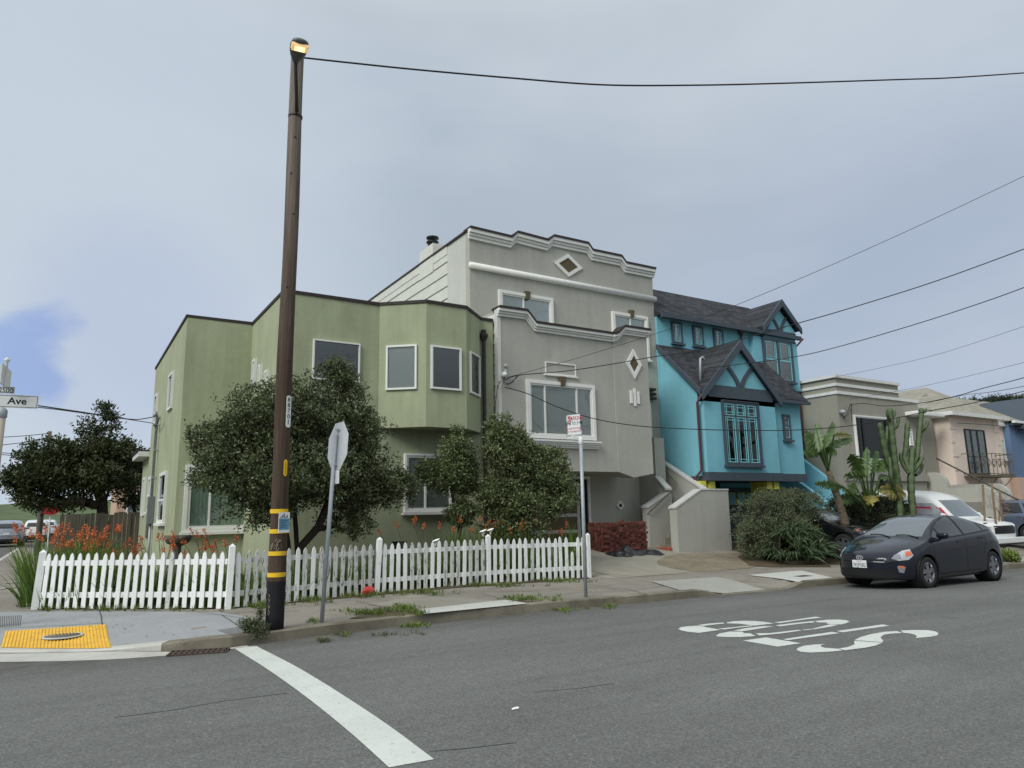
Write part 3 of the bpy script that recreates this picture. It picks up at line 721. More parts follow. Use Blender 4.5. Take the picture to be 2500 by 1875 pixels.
# service mast, meter and panel
f=side(2.41)
am,zm=f.pix(392,1016); ab,zbx=f.pix(379,1212)
mst=MB().tube([f(am,zbx,.1),f(am,zm,.1),f(am-.12,zm+.1,.16),f(am-.2,zm-.02,.2)],.045,8).build('service_mast',M['galv'],H,True)
[MB().box(am-.09,am+.09,z-.02,z+.02,0,.15,f).build('clamp',M['galv'],mst) for z in (zbx+.6,zbx+1.5,zm-.3)]
MB().box(am-.17,am+.17,f.pix(377,1279)[1],zbx,0,.2,f).build('meter_panel',M['meter'],H,bevel=.01)
MB().lathe([(0,.17),(.09,.16),(.1,0)],16,lambda a,b,h:f(am+.42+a,f.pix(372,1235)[1]+b,h+.02)).build('meter',M['galv'],H,True)
MB().tube([f(am-.02,f.pix(377,1279)[1],.08),f(am-.02,.1,.08)],.04,8).build('conduit',M['galv'],H,True)
# black downpipe with a hopper head at the right end
px,pz=front(17.0).pix(1181,820)
dp_=MB(); dp_.tube([(px,17.0,pz-.1),(px,17.0,.2)],.055,10)
d=dp_.build('downpipe',M['coping'],H,True); MB().lathe([(.06,0),(.12,.12),(.12,.2),(.07,.22),(.07,.32)],10,lambda a,b,h:(px+a,17.0-.0+b,pz-.15+h)).build('hopper',M['coping'],d)
# ---- grey house
H=root('grey_house',10.1,18.6,.4,'tall grey stucco house with stepped white cornices and brown diamond panels','house')
Y=18.6; X0,X1=10.1,17.75; f=front(Y)
top=[f.pix(1100+a*.2893,520+b*.2893) for a,b in ((175,140),(500,217),(545,175),(805,243),(850,205),(1140,268),(1178,325),(1420,375),(1458,430),(1717,483))]
top[0]=(X0,top[0][1]); top[-1]=(X1,top[-1][1])
zt=top[0][1]
MB().prism([(X0,.0)]+[(a,b) for a,b in top]+[(X1,.0)],-.0,.28,lambda a,b,h:(a,Y+h,b)).build('front_wall',M['grey'],H)
ys=gx(1092.5,690,X0)[1]
MB().box(X0+.005,X1-.005,Y+.28,ys,0,zt-.03).build('side_wall',M['grey_lt'],H)
sd_=MB().box(X0,X1-.01,ys,33,0,zt-.32).build('siding_wall',M['siding'],H)
k=MB(); z=zt-.6
while z>5: k.box(X0-.012,X0-.001,ys,33,z,z+.035); z-=.42
k.build('siding_gaps',M['siding_line'],sd_)
MB().box(X0-.05,X0+.12,Y+.1,33,zt-.035,zt+.03).build('side_coping',M['coping'],H)
MB().box(X0-.02,X0+.1,ys,33,zt-.32,zt-.036).build('fascia',M['siding'],H)
def follow(prof,fr,h0,h1,c0,c1):
    # band following a stepped top line, from h0 to h1 below it
    mb=MB(); n=len(prof)
    for i in range(n-1):
        (a,b),(c,d)=prof[i],prof[i+1]
        mb.add([fr(a,b-h0,c0),fr(c,d-h0,c0),fr(c,d-h1,c0),fr(a,b-h1,c0),fr(a,b-h0,c1),fr(c,d-h0,c1),fr(c,d-h1,c1),fr(a,b-h1,c1)],[(0,1,2,3),(7,6,5,4),(0,4,5,1),(1,5,6,2),(2,6,7,3),(3,7,4,0)])
    return mb
def cornice(prof,fr,root,sc=1.,back=.3):
    t=[(a-(.06 if i==0 else 0)+(.06 if i==len(prof)-1 else 0),b) for i,(a,b) in enumerate(prof)]
    mb=follow(t,fr,.02*sc,.13*sc,0,.16); q=follow(t,fr,.14*sc,.22*sc,0,.1); mb.add(q.v,q.f); q=follow(t,fr,.23*sc,.32*sc,0,.06); mb.add(q.v,q.f)
    mb.build('cornice',M['white'],root)
    follow(t,fr,-.05,.018*sc,-back,.19).build('coping',M['coping'],root)
cornice(top,f,H)
zm_=f.pix(1148,648)[1]; 
MB().tube([(X0-.02,Y-.03,zm_),(X1+.05,Y-.03,zm_)],.105,14).build('moulding',M['white'],H,True)
def diamond(root,fr,pts,name='diamond_panel',inner='brown',k=.62,d=.05):
    P=[fr.pix(*p) for p in pts]; cx=sum(p[0] for p in P)/4; cz=sum(p[1] for p in P)/4
    hw=(abs(P[2][0]-P[0][0]))/2; hh=abs(P[1][1]-P[3][1])/2
    q=[(cx-hw,cz),(cx,cz+hh),(cx+hw,cz),(cx,cz-hh)]; q2=[(cx-hw*k,cz),(cx,cz+hh*k),(cx+hw*k,cz),(cx,cz-hh*k)]
    mb=MB()
    for i in range(4):
        a,b=q[i],q[(i+1)%4]; c,e=q2[(i+1)%4],q2[i]
        mb.add([fr(*a,0),fr(*b,0),fr(*c,0),fr(*e,0),fr(*a,d),fr(*b,d),fr(*c,d),fr(*e,d)],[(0,1,2,3),(7,6,5,4),(0,4,5,1),(1,5,6,2),(2,6,7,3),(3,7,4,0)])
    o=mb.build(name,M['white'],root); MB().prism(q2,.002,.02,lambda a,b,h:fr(a,b,h)).build('inset',M[inner],o); return o
c5=lambda a,b:(1100+a*.2893,520+b*.2893)
diamond(H,f,[c5(865,418),c5(985,348),c5(1110,468),c5(993,543)],k=.66)
def keystone(root,fr,u,v,w=.16,h=.26):
    a,z=fr.pix(u,v); MB().prism([(a-w*.6,z+h/2),(a+w*.6,z+h/2),(a+w*.38,z-h/2),(a-w*.38,z-h/2)],0,.14,lambda p,q,r:fr(p,q,r)).build('keystone',M['brown'],root)
R=rectpx(f,(1222,716),(1343,805)); window(H,f,R,.05,(.44,),(),'white','blind',False,outer=.1); keystone(H,f,*c5(637,702))
R=list(rectpx(f,(1497,768),(1578,873))); window(H,f,R,.05,(.5,),(.6,),'white','blind',True,outer=.1); keystone(H,f,*c5(1515,857))
# projecting lower bay
Yb=16.9; fb=front(Yb)
pt=[fb.pix(*c5(a,b)) for a,b in ((410,806),(625,835),(700,935),(1362,1030))]; pt[0]=(X0,pt[0][1])
pc=[fb.pix(*c5(a,b)) for a,b in ((1362,1030),(1390,1022),(1440,968),(1645,998))]
zb=fb.pix(1382,1150)[1]; xt=pt[-1][0]; xr=pc[-1][0]
MB().prism([(X0,zb)]+pt+[(xt,zb)],0,.25,lambda a,b,h:(a,Yb+h,b)).build('bay_front',M['grey'],H)
MB().box(X0+.002,xt-.002,Yb+.25,Y-.002,zb+.002,pt[2][1]-.05).build('bay_side',M['grey'],H)
MB().box(X0+.004,X0+.25,Yb+.25,Y-.002,pt[2][1]-.05,pt[0][1]-.02).build('bay_side_parapet',M['grey'],H)
vb=[fb.pix(1507,1151)[1],fb.pix(1547,1166)[1],fb.pix(1582,1156)[1]]; xv=fb.pix(1547,1166)[0]
MB().prism([(xt+.001,zb)]+[(a+.001,b) for a,b in pc]+[(xr,vb[2]),(xv,vb[1])],-.03,.3,lambda a,b,h:(a,Yb+h,b)).build('bay_column',M['grey'],H)
mb=MB(); mb.add([(xt,Yb+.3,zb),(xv,Yb+.3,vb[1]),(xr,Yb+.3,vb[2]),(xr,Y,vb[2]+.3),(xt,Y,zb),(xt,Yb+.3,pc[1][1]),(xr,Yb+.3,pc[3][1]-.1),(xr,Y,pc[3][1]-.1),(xt,Y,pc[1][1])],[(0,1,4),(1,2,3,4),(2,6,7,3),(5,6,7,8),(0,1,2,6,5)])
mb.build('bay_return',M['grey'],H)
cornice(pt,fb,H,.72); fbc=front(Yb-.03); cornice(pc,fbc,H,.72)
# clapboards and corner boards on the bay's left cheek
k=MB(); z=2.5
while z<pt[0][1]-.3: k.add([(X0-.002,Yb+.16,z),(X0-.045,Yb+.16,z),(X0-.004,Yb+.16,z+.3),(X0-.002,Y-.75,z),(X0-.045,Y-.75,z),(X0-.004,Y-.75,z+.3)],[(0,1,2),(3,5,4),(1,4,5,2),(0,3,4,1)]); z+=.3
k.build('clapboard',M['siding'],H); MB().box(X0-.05,X0+.06,Yb-.012,Yb+.16,1.2,pt[0][1]-.02).build('corner_board',M['siding'],H)
MB().box(X0-.06,X0-.001,Y-.78,Y-.68,1.2,pt[0][1]-.05).build('edge_board',M['white_old'],H)
R=rectpx(fb,(1290,935),(1446,1068)); window(H,fb,R,.05,(.235,.745),(),'white','blind',False,outer=.10,label='wide three light window with grey blinds')
a0,a1,z0,z1=R; sm_=MB(); [sm_.box(a0-.2-.0*i,a1+.2-.0*i,z0-.19-.055*i,z0-.14-.05*i,0,.2-.045*i,fb) for i in range(4)]; sm_.build('sill',M['white'],H); keystone(H,fb,*c5(930,1425),.17,.28)
mb=MB(); a0,z1=fb.pix(*c5(795,1253)); a1,z0=fb.pix(*c5(1058,1385)); ringbox(mb,fb,a0,a1,z0,z1,.035,0,.03); mb.box(a0-.05,a1+.05,z0-.04,z0-.001,0,.06,fb); mb.build('panel_frame',M['white'],H)
diamond(H,fbc,[c5(1478,1262),c5(1535,1157),c5(1610,1275),c5(1547,1410)],k=.58)
for a,b0,b1 in ((1519,1500,1606),(1548,1482,1630),(1578,1508,1612)):
    q,z1=fbc.pix(*c5(a,b0)); _,z0=fbc.pix(*c5(a,b1)); MB().box(q-.045,q+.045,z0,z1,0,.04,fbc).build('trim_bar',M['white'],H)
# lights fixture bosses and service head on the bay
for a,b,r in ((460,1290,.05),(460,1338,.05)):
    q,z=fb.pix(*c5(a,b)); MB().lathe([(0,.06),(r,.05),(r*.9,0)],12,lambda p,w_,h:fb(q+p,z+w_,h)).build('boss',M['grey_lt'],H,True)
q,z=fb.pix(*c5(445,1368)); MB().lathe([(0,.16),(.07,.13),(.09,.06),(.06,0)],12,lambda p,w_,h:fb(q+p,z+w_,h)).build('weatherhead',M['signw'],H,True)
# vent, side light, garage
mb=MB(); a0,z0=f.pix(1578,969); 
for i in range(3): mb.box(a0-.1,a0+.32,z0-.1+i*.16,z0-.02+i*.16,0,.18,f)
mb.build('vent_hood',M['coping'],H)
a0,z1=f.pix(1574,984); a1,z0=f.pix(1590,1066); window(H,f,(a0-.3,a1,z0,z1),.09,(),(),'white','room',False,name='entry_door_light')
# stair landing block below the entry
MB().box(16.62,17.06,17.75,Y-.001,.3,front(17.75).pix(1592,1068)[1]).build('landing',M['grey'],H)
gd0=f.pix(1412,1180)[0]; gj=f.pix(1432,1180)[0]; gl=gd0-2.75; zh=f.pix(1425,1170)[1]; zg=.5
mb=MB(); mb.box(gl-.12,gl,zg-.15,zh,0,.06,f); mb.box(gj,gj+.1,zg-.15,zh,0,.06,f); mb.box(gl-.12,gj+.1,zh-.001,zh+.1,0,.065,f); mb.build('garage_frame',M['white'],H)
g=MB().box(gl,gj,zg-.2,zh,.001,.01,f).build('garage_opening',M['dark'],H)
mb=MB(); pm=MB(); gh=(zh-.12-zg)/4
mb.box(gl,gl+.12,zg,zh-.1,.011,.045,f); mb.box(gd0-.12,gd0,zg,zh-.1,.011,.045,f)
for i in range(5): z=zg+gh*i; mb.box(gl+.12,gd0-.12,z-.05,z+.05,.011,.043,f)
for i in range(4): pm.box(gl+.12,gd0-.12,zg+gh*i+.05,zg+gh*(i+1)-.05,.011,.03,f)
g=mb.build('garage_door',M['grey_lt'],H); pm.build('door_panel',M['brown'],g)
diamond(H,f,[(1504,1234),(1513,1222),(1523,1234),(1513,1246)],k=.5,inner='dark')
# entry stair: walls, steps, rail
Ys=16.2; fs=front(Ys); Zs=.2
xa=fs.pix(1654,1300)[0]; za=fs.pix(1654,1241)[1]; xb,zb_=fs.pix(1711,1197); xc=fs.pix(1783,1270)[0]
MB().prism([(xa,0.),(xa,za),(xb,zb_),(xc,zb_),(xc,0.)],0,.3,lambda a,b,h:(a,Ys+h,b)).build('stair_wall',M['grey'],H,bevel=.02)
MB().prism([(xa-.03,za-.01),(xb,zb_+.0),(xc,zb_),(xc,zb_+.05),(xb,zb_+.05),(xa-.03,za+.04)],-.02,.32,lambda a,b,h:(a,Ys+h,b)).build('stair_cap',M['grey_lt'],H)
Y2=17.3; f2=front(Y2); x2,z2=f2.pix(1585,1240); x3,z3=f2.pix(1632,1205); x2b=f2.pix(1585,1300)[0]
MB().prism([(x2b,0.),(x2b,z2),(x3,z3),(x3+.15,z3),(x3+.15,0.)],0,.28,lambda a,b,h:(a,Y2+h,b)).build('stair_wall',M['grey'],H,bevel=.02)
MB().prism([(x2b-.03,z2-.01),(x3,z3),(x3,z3+.06),(x2b-.03,z2+.05)],-.02,.3,lambda a,b,h:(a,Y2+h,b)).build('stair_cap',M['grey_lt'],H)
# second flight climbs to the house
xo=xb+.35; fo=side(xo); yo1,zo1=fo.pix(1608,1126)
yo0=Ys+.3
MB().prism([(yo0,0.),(yo0,zb_),(yo1,zo1),(Y,zo1+.1),(Y,0.)],0,.2,lambda a,b,h:(xo+h,a,b)).build('stair_wall',M['grey'],H)
MB().prism([(yo0-.1,zb_-.02),(yo1,zo1),(yo1,zo1+.07),(yo0-.1,zb_+.05)],-.03,.23,lambda a,b,h:(xo+h,a,b)).build('stair_cap',M['grey_lt'],H)
ziE=float(gy(1597,1168,17.75)[2]); fi=side(x3+.0); yi1,zi1=fi.pix(1596,1167); yi0,zi0=fi.pix(1632,1196)
MB().prism([(Y2+.281,.3),(Y2+.281,zi0),(17.749,ziE),(17.749,.3)],0,.2,lambda a,b,h:(x3+h-.1,a,b)).build('stair_wall',M['grey'],H)
MB().prism([(Y2-.04,zi0-.01),(17.748,ziE),(17.748,ziE+.07),(Y2-.04,zi0+.05)],-.03,.23,lambda a,b,h:(x3+h-.1,a,b)).build('stair_cap',M['grey_lt'],H)
st=MB(); zz=.34
for i in range(5): st.box(xa+.30+i*.22,(xa+.30+(i+1)*.22) if i<4 else xo-.003,Ys+.301,Y2-.002,zz+i*.2-.25,zz+(i+1)*.2)
for i in range(5): st.box(x3+.103,xo-.003,Y2+.0+i*.22,Y2+(i+1)*.22,zz+.0,zz+1.0+(i+1)*.17)
st.build('steps',M['kerb'],H)
MB().box(xa-.12,xa+.22,Ys+.25,Y2+.05,.2,.47).build('brick_step',M['brickcap'],H,bevel=.02)
r0=(x2b+.25,Y2-.1,z2-.15); r1=(x3+.15,Y2-.1,z3+.2); r2=(x3+.15,Y2-.1,z3+.32); r3=(x3+.3,Y-.9,zo1-.3)
r0,r1,r2,r3=[tuple(gy(*q_)) for q_ in ((1587,1249,Y2-.1),(1652,1187,Y2-.1),(1652,1180,Y2-.1),(1608,1132,Y-.2))]; ra=MB(); ra.tube([r0,r1,r2,r3],.022,8)
for p in (r0,((r0[0]*.3+r1[0]*.7),r0[1],(r0[2]*.3+r1[2]*.7))): ra.tube([p,(p[0],Y2+.02,p[2]-.08)],.014,6)
ra.build('handrail',M['rail'],H,True)
# chimney
cx,cyv=X0+.05,gx(1042,640,X0)[1]; zc=gx(1040,607,X0)[2]
ch=MB().box(X0-.03,X0+.6,cyv-.55,cyv+.55,zt-.6,zc).build('chimney',M['siding'],H)
MB().lathe([(.16,0),(.16,.2),(.22,.22),(.22,.26),(.11,.29),(.11,.36),(.22,.38),(.22,.43),(0,.47)],16,lambda a,b,h:(X0+.22+a,cyv+b,zc+h)).build('chimney_cap',M['blackp'],ch,True)
# ---- turquoise house
H=root('turquoise_house',17.75,18.5,.3,'turquoise storybook house with dark shingle gables and slate trim','house')
Y=18.5; X0,X1=17.76,25.45; f=front(Y); c7=lambda a,b:(1560+a*.3436,680+b*.3436)
ze=f.pix(*c7(107,245))[1]; ze=(ze+f.pix(*c7(850,372))[1])/2
MB().box(X0,X1,Y,30,0,ze).build('wall',M['turq'],H)
# main roof: ridge parallel to the street
yr=Y+2.2; zrg=gy(1720,731,yr)[2]
mb=MB().prism([(Y-.28,ze-.1),(yr,zrg),(2*yr-Y+.2,ze-.1)],X0-.02,X1+.12,lambda a,b,h:(h,a,b)); rf=mb.build('roof',M['roof'],H)
MB().prism([(Y-.34,ze-.2),(Y-.34,ze-.05),(Y-.26,ze-.02),(Y-.2,ze-.2)],X0-.01,X1+.14,lambda a,b,h:(h,a,b)).build('gutter',M['slate'],H)
# upper gable
Yg=18.32; fg=front(Yg); ga,gz_=fg.pix(*c7(985,178)); gr,gzr=fg.pix(*c7(1128,412)); gl_,gzl=fg.pix(*c7(855,358))
gr=X1+.12; dz=(gz_-gzl)/(ga-gl_); gzr=gz_-dz*(gr-ga)*.98
MB().prism([(gl_+.15,ze-.35),(ga,gz_-.2),(gr-.2,gzr),(gr-.2,ze-.35)],0,.3,lambda a,b,h:(a,Yg+h,b)).build('gable_wall',M['turq'],H)
def gableroof(a0,z0,a1,z1,a2,z2,y0,y1,t=.12):
    mb=MB()
    for (p,q) in (((a0,z0),(a1,z1)),((a1,z1),(a2,z2))):
        mb.add([(p[0],y0,p[1]),(q[0],y0,q[1]),(q[0],y0,q[1]+t),(p[0],y0,p[1]+t),(p[0],y1,p[1]),(q[0],y1,q[1]),(q[0],y1,q[1]+t),(p[0],y1,p[1]+t)],[(0,1,2,3),(7,6,5,4),(0,4,5,1),(1,5,6,2),(2,6,7,3),(3,7,4,0)])
    return mb
gableroof(gl_,gzl-.02,ga,gz_,gr,gzr,Yg-.16,yr+.3).build('gable_roof',M['roof'],H)
def barge(a0,z0,a1,z1,a2,z2,y,w=.16):
    return MB().prism([(a0,z0-w*.9),(a0,z0+.1),(a1,z1+.13),(a2,z2+.1),(a2,z2-w*.9),(a1,z1-w)],0,.07,lambda a,b,h:(a,y+h,b))
barge(gl_,gzl,ga,gz_,gr,gzr,Yg-.235).build('bargeboard',M['slate'],H)
def timber(root,fr,ga,gz_,al,ar,zl,c=.03,wd=.17,tiew=.26):
    k=MB(); k.prism([(al,zl),(ar,zl),(ar,zl-tiew),(al,zl-tiew)],0,.05,lambda a,b,h:fr(a,b,h))
    for sgn,e in ((-1,al),(1,ar)):
        # curved struts sweeping from the middle of the tie up to the rafters
        pts=[]
        xm=(al+ar)/2*.35+ga*.65; 
        for i in range(9):
            t=i/8; x=xm+sgn*(abs(e-ga)*.43)*t**1.5+sgn*.07; z=zl+(gz_-zl)*.55*t
            pts.append((x,z))
        n=len(pts); L_=[(x-wd/2,z) for x,z in pts]; R2=[(x+wd/2,z) for x,z in pts]
        k.add([fr(*p,0) for p in L_+R2]+[fr(*p,.05) for p in L_+R2],[(i,i+1,n+i+1,n+i) for i in range(n-1)]+[(2*n+i,3*n+i,3*n+i+1,2*n+i+1) for i in range(n-1)]+[(i,2*n+i,2*n+i+1,i+1) for i in range(n-1)]+[(n+i,n+i+1,3*n+i+1,3*n+i) for i in range(n-1)])
    k.build('half_timbering',M['slate'],root)
timber(H,fg,ga,gz_,gl_+.15,gr-.2,fg.pix(*c7(870,352))[1]-.0,wd=.15,tiew=.2)
st_=(.03,'aqua',[(.1,.9,.06,.94,1)])
for lt,rb in (((224,305),(306,468)),((375,333),(455,488)),((521,356),(598,505))):
    R=rectpx(f,c7(*lt),c7(*rb)); R=(R[0],R[1],R[2],R[3]); window(H,f,R,.07,(),(),'slate','roomp',True,muntin=(.022,'aqua',[(.12,.88,.08,.93,1)]))
R=rectpx(fg,c7(868,415),c7(1100,745)); 
window(H,fg,R,.08,(.5,),(),'slate','roomp',True,mw=.1,muntin=(.022,'aqua',[(.05,.46,.5,.96,1),(.54,.95,.5,.96,1),(.05,.46,.04,.5,0),(.54,.95,.04,.5,0)]),dp=.09)
MB().box(R[0]-.5,X1-.02,Yg,Y,R[2]-.3,ze-.3).build('upper_bay',M['turq'],H)
# lower projecting bay with lean-to roof and cross gable
Yb=16.8; fb=front(Yb); xl=17.78; xr=23.15
zt_=f.pix(*c7(107,485))[1]; zel=gy(*c7(390,805),Yb-.1)[2]
zel=(zel+gy(*c7(1060,870),Yb-.1)[2])/2
zbn=fb.pix(*c7(430,1397))[1]; zbn=(zbn+fb.pix(*c7(1175,1425))[1])/2
MB().box(xl,xr,Yb,Y-.002,zbn+.02,zel).build('bay_wall',M['turq'],H)
slp=(zt_+.1-zel-.05)/(Y-Yb+.25); ga,gz_=front(16.6).pix(*c7(695,470)); a0,z0=front(16.6).pix(*c7(440,815)); a2,z2=front(16.6).pix(*c7(975,872))
for q0,q1,ys0 in ((xl-.08,a0+.12,Yb-.25),(a0+.1201,a2-.1201,Yb+.02),(a2-.12,xr+.22,Yb-.25)):
    MB().prism([(ys0,zel-.08+slp*(ys0-Yb+.25)),(ys0,zel+.05+slp*(ys0-Yb+.25)),(Y,zt_+.1),(Y,zt_-.02)],q0,q1,lambda a,b,h:(h,a,b)).build('leanto_roof',M['roof'],H)
for xx in (xl,): MB().prism([(Yb,zel),(Y-.003,zt_-.05),(Y-.003,zel)],0,.15,lambda a,b,h:(xx+h,a,b)).build('cheek_wall',M['turq'],H)
MB().prism([(Yb,zel),(Y-.003,zt_-.05),(Y-.003,zel)],-.15,0,lambda a,b,h:(xr+h,a,b)).build('cheek_wall',M['turq'],H)
MB().prism([(Yb-.27,zel-.14),(Yb-.27,zel+.06),(Y-.01,zt_+.11),(Y-.01,zt_-.08)],0,.06,lambda a,b,h:(xl-.14+h,a,b)).build('bargeboard',M['slate'],H)
gb=MB(); gb.box(xl-.05,a0+.02,Yb-.36,Yb-.25,zel-.12,zel-.01); gb.box(a2+.0,xr+.2,Yb-.36,Yb-.25,zel-.12,zel-.01); gb.build('gutter',M['slate'],H)
Yg=16.6; fg=front(Yg); ga,gz_=fg.pix(*c7(695,470)); a0,z0=fg.pix(*c7(440,815)); a2,z2=fg.pix(*c7(975,872))
MB().prism([(a0+.1,zel-.3),(a0+.1,z0),(ga,gz_-.1),(a2-.1,z2),(a2-.1,zel-.3)],0,.22,lambda a,b,h:(a,Yg+h,b)).build('gable_wall',M['turq'],H)
MB().box(a0+.1,a2-.1,Yg,Yb-.001,zbn+.02,zel).build('bay_front',M['turq'],H)
gs_=(gz_-z0+.05)/(ga-a0+.08); xq=max(a0-.08,xl+.12); gableroof(xq,gz_-gs_*(ga-xq),ga,gz_,a2+.08,z2-.05,Yb-.2,Y).build('gable_roof',M['roof'],H); gableroof(a0-.08,z0-.05,ga,gz_,a2+.08,z2-.05,Yg-.12,Yb-.201).build('gable_roof',M['roof'],H)
barge(a0-.08,z0-.05,ga,gz_,a2+.08,z2-.05,Yg-.19,.2).build('bargeboard',M['slate'],H)
timber(H,fg,ga,gz_,a0+.3,a2-.25,fg.pix(*c7(470,750))[1]*.5+fg.pix(*c7(900,795))[1]*.5,wd=.2,tiew=.42)
R=rectpx(fg,c7(584,868),c7(866,1325))
cells=[]
for i in range(3):
    q0,q1=.045+i*.315,.045+i*.315+.28
    cells+=[(q0,q1,.775,.96,1),(q0,q1,.03,.75,1)]
window(H,fg,R,.06,(.345,.66),(.765,),'slate','roomp',True,mw=.06,outer=.03,muntin=(.022,'aqua',cells),glass='glass_dk')
R=rectpx(front(Yb),c7(1012,965),c7(1078,1150)); window(H,front(Yb),R,.08,(),(.55,),'slate','roomp',True,muntin=(.02,'aqua',[(.18,.85,.08,.52,0),(.18,.85,.55,.94,0)]))
# band below the bay, corbels, pipes
bnd=MB(); bnd.box(a0+.06,a2+.0,Yg-.06,Y-.01,zbn-.14,zbn+.14); bnd.box(a2+.0,xr+.03,Yb-.06,Y-.01,zbn-.141,zbn+.139); bnd.build('band',M['slate'],H)
for px_ in ((1706,),(1728,),(1868,),(1885,)):
    q=fb.pix(px_[0]+4,1175)[0]; pr=[(Yb+.62,zbn-.8),(Yb+.62,zbn-.15),(Yb-.12,zbn-.15),(Yb-.12,zbn-.42),(Yb+.1,zbn-.44),(Yb+.1,zbn-.55),(Yb+.28,zbn-.57),(Yb+.28,zbn-.67),(Yb+.5,zbn-.69),(Yb+.5,zbn-.79)]
    MB().prism(pr,-.13,.13,lambda a,b,h:(q+h,a,b)).build('corbel',M['yellow_trim'],H)
pipe=MB(); q=fb.pix(1697,960)[0]; pipe.tube([(q,Yb-.3,zel-.1),(q,Yb-.07,zel-.35),(q,Yb-.07,zbn+.2),(q-.15,Yb+.4,zbn-.3),(q-.2,Y-.1,zbn-.45)],.045,8); 
M['pipe']=mk('maroon_pipe',srgb(92,62,66),.5,.1,6)
pipe.build('downpipe',M['pipe'],H,True)
q,z=f.pix(*c7(712,365)); p_=MB().tube([(q,Y-.08,z-.1),(q,Y-.08,zt_+.1)],.04,8).build('downpipe',M['pipe'],H,True); MB().lathe([(.05,-.25),(.13,-.1),(.16,.02),(.16,.1),(0,.1)],12,lambda a,b,h:(q+a,Y-.1+b,z+h)).build('hopper',M['pipe'],p_,True)
MB().tube([(X1+.15,Yg+1.5,ze-.15),(X1+.02,Y-.06,ze-.5),(X1+.02,Y-.06,1.5)],.045,8).build('downpipe',M['pipe'],H,True)
mz=gy(*c7(435,715),16.95); mt=gy(*c7(435,570),16.95)
MB().tube([tuple(mz-np.array([0,0,.15])),tuple(mt),tuple(mt+np.array([.08,-.03,.06])),tuple(mt+np.array([.16,-.05,-.04]))],.045,8).build('service_mast',M['galv'],H,True)
gk=MB(); a,b=gy(*c7(425,525),17.7),gy(*c7(398,790),16.6)
gk.box(a[0]-.08,a[0]+.03,16.55,Y,0,.001,lambda x,y,h:(x,y,zel+.075+(y-Yb+.25)*(zt_-zel)/(Y-Yb+.25)+h)); gk.build('flashing',M['rail'],H)
# garage level under the bay
q0=f.pix(1745,1200)[0]; q1=f.pix(1845,1200)[0]+.5; zh=f.pix(1800,1191)[1]
gd=MB().box(q0,q1,.3,zh,.0,.03,f).build('garage_door',M['slate'],H); mb=MB(); n=5
for i in range(n):
    w_=(q1-q0-.2)/n; b0=q0+.1+i*w_
    ringbox(mb,f,b0+.04,b0+w_-.04,zh-.62,zh-.18,.035,.03,.05)
mb.build('door_light_frame',M['yellow_trim'],gd); mb=MB()
for i in range(n): w_=(q1-q0-.2)/n; b0=q0+.1+i*w_; mb.box(b0+.07,b0+w_-.07,zh-.6,zh-.2,.031,.04,f)
mb.build('door_light',M['aqua'],gd)
q,z=fb.pix(1790,1170); mb=MB(); mb.box(q-.12,q+.12,Yb+.7,Yb+.94,zbn-.55,zbn-.2); mb.box(q-.04,q+.04,Yb+.78,Yb+.86,zbn-.2,zbn-.1); mb.lathe([(.18,-.2),(.02,-.08)],8,lambda a,b,h:(q+a,Yb+.82+b,zbn+h)); mb.build('porch_lantern',M['blackp'],H)
q,z=f.pix(1933,1190); MB().lathe([(0,.2),(.1,.16),(.08,.02),(.03,0)],10,lambda a,b,h:f(q+a,z+b,h)).build('wall_lamp',M['blackp'],H,True)
# stair walls at the right of the turquoise house
MB().prism([(15.6,.0),(15.6,1.3),(18.4,3.3),(18.4,0.)],0,.2,lambda a,b,h:(23.5+h,a,b)).build('stair_wall',M['turq'],H)
MB().prism([(15.2,.0),(15.2,1.2),(18.4,3.7),(18.4,0.)],0,.2,lambda a,b,h:(24.9+h,a,b)).build('stair_wall',M['turq'],H)
# ---- taupe house
H=root('taupe_house',25.75,16.9,.2,'low taupe stucco house with white banded parapet and a curved corner','house')
Y=16.9; f=front(Y); X0=25.7; zt=f.pix(2037,921)[1]; x1=f.pix(2191,940)[0]; x2=f.pix(2240,990)[0]
c8=lambda a,b:(1900+a*.1808,900+b*.1808)
zl=f.pix(*c8(1880,478))[1]
fp=[(X0,.1),(X0,zt),(x1,zt),(x1,zt-.55)]
for i in range(7):
    t=i/6*math.pi/2; fp.append((x1+.02+.38*math.sin(t),zl+.12+(zt-.55-zl-.12)*math.cos(t)))
fp+=[(x2,zl),(x2,.1)]
MB().prism(fp,0,.3,lambda a,b,h:(a,Y+h,b)).build('front_wall',M['olive'],H)
MB().box(X0+.002,x2+1.7,Y+.3,30,.1,zl-.1).build('wall',M['olive'],H); MB().box(X0+.001,X0+.3,Y+.3,26,zl-.1,zt).build('side_parapet',M['olive'],H)
def bandp(z0,z1,xe,out=.06,m='white'):
    mb=MB(); mb.box(X0-out,xe,Y-out,Y,z0,z1); mb.box(X0-out,X0,Y-.001,26,z0,z1); return mb
bb=MB()
for v0,v1,xe,o in ((905,925,x1+.05,.09),(936,942,x1+.08,.06),(956,964,x2,.06)):
    z1=f.pix(2037,v0+13 if v0==905 else v0)[1]; z0=f.pix(2037,v1)[1]
for b0,b1,xe,o in ((80,118,x1+.05,.09),(190,228,x1+.1,.05),(295,335,x2+.03,.05)):
    z1=f.pix(*c8(750,b0))[1]; z0=f.pix(*c8(750,b1))[1]; q=bandp(z0,z1,xe,o); bb.add(q.v,q.f)
bb.build('parapet_band',M['white_old'],H)
R=rectpx(f,c8(1013,645),c8(1560,1240)); wq=window(H,f,R,.04,(),(),'white','room',True,glass='glass_dk',outer=.06,label='broad picture window reflecting the street')
a0,a1,z0,z1=R
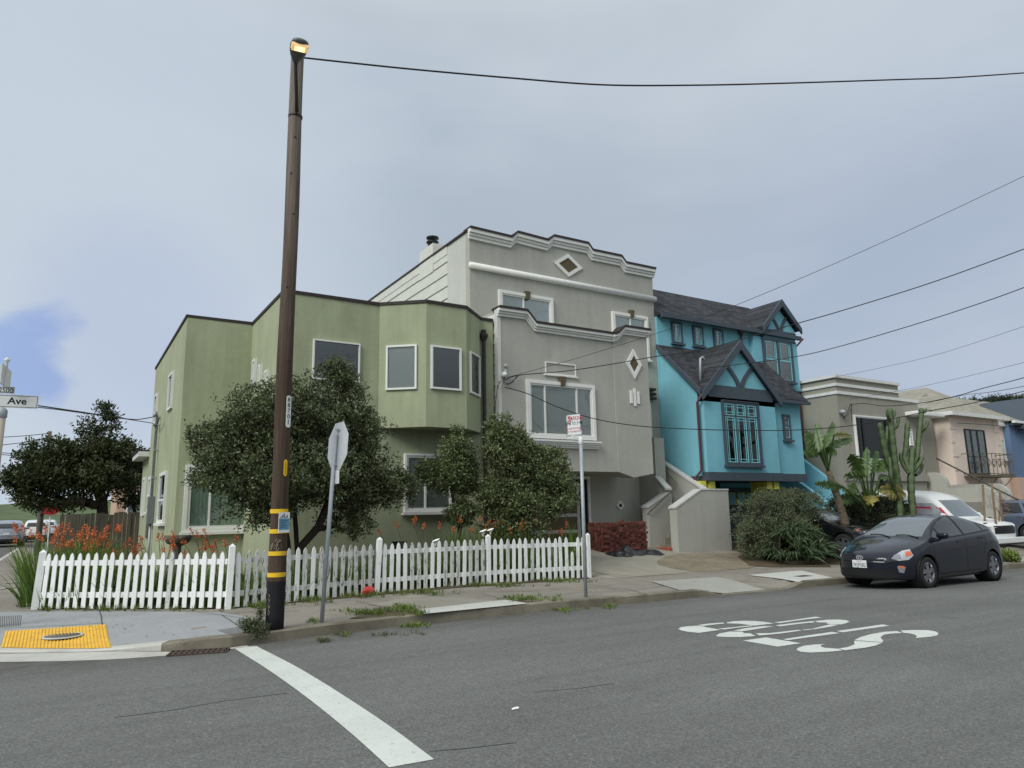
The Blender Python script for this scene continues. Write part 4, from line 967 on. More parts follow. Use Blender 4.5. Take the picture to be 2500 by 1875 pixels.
[MB().box(a0+(a1-a0)*t-.045,a0+(a1-a0)*t+.045,z0+.04,z1-.04,.03,.06,f).build('mullion',M['blackp'],wq) for t in (.06,.2,.86)]; MB().box(a0+(a1-a0)*.72,a0+(a1-a0)*.83,z0+.05,z1-.05,.013,.018,f).build('curtain',M['white_old'],wq)
MB().box(X0-.05,x2+.08,Y-.1,Y-.001,f.pix(*c8(860,1510))[1],f.pix(*c8(860,1430))[1]).build('ledge',M['olive'],H)
mb=MB().box(x2-1.1,x2+1.1,Y-.55,Y-.001,f.pix(*c8(1700,640))[1],f.pix(*c8(1700,585))[1]); mb.build('canopy',M['white'],H,bevel=.04)
R=rectpx(f,c8(1745,820),c8(1812,1040)); window(H,f,R,.03,(.5,),(.2,.4,.6,.8),'white','room',False,mw=.03)
# rounded stair cheeks between the taupe and pink houses
def cheek(x,y0,y1,z0,zt_,th=.25,r=.6):
    pr=[(y1,z0),(y1,zt_)]+[(y0+r-r*math.sin(t),zt_-r+r*math.cos(t)) for t in np.linspace(0,math.pi/2,8)]+[(y0,z0)]
    return MB().prism(pr,0,th,lambda a,b,h:(x+h,a,b))
for x,y0,y1,zt_ in ((31.7,14.3,16.8,2.3),(31.75,16.2,18.0,3.0),(33.0,14.4,17.0,2.45),(29.6,14.6,16.8,2.0)):
    cheek(x,y0,y1,0,zt_).build('stair_cheek',M['grey'],H)
for x0_,x1_,y0,zt_ in ((29.6,31.7,14.9,1.7),(31.8,33.1,15.2,2.1)):
    MB().box(x0_+.2,x1_,y0,16.8,0,zt_).build('stair_block',M['olive'],H)
MB().tube([(31.9,16.6,3.6),(32.2,14.2,2.0),(32.3,13.4,1.5)],.035,6).build('handrail',M['blackp'],H)
q,z=f.pix(*c8(830,590)); MB().lathe([(0,.25),(.08,.2),(.1,.05),(.04,0)],10,lambda a,b,h:f(q+a,z+b,h)).build('weatherhead',M['galv'],H,True)
# ---- pink house
H=root('pink_house',33.3,16.6,.1,'pink stucco house with tan hipped roof and an iron balcony','house')
Y=16.6; f=front(Y); cp_=lambda a,b:(2200+a*.1808,900+b*.1808); X0=33.3; zt=f.pix(2313,1009)[1]; x1=f.pix(*cp_(1300,700))[0]
MB().box(X0,x1,Y,29,0,zt).build('wall',M['pink'],H)
Yr=17.9; fr_=front(Yr); x2=fr_.pix(*cp_(1440,800))[0]; z2=fr_.pix(*cp_(1380,790))[1]
MB().box(x1-.01,x2,Yr,29,0,z2).build('side_bay',M['pink'],H)
MB().box(x1-.01,x2+.2,Yr-.15,29,z2,z2+.22).build('side_eave',M['white_old'],H)
ap=gy(2261,946,24.2)
mb=MB(); e=.3; zc=zt+.02
# hipped roof, its front slope and its left slope meeting at the hip
mb.add([(X0-e,Y-e,zc),(x1+e,Y-e,zc),(x1+e,29,zc),(X0-e,29,zc),(ap[0],24.2,ap[2]),(ap[0],26,ap[2])],[(0,1,4),(1,2,5,4),(0,4,5,3),(2,3,5),(0,3,2,1)])
mb.build('roof',M['roof_tan'],H)
mb=MB(); mb.box(X0-e-.04,x1+e+.04,Y-e-.08,Y-e+.02,zc-.14,zc+.03); mb.box(X0-e-.08,X0-e+.02,Y-e,29,zc-.14,zc+.03); mb.build('gutter',M['white_old'],H)
R=rectpx(f,cp_(840,812),cp_(1190,1430)); window(H,f,R,.06,(.3,.62),(),'blackp','lace',False,mw=.13,dp=.05)
R=rectpx(fr_,cp_(1325,945),cp_(1415,1230)); window(H,fr_,R,.09,(.5,),(.55,),'white_old','lace',True)
z0=f.pix(*cp_(850,1455))[1]; q0=f.pix(*cp_(850,1455))[0]; q1=f.pix(*cp_(1290,1470))[0]
b_=MB().box(q0,q1+.15,Y-.75,Y,z0-.05,z0+.04).build('balcony',M['rail'],H)
rl=MB(); hh=1.0
for x in np.linspace(q0,q1+.1,9): rl.tube([(x,Y-.72,z0),(x,Y-.72,z0+hh)],.014,5)
for z in (z0+.1,z0+hh): rl.tube([(q0,Y,z),(q0,Y-.72,z),(q1+.1,Y-.72,z),(q1+.1,Y,z)],.018,5)
for i,x in enumerate(np.linspace(q0+.3,q1-.2,6)):
    for sg in (1,-1):
        pts=[(x+sg*(.22*math.exp(-t*.28))*math.cos(t),Y-.72,z0+.5+(.38*math.exp(-t*.28))*math.sin(t)) for t in np.linspace(0,7,22)]; rl.tube(pts,.01,4)
for x in (q0+.2,(q0+q1)/2,q1-.1):
    pts=[(x,Y-.7+.55*t,z0-.05-.45*math.sin(t*1.5)) for t in np.linspace(0,1,8)]; rl.tube(pts,.016,5)
rl.build('balcony_rail',M['rail'],b_)
qn=MB()
M['pinkl']=mk('quoin_edge',srgb(160,140,128),.9,0)
for i in range(8):
    z=zt-.7-i*.62; w_=.5 if i%2==0 else .32
    for xx,s_ in ((X0,1),(x1,-1)):
        MB().box(min(xx,xx+s_*w_),max(xx,xx+s_*w_),Y-.03,Y-.001,z,z+.56).build('quoin',M['pink'],H,bevel=.01)
MB().box(f.pix(2345,1190)[0],f.pix(2412,1190)[0],Y-.02,Y-.001,0,f.pix(2345,1184)[1]).build('garage_door',M['brown'],H)
# ---- slate blue house at the right edge
H=root('slate_blue_house',41.2,17.6,.1,'slate blue house with small front gable at the right edge','house')
f=front(17.6); X0=41.2; zt=f.pix(2475,1030)[1]
MB().box(X0,49,17.6,29,2.9,zt).build('wall',M['slateblue'],H); MB().box(X0-.02,49,17.5,29,0,2.9).build('lower_wall',M['pinkd'],H)
mb=MB().prism([(17.3,zt),(21.5,zt+2.0),(26,zt)],X0-.2,49,lambda a,b,h:(h,a,b)); mb.build('roof',M['roof_tan'],H)
gableroof(X0+.6,zt-.4,X0+2.6,zt+1.3,X0+4.6,zt-.4,17.0,20).build('gable_roof',M['slate'],H)
MB().prism([(X0+.8,zt-.5),(X0+2.6,zt+1.25),(X0+4.4,zt-.5)],0,.2,lambda a,b,h:(a,17.3+h,b)).build('gable_wall',M['slateblue'],H)
MB().box(X0-.2,49,17.2,17.35,zt-.12,zt).build('gutter',M['white'],H); MB().box(X0-.1,49,17.3,17.5,f.pix(2480,1036)[1]-.1,f.pix(2480,1036)[1]).build('band',M['slate'],H)
# ---- far houses beyond the board fence
H=root('far_house',4.2,60,.0,'distant peach clapboard house glimpsed between the tree trunks','house')
MB().box(3.0,6.6,58,66,0,4.2).build('wall',mk('peach_siding',srgb(190,160,136),.8),H); MB().box(2.8,6.8,57.8,66,4.2,4.5).build('roof',M['coping'],H)
window(H,front(58),(3.6,4.5,2.0,3.4),.1); window(H,front(58),(5.2,6.0,2.0,3.4),.1)
H=root('green_shed',4.0,34,.1,'dark green shed wall at the right end of the board fence','shed')
MB().box(2.9,7,34,38,.1,3.2).build('wall',mk('dark_green_paint',srgb(44,78,62),.8),H); MB().prism([(33.7,3.2),(36,4.4),(38.3,3.2)],2.7,7.2,lambda a,b,h:(h,a,b)).build('roof',M['roof'],H)
org()
# ---------------------------------------------------------------- text
def text_on(s,fr,a,b,h,m,parent,name='lettering',c=.003,bold=0.,sx=1.,align='CENTER'):
    cu=bpy.data.curves.new('t','FONT'); cu.body=s; cu.size=1; cu.align_x=align; cu.offset=bold; cu.resolution_u=3
    o=bpy.data.objects.new('t',cu); COL.objects.link(o); bpy.context.view_layer.update()
    me=bpy.data.meshes.new_from_object(o.evaluated_get(bpy.context.evaluated_depsgraph_get()))
    vs=[v.co.copy() for v in me.vertices]; fs=[tuple(p.vertices) for p in me.polygons]
    bpy.data.objects.remove(o); bpy.data.curves.remove(cu); bpy.data.meshes.remove(me)
    k=h/.70
    return MB().add([fr(a+v.x*k*sx,b+v.y*k,c) for v in vs],fs).build(name,m,parent)
# ---------------------------------------------------------------- utility pole with street lamp
bx,by=2.55,10.38; z0=zwalk(bx,by); ztop=gy(728,116,by)[2]; xt_=gy(728,116,by)[0]
org(bx,by,z0); U=empty('utility_pole',(bx,by,z0),0,'tall timber utility pole with yellow bands, number plate and a lit street lamp','utility pole')
pp=lambda z:(bx+(xt_-bx)*(z-z0)/(ztop-z0),by)
def prad(z): return .122-(.024)*(z-z0)/(ztop-z0)
pts=[];rs=[]
for i in range(40):
    z=z0-.05+(ztop-z0+.05)*i/39; pts.append((pp(z)[0]+.006*math.sin(z*1.3),by+.005*math.sin(z*1.9),z)); rs.append(prad(z)*(1+.02*math.sin(z*2.1)))
MB().tube(pts,rs,20).build('shaft',M['pole'],U,True)
def zpole(v,u=690): return gy(u,v,by-.1)[2]
for v in (1248,1297,1351,1403):
    z=zpole(v); r=prad(z)+.004
    b=MB().lathe([(r-.004,-.03),(r,-.028),(r+.001,.028),(r-.004,.03)],24,lambda a,c,h:(pp(z)[0]+a,by+c,z+h)).build('yellow_band',M['band'],U)
# number plate
def onpole(u,v0,v1,wd,out=.012):
    zc=(zpole(v0,u)+zpole(v1,u))/2; hh=abs(zpole(v0,u)-zpole(v1,u)); r=prad(zc)+out
    # direction on the pole facing the sight line
    d=np.array([bx+.0,by]); d=-d/np.linalg.norm(d); 
    return zc,hh,r,d
def polefr(u,zc,r,off_ang):
    d=np.array([bx,by]); a=math.atan2(-d[1],-d[0])+off_ang; n=(math.cos(a),math.sin(a),0); rr=(-math.sin(a),math.cos(a),0)
    x,y=pp(zc); return Fr((x+n[0]*r,y+n[1]*r,0),rr,n)
for nm,v0,v1,wd,ang,mm in (('number_plate',966,1044,.075,.62,'signw'),('tag',1122,1163,.05,.5,'band')):
    zc,hh,r,d=onpole(700,v0,v1,wd); fr=polefr(0,zc,r,ang)
    pl=MB().prism([(-wd/2,zc-hh/2+.02),(-wd/2,zc+hh/2-.02),(-wd/2+.02,zc+hh/2),(wd/2-.02,zc+hh/2),(wd/2,zc+hh/2-.02),(wd/2,zc-hh/2+.02),(wd/2-.02,zc-hh/2),(-wd/2+.02,zc-hh/2)],-.004,.002,lambda a,b,h:fr(a,b,h)).build(nm,M[mm],U)
    if nm=='number_plate':
        for i,ch in enumerate('88701'): text_on(ch,fr,0,zc+hh/2-.035-(i+.82)*(hh-.06)/5+.012,.062,M['ink'],pl,'digit',.0035,.012,1.05)
    else:
        for i in range(6): text_on('8',fr,0,zc+hh/2-.03-(i+.8)*(hh-.05)/6,.022,M['ink'],pl,'digit',.0035)
# poster in a plastic sleeve
zc=(zpole(1256)+zpole(1295))/2; fr=polefr(0,zc,prad(zc)+.02,.55)
po=MB().box(-.085,.085,zc-.14,zc+.14,-.004,.002,fr).build('poster',M['paper'],U)
M['posterblue']=mk('poster_blue',srgb(92,140,168),.6,.1,20)
MB().box(-.08,.08,zc-.1,zc+.055,.0022,.003,fr).build('poster_panel',M['posterblue'],po)
for i,t in enumerate(('Make','Your Voice','Heard')): pass
mb=MB()
for i in range(5): mb.box(-.06,.05-.012*(i%3),zc+.02-i*.022,zc+.027-i*.022,.0032,.0036,fr)
for i in range(5): mb.box(-.06+i*.024,-.045+i*.024,zc+.062,zc+.085+.02*((i*7)%3),.0032,.0036,fr)
mb.build('poster_print',M['slate'],po)
# graffiti scrawls
M['chalk']=mk('graffiti_paint',srgb(168,158,140),.7,.1,10)
def scrawl(pts,fr,zc,name='graffiti',r=.004):
    mb=MB(); 
    for pl in pts: mb.tube([fr(a,zc+b,.0) for a,b in pl],r,4)
    return mb.build(name,M['chalk'],U)
zc=zpole(1332); fr=polefr(0,zc,prad(zc)+.001,-.15)
scrawl([[(-.07,-.05),(-.065,.0),(-.05,.04),(-.045,-.03),(-.03,.03),(-.02,-.04),(0,.02),(.02,.035),(.01,-.01),(-.005,-.05),(.02,-.075),(.035,-.03)],[(-.02,.06),(0,.1),(.015,.06),(.03,.09),(.045,.06),(.055,.075),(.03,.05),(.0,.045)]],fr,zc)
zc=zpole(1478); fr=polefr(0,zc,prad(zc)+.001,-.75)
scrawl([[(-.01,.16),(.01,.12),(-.02,.1),(.01,.06),(.02,.1),(.0,.04),(-.02,.0),(.015,-.02),(.02,.02),(-.01,-.06),(.02,-.08),(.0,-.12),(-.015,-.09)]],fr,zc,r=.003)
# cracks and bolts
bo=MB()
for v,a in ((520,.3),(700,-.2),(880,.4),(420,-.3),(330,.1)):
    zc=zpole(v,705); fr=polefr(0,zc,prad(zc)+.0,a); MB().lathe([(0,.012),(.014,.01),(.016,0)],8,lambda p,q,h:fr(p,zc+q,h)).build('bolt',M['steel_dk'],U)
# lamp: bracket arm, head, lit lens
zc=zpole(272,712); 
A0=(pp(zc)[0]-.01,by-.12,zc); Npt=gy(722,152,9.92); T=gy(734,100,9.42)
arm=MB().tube([A0,tuple(np.array(A0)*.75+Npt*.25),tuple(Npt+np.array([0,.0,-.05])),tuple(Npt)],.028,8).build('lamp_arm',M['steel_dk'],U,True)
MB().lathe([(.100,-.02),(.109,-.015),(.110,.015),(.102,.02)],20,lambda a,b,h:(pp(zc)[0]+a,by+b,zc-.02+h+.0*a)).build('arm_collar',M['steel_dk'],U,True)
ax=(T-Npt); Ls=np.linalg.norm(ax); ax/=Ls; sx_=np.cross(ax,[0,0,1]); sx_/=np.linalg.norm(sx_); ux=np.cross(sx_,ax)
hd=MB(); st=[(0,.045,.045),(.12,.075,.06),(.3,.115,.075),(.5,.14,.085),(.75,.15,.085),(.92,.13,.07),(1.0,.06,.03)]
V=[];Fc=[];n=18
for t,wd,ht in st:
    c=Npt+ax*Ls*1.05*t; wd*=.88; ht*=.9
    for k in range(n):
        an=2*math.pi*k/n; cz=math.sin(an); V.append(c+sx_*wd*math.cos(an)+ux*ht*(cz if cz>0 else cz*.75))
for i in range(len(st)-1):
    for k in range(n): a=i*n+k; b=i*n+(k+1)%n; Fc.append((a,b,b+n,a+n))
hd.add(V,Fc+[tuple(range((len(st)-1)*n,len(st)*n))]); head=hd.build('lamp_head',mk('lamp_head_grey',srgb(96,97,96),.5,.08,8),U,True)
t=NT('lit_lamp_lens'); t.p.inputs['Emission Color'].default_value=(1,.8,.38,1); t.p.inputs['Emission Strength'].default_value=1.1; t.color((.9,.7,.3)); M['lens']=t.m
t=NT('lit_lamp_core'); t.p.inputs['Emission Color'].default_value=(1,.86,.42,1); t.p.inputs['Emission Strength'].default_value=1.6; t.color((.9,.8,.5)); M['core']=t.m
t=NT('lamp_refractor_edge'); t.p.inputs['Emission Color'].default_value=(.8,.52,.24,1); t.p.inputs['Emission Strength'].default_value=.7; t.color((.6,.35,.15)); M['lensedge']=t.m
def lensbox(name,m,a0,a1,w_,d0,d1,par_):
    mb=MB(); P=[]
    for t_ in (a0,a1):
        for sg in (-1,1):
            for dd in (d0,d1): P.append(Npt+ax*Ls*1.05*t_+sx_*w_*sg*(1 if dd==d0 else .9)-ux*dd)
    mb.add(P,[(0,1,3,2),(4,6,7,5),(0,2,6,4),(1,5,7,3),(0,4,5,1),(2,3,7,6)]); return mb.build(name,m,par_)
lensbox('lens_edge',M['lensedge'],.68,.93,.12,.03,.076,head); lensbox('lens',M['lens'],.70,.91,.082,.04,.081,head); lensbox('lens_core',M['core'],.73,.88,.045,.05,.085,head)
org()
# ---------------------------------------------------------------- stop sign seen from behind
sx0,sy0=3.27,10.6; zb=zwalk(sx0,sy0); tp=gy(820,1060,sy0)
org(sx0,sy0,zb); S_=empty('stop_sign',(sx0,sy0,zb),0,'back of a stop sign on a leaning steel post in front of the picket fence','street sign')
MB().tube([(sx0,sy0,zb-.05),tuple(tp)],.031,12).build('post',M['galv'],S_,True)
hv=np.array([-.085,1,0.]); hv/=np.linalg.norm(hv); nv=np.array([hv[1],-hv[0],0]) # faces +x
zc=(gy(818,1031,sy0)[2]+gy(812,1148,sy0)[2])/2; Rr_=abs(gy(818,1031,sy0)[2]-gy(812,1148,sy0)[2])/2
lean=(tp[0]-sx0)/(tp[2]-zb)
px_=sx0+lean*(zc-zb)
fr=Fr((px_+.045,sy0,0),hv,nv); o_=[]
for k in range(8):
    a=math.pi/8+k*math.pi/4; o_.append((Rr_/math.cos(math.pi/8)*math.cos(a)+.0,zc+Rr_/math.cos(math.pi/8)*math.sin(a)))
pl=MB().prism(o_,-.003,.003,lambda a,b,h:(fr(a,b,h)[0]+lean*(b-zc),*fr(a,b,h)[1:])).build('sign_plate',M['alu'],S_)
ff=lambda a,b,h:(fr(a,b,h)[0]+lean*(b-zc),*fr(a,b,h)[1:])
MB().prism([(p[0]*.93,zc+(p[1]-zc)*.93) for p in o_],.0035,.0045,ff).build('sign_face',M['red'],pl)
text_on('STOP',ff,0,zc-.12,.24,M['signw'],pl,'lettering',.006,.01,.68)
b_=MB(); [b_.box(-.04,.04,zc+d-.015,zc+d+.015,-.05,-.003,ff) for d in (.25,-.28)]; b_.build('bracket',M['galv'],S_)
zq=gy(812,1165,sy0)[2]; pq=sx0+lean*(zq-zb)
fq=Fr((pq+.04,sy0-.02,0),hv,nv); MB().box(-.13,.13,zq-.10,zq+.10,-.003,.003,fq).build('small_plate',M['signw'],S_)
org()
# ---------------------------------------------------------------- no parking sign
sx0,sy0=8.06,10.58; zb=zwalk(sx0,sy0); tp=gy(1418,1078,sy0)
org(sx0,sy0,zb); S_=empty('parking_sign',(sx0,sy0,zb),0,'no parking street cleaning sign on a grey post at the end of the picket fence','street sign')
MB().tube([(sx0,sy0,zb-.05),tuple(tp)],.033,12).build('post',M['galv'],S_,True)
hv=np.array([.369,-.929,0]); nv=np.array([-.929,-.369,0])
zt_=gy(1419,1011,sy0)[2]; zb_=gy(1418,1066,sy0)[2]; zc=(zt_+zb_)/2; H_=zt_-zb_; W_=H_*.66
fr=Fr((tp[0]-hv[0]*W_/2-.0,tp[1]-hv[1]*W_/2,0),hv,nv)
pl=MB().box(-W_/2,W_/2,zc-H_/2,zc+H_/2,-.002,.002,fr).build('sign_plate',M['signw'],S_,bevel=.0)
mb=MB(); mb.box(-W_/2+.012,-W_/2+.36*W_,zc+H_/2-.3*H_,zc+H_/2-.02,.0025,.0032,fr); mb.build('red_block',M['red'],pl)
text_on('NO',fr,-W_/2+.012+.165*W_,zc+H_/2-.275*H_,.088*H_/.45*1.2,M['signw'],pl,'lettering',.004,.012,.72)
text_on('PARKING',fr,.17*W_,zc+H_/2-.25*H_,.073*H_/.45*1.15,M['red'],pl,'lettering',.004,.012,.66)
text_on('1 PM TO 3 PM',fr,0,zc+.02,.06,M['ink'],pl,'lettering',.004,.01,.72)
text_on('2ND AND 4TH TUESDAY',fr,0,zc-.065,.036,M['red'],pl,'lettering',.004,.006,.68)
text_on('OF THE MONTH',fr,0,zc-.125,.036,M['red'],pl,'lettering',.004,.006,.8)
text_on('STREET CLEANING',fr,0,zc-H_/2+.015,.036,M['ink'],pl,'lettering',.004,.006,.8)
MB().lathe([(0,.09),(.03,.08),(.045,.03),(.042,-.04),(.036,-.05)],12,lambda a,b,h:(tp[0]+a,tp[1]+b,tp[2]+h)).build('bracket',M['signw'],S_,True)
MB().box(W_/2-.05,W_/2+.02,zb_-.03,zb_+.12,-.012,-.002,fr).build('bracket_arm',M['signw'],S_)
org()
# ---------------------------------------------------------------- street name sign at the left edge
yS=13.2; p1=gy(3,1018,yS); p2=gy(-9,1100,yS); dz=(p1[2]-p2[2]); lx=(p1[0]-p2[0])/dz
zb=.1; xb=p1[0]-(p1[2]-zb)*lx*.35
org(xb,yS,zb); S_=empty('street_name_sign',(xb,yS,zb),0,'street name sign reading Ave and 2500 on a beige post cut by the left edge','street sign')
MB().tube([(xb,yS,zb-.1),(p1[0],yS,p1[2])],[.075,.06],14).build('post',mk('beige_post',srgb(168,160,146),.7),S_,True)
MB().lathe([(.06,-.02),(.075,0),(.075,.1),(.05,.13),(.02,.15)],14,lambda a,b,h:(p1[0]+a,yS+b,p1[2]+h)).build('collar',M['galv'],S_,True)
hv=np.array([1,-.10,0]); hv/=np.linalg.norm(hv); nv=np.array([hv[1],-hv[0],0])
fr=Fr((p1[0],yS,0),hv,nv)
e,zt_=fr.pix(95,967); _,zb_=fr.pix(94,998)
def bevpl(a0,a1,z0,z1,nm,bm_='ink'):
    pl=MB().box(a0,a1,z0,z1,-.012,.012,fr).build(nm,M['signw'],S_)
    mb=MB(); ringbox(mb,fr,a0+.01,a1-.01,z0+.01,z1-.01,.007,.0125,.0135); mb.build('border',M[bm_],pl); return pl
pl=bevpl(-.55,e,zb_,zt_,'name_plate')
q0,_=fr.pix(16,988); q1,zz=fr.pix(67,988); text_on('Ave',fr,(q0+q1)/2,zz,abs(fr.pix(30,971)[1]-fr.pix(30,988.5)[1])*.93,M['ink'],pl,'lettering',.0135,.022,1.05)
e2,zt2=fr.pix(37,945); _,zb2=fr.pix(37,961.5); pl=bevpl(-.12,e2,zb2,zt2,'block_number_plate'); q1,zz=fr.pix(32,959)
text_on('2500',fr,q1,zz,abs(zt2-zb2)*.66,M['ink'],pl,'lettering',.0135,.01,.95,'RIGHT')
z5=zt2+.02; z6=fr.pix(8,893)[1]
ax_,_z=fr.pix(9,920)
mb=MB(); mb.box(ax_-.01,ax_+.012,z5,z6,-.5,.25,fr); mb.build('cross_plate',M['signw'],S_)
z7=fr.pix(12,873)[1]
MB().lathe([(.02,0),(.02,z6-z5+.06),(.035,z6-z5+.075),(.045,z6-z5+.1),(.02,z6-z5+.12),(.012,z7-z5)],12,lambda a,b,h:fr(ax_+.02+a,z5+h,b)).build('finial',M['signw'],S_,True)
org()
# ---------------------------------------------------------------- picket fence
FP=[(-.34,15.37),(2.44,13.13),(5.3,13.70),(7.88,13.78),(10.58,13.74)]
org(FP[1][0],FP[1][1],.14); PF=empty('picket_fence',(FP[1][0],FP[1][1],.14),0,'low white picket fence with flaking paint along the corner pavement','fence')
def zf(x,y): return zwalk(x,y)+.02
for i,(x,y) in enumerate(FP):
    z=zf(x,y)-.05; w_=(.056,.046,.046,.044,.042)[i]; hgt=(1.0,1.06,1.06,1.04,1.02)[i]; lx=(.05,.03,.05,.0,0)[i]
    MB().add([(x+a*w_+(lx if k else 0)*(1 if k else 0),y+b*w_-.0,z+(hgt if k else 0)) for k in (0,1) for a,b in ((-1,-1),(1,-1),(1,1),(-1,1))]+[(x+lx*1.05,y,z+hgt+.05)],[(0,3,2,1),(0,1,5,4),(1,2,6,5),(2,3,7,6),(3,0,4,7),(4,5,8),(5,6,8),(6,7,8),(7,4,8)]).build('post',M['picket'],PF)
for s_ in range(4):
    a,b=np.array(FP[s_]),np.array(FP[s_+1]); L_=np.linalg.norm(b-a); d=(b-a)/L_; nn=np.array([d[1],-d[0]])
    if nn[1]>0: nn=-nn
    mat=M['picket'] if s_ in (0,) else (M['picket_old'] if s_==1 else M['picket'])
    for h_ in (.22,.76):
        k=MB(); za,zb_=zf(*a),zf(*b)
        c=[(a+d*.05,za),(b-d*.05,zb_)]; vs_=[]
        for p,z in c:
            for oo in (-.0,.035):
                for hz in (h_-.045,h_+.045): q=p-nn*oo*1; vs_.append((q[0],q[1],z+hz))
        k.add(vs_,[(0,1,3,2),(4,6,7,5),(0,4,5,1),(2,3,7,6),(0,2,6,4),(1,5,7,3)]).build('rail',M['picket_old'] if s_ in(1,) else mat,PF)
    n=int(round(L_/.155)); 
    for i in range(1,n):
        if s_==3 and i==n-3: hh=.6
        else: hh=.93+rng.normal()*.008
        p=a+d*(L_*i/n)+nn*.004; z=zf(*p); tl=rng.normal()*.012+(.03 if s_==0 else .008); wd=.040; th=.018; drop=rng.uniform(-.02,.01)
        prof=[(-wd,drop),(wd,drop),(wd*1.0,hh-.1),(wd*.72,hh-.04),(0,hh),(-wd*.72,hh-.04),(-wd,hh-.1)]
        k=MB(); k.prism(prof,0,th,lambda u,v,h:(p[0]+d[0]*(u+tl*v)+nn[0]*h,p[1]+d[1]*(u+tl*v)+nn[1]*h,z+v))
        k.build('picket',M['picket_old'] if (s_==1 and rng.random()<.8) or rng.random()<(.1,.5,.45,.2)[s_] else M['picket'],PF)
org()
# ---------------------------------------------------------------- board fence behind the garden
org(1.2,31,.1); BF=empty('board_fence',(1.2,31,.1),0,'weathered grey board fence below the dark garden tree','fence')
x=-.15; i=0
while x<2.45:
    w_=rng.uniform(.13,.17); h_=1.86+rng.normal()*.02+(.05 if x>1.5 else 0); lean_=rng.normal()*.01
    MB().prism([(x,.1),(x+w_-.008,.1),(x+w_-.008+lean_,h_),(x+lean_,h_)],0,.022,lambda a,b,h:(a,31+h+(.03 if i%5==0 else 0),b)).build('board',M['board'],BF); x+=w_; i+=1
MB().box(-.15,2.45,31.05,31.1,.5,.6).build('rail',M['board'],BF)
org()
# ---------------------------------------------------------------- brick stack
bl,bh,bd=.128,.07,.095
bm_=MB().box(-bl/2+.004,bl/2-.004,-bd/2+.002,bd/2-.002,0,bh-.003).build('brick',M['brick'],None,bevel=.005)
bm_['label']='red brick of the loose stack standing beside the entry stairs'; bm_['category']='brick'; bm_['group']='bricks stacked beside the entry stairs'
first=[True]
def brick(x,y,z,rz):
    o=bm_ if first[0] else bm_.copy()
    if not first[0]: COL.objects.link(o)
    first[0]=False; o.location=(x,y,z); o.rotation_euler=(rng.normal()*.006,rng.normal()*.006,rz)
yB=16.55; xB=front(yB).pix(1478,1340)[0]; xE=front(yB).pix(1577,1330)[0]
zB=zwalk(xB,yB); rows=12; cols=int((xE-xB)/bl); scz=(front(yB).pix(1500,1275)[1]-zB)/rows/bh
bm_.scale=(1,1,max(.9,min(1.25,scz))); rh=bh*bm_.scale[2]
for r in range(rows):
    for c in range(cols+1):
        if r==rows-1 and rng.random()<.15: continue
        brick(xB+bl/2+c*(xE-xB)/(cols+1)+rng.normal()*.006+(.03 if r%2 else 0),yB+rng.normal()*.016,zB+r*rh,rng.normal()*.03)
    for c in range(5):
        brick(xB+.03+rng.normal()*.01,yB+bd/2+bl/2+.01+c*.15,zB+r*rh,math.pi/2+rng.normal()*.02)
for c in range(cols+1):
    for k_ in range(1): brick(xB+.15+c*(xE-xB)/(cols+1),yB+.14+k_*.22,zB+(rows-1)*rh+rng.uniform(-.01,.02),rng.normal()*.1)
brick(front(yB+.2).pix(1515,1270)[0],yB+.15,zB+rows*rh+.005,.5)
# loose bricks in front
brick(xB+.12,yB-.14,zB,.1); brick(xB+.32,yB-.12,zB,.05); brick(xB+.16,yB-.13,zB+rh,.06)
# ---------------------------------------------------------------- black tarp
P=[gS(1493+i*3.2,1352) for i in range(36)]
V=[];Fc=[];nx,ny=60,16
t0=gS(1490,1357); t1=gS(1612,1351)
for j in range(ny):
    for i in range(nx):
        u=i/(nx-1); v=j/(ny-1); x=t0[0]+(t1[0]-t0[0])*u; y=t0[1]+(t1[1]-t0[1])*u+(v-.5)*(.5+.12*math.sin(u*9))+.06*math.sin(u*21)
        hz=max(0,math.sin(math.pi*v))*(.05+.16*max(0,math.sin(u*8.4-1.2))**2+.04*abs(math.sin(u*31+v*5))+.03*math.sin(u*57+v*11))
        edge=min(1,min(u,1-u)*12)
        V.append((x+.02*math.sin(v*20+u*9),y,zwalk(x,y)+.012+hz*edge))
for j in range(ny-1):
    for i in range(nx-1): a=j*nx+i; Fc.append((a,a+1,a+1+nx,a+nx))
o=npmesh('tarp',V,Fc,M['tarp'],None,True); tag(o,'crumpled black tarp lying at the foot of the brick stack','tarp')
# red bag by the fence
bc=gS(897,1452); V=[];Fc=[]
nb=14
for j in range(nb+1):
    th=math.pi*j/nb
    for i in range(24):
        ph=2*math.pi*i/24; r=.095*(1+.16*math.sin(3*ph+2*th)+.1*math.sin(7*ph+5*th))
        V.append((bc[0]+r*1.25*math.sin(th)*math.cos(ph),bc[1]-.05+r*.7*math.sin(th)*math.sin(ph),zwalk(bc[0],bc[1])+.075+.075*math.cos(th)*(1+.25*math.sin(2*ph+1))))
for j in range(nb):
    for i in range(24): a=j*24+i; b=j*24+(i+1)%24; Fc.append((a,b,b+24,a+24))
o=npmesh('plastic_bag',V,Fc,M['bagred'],None,True); tag(o,'crumpled red plastic bag at the foot of the picket fence','plastic bag')
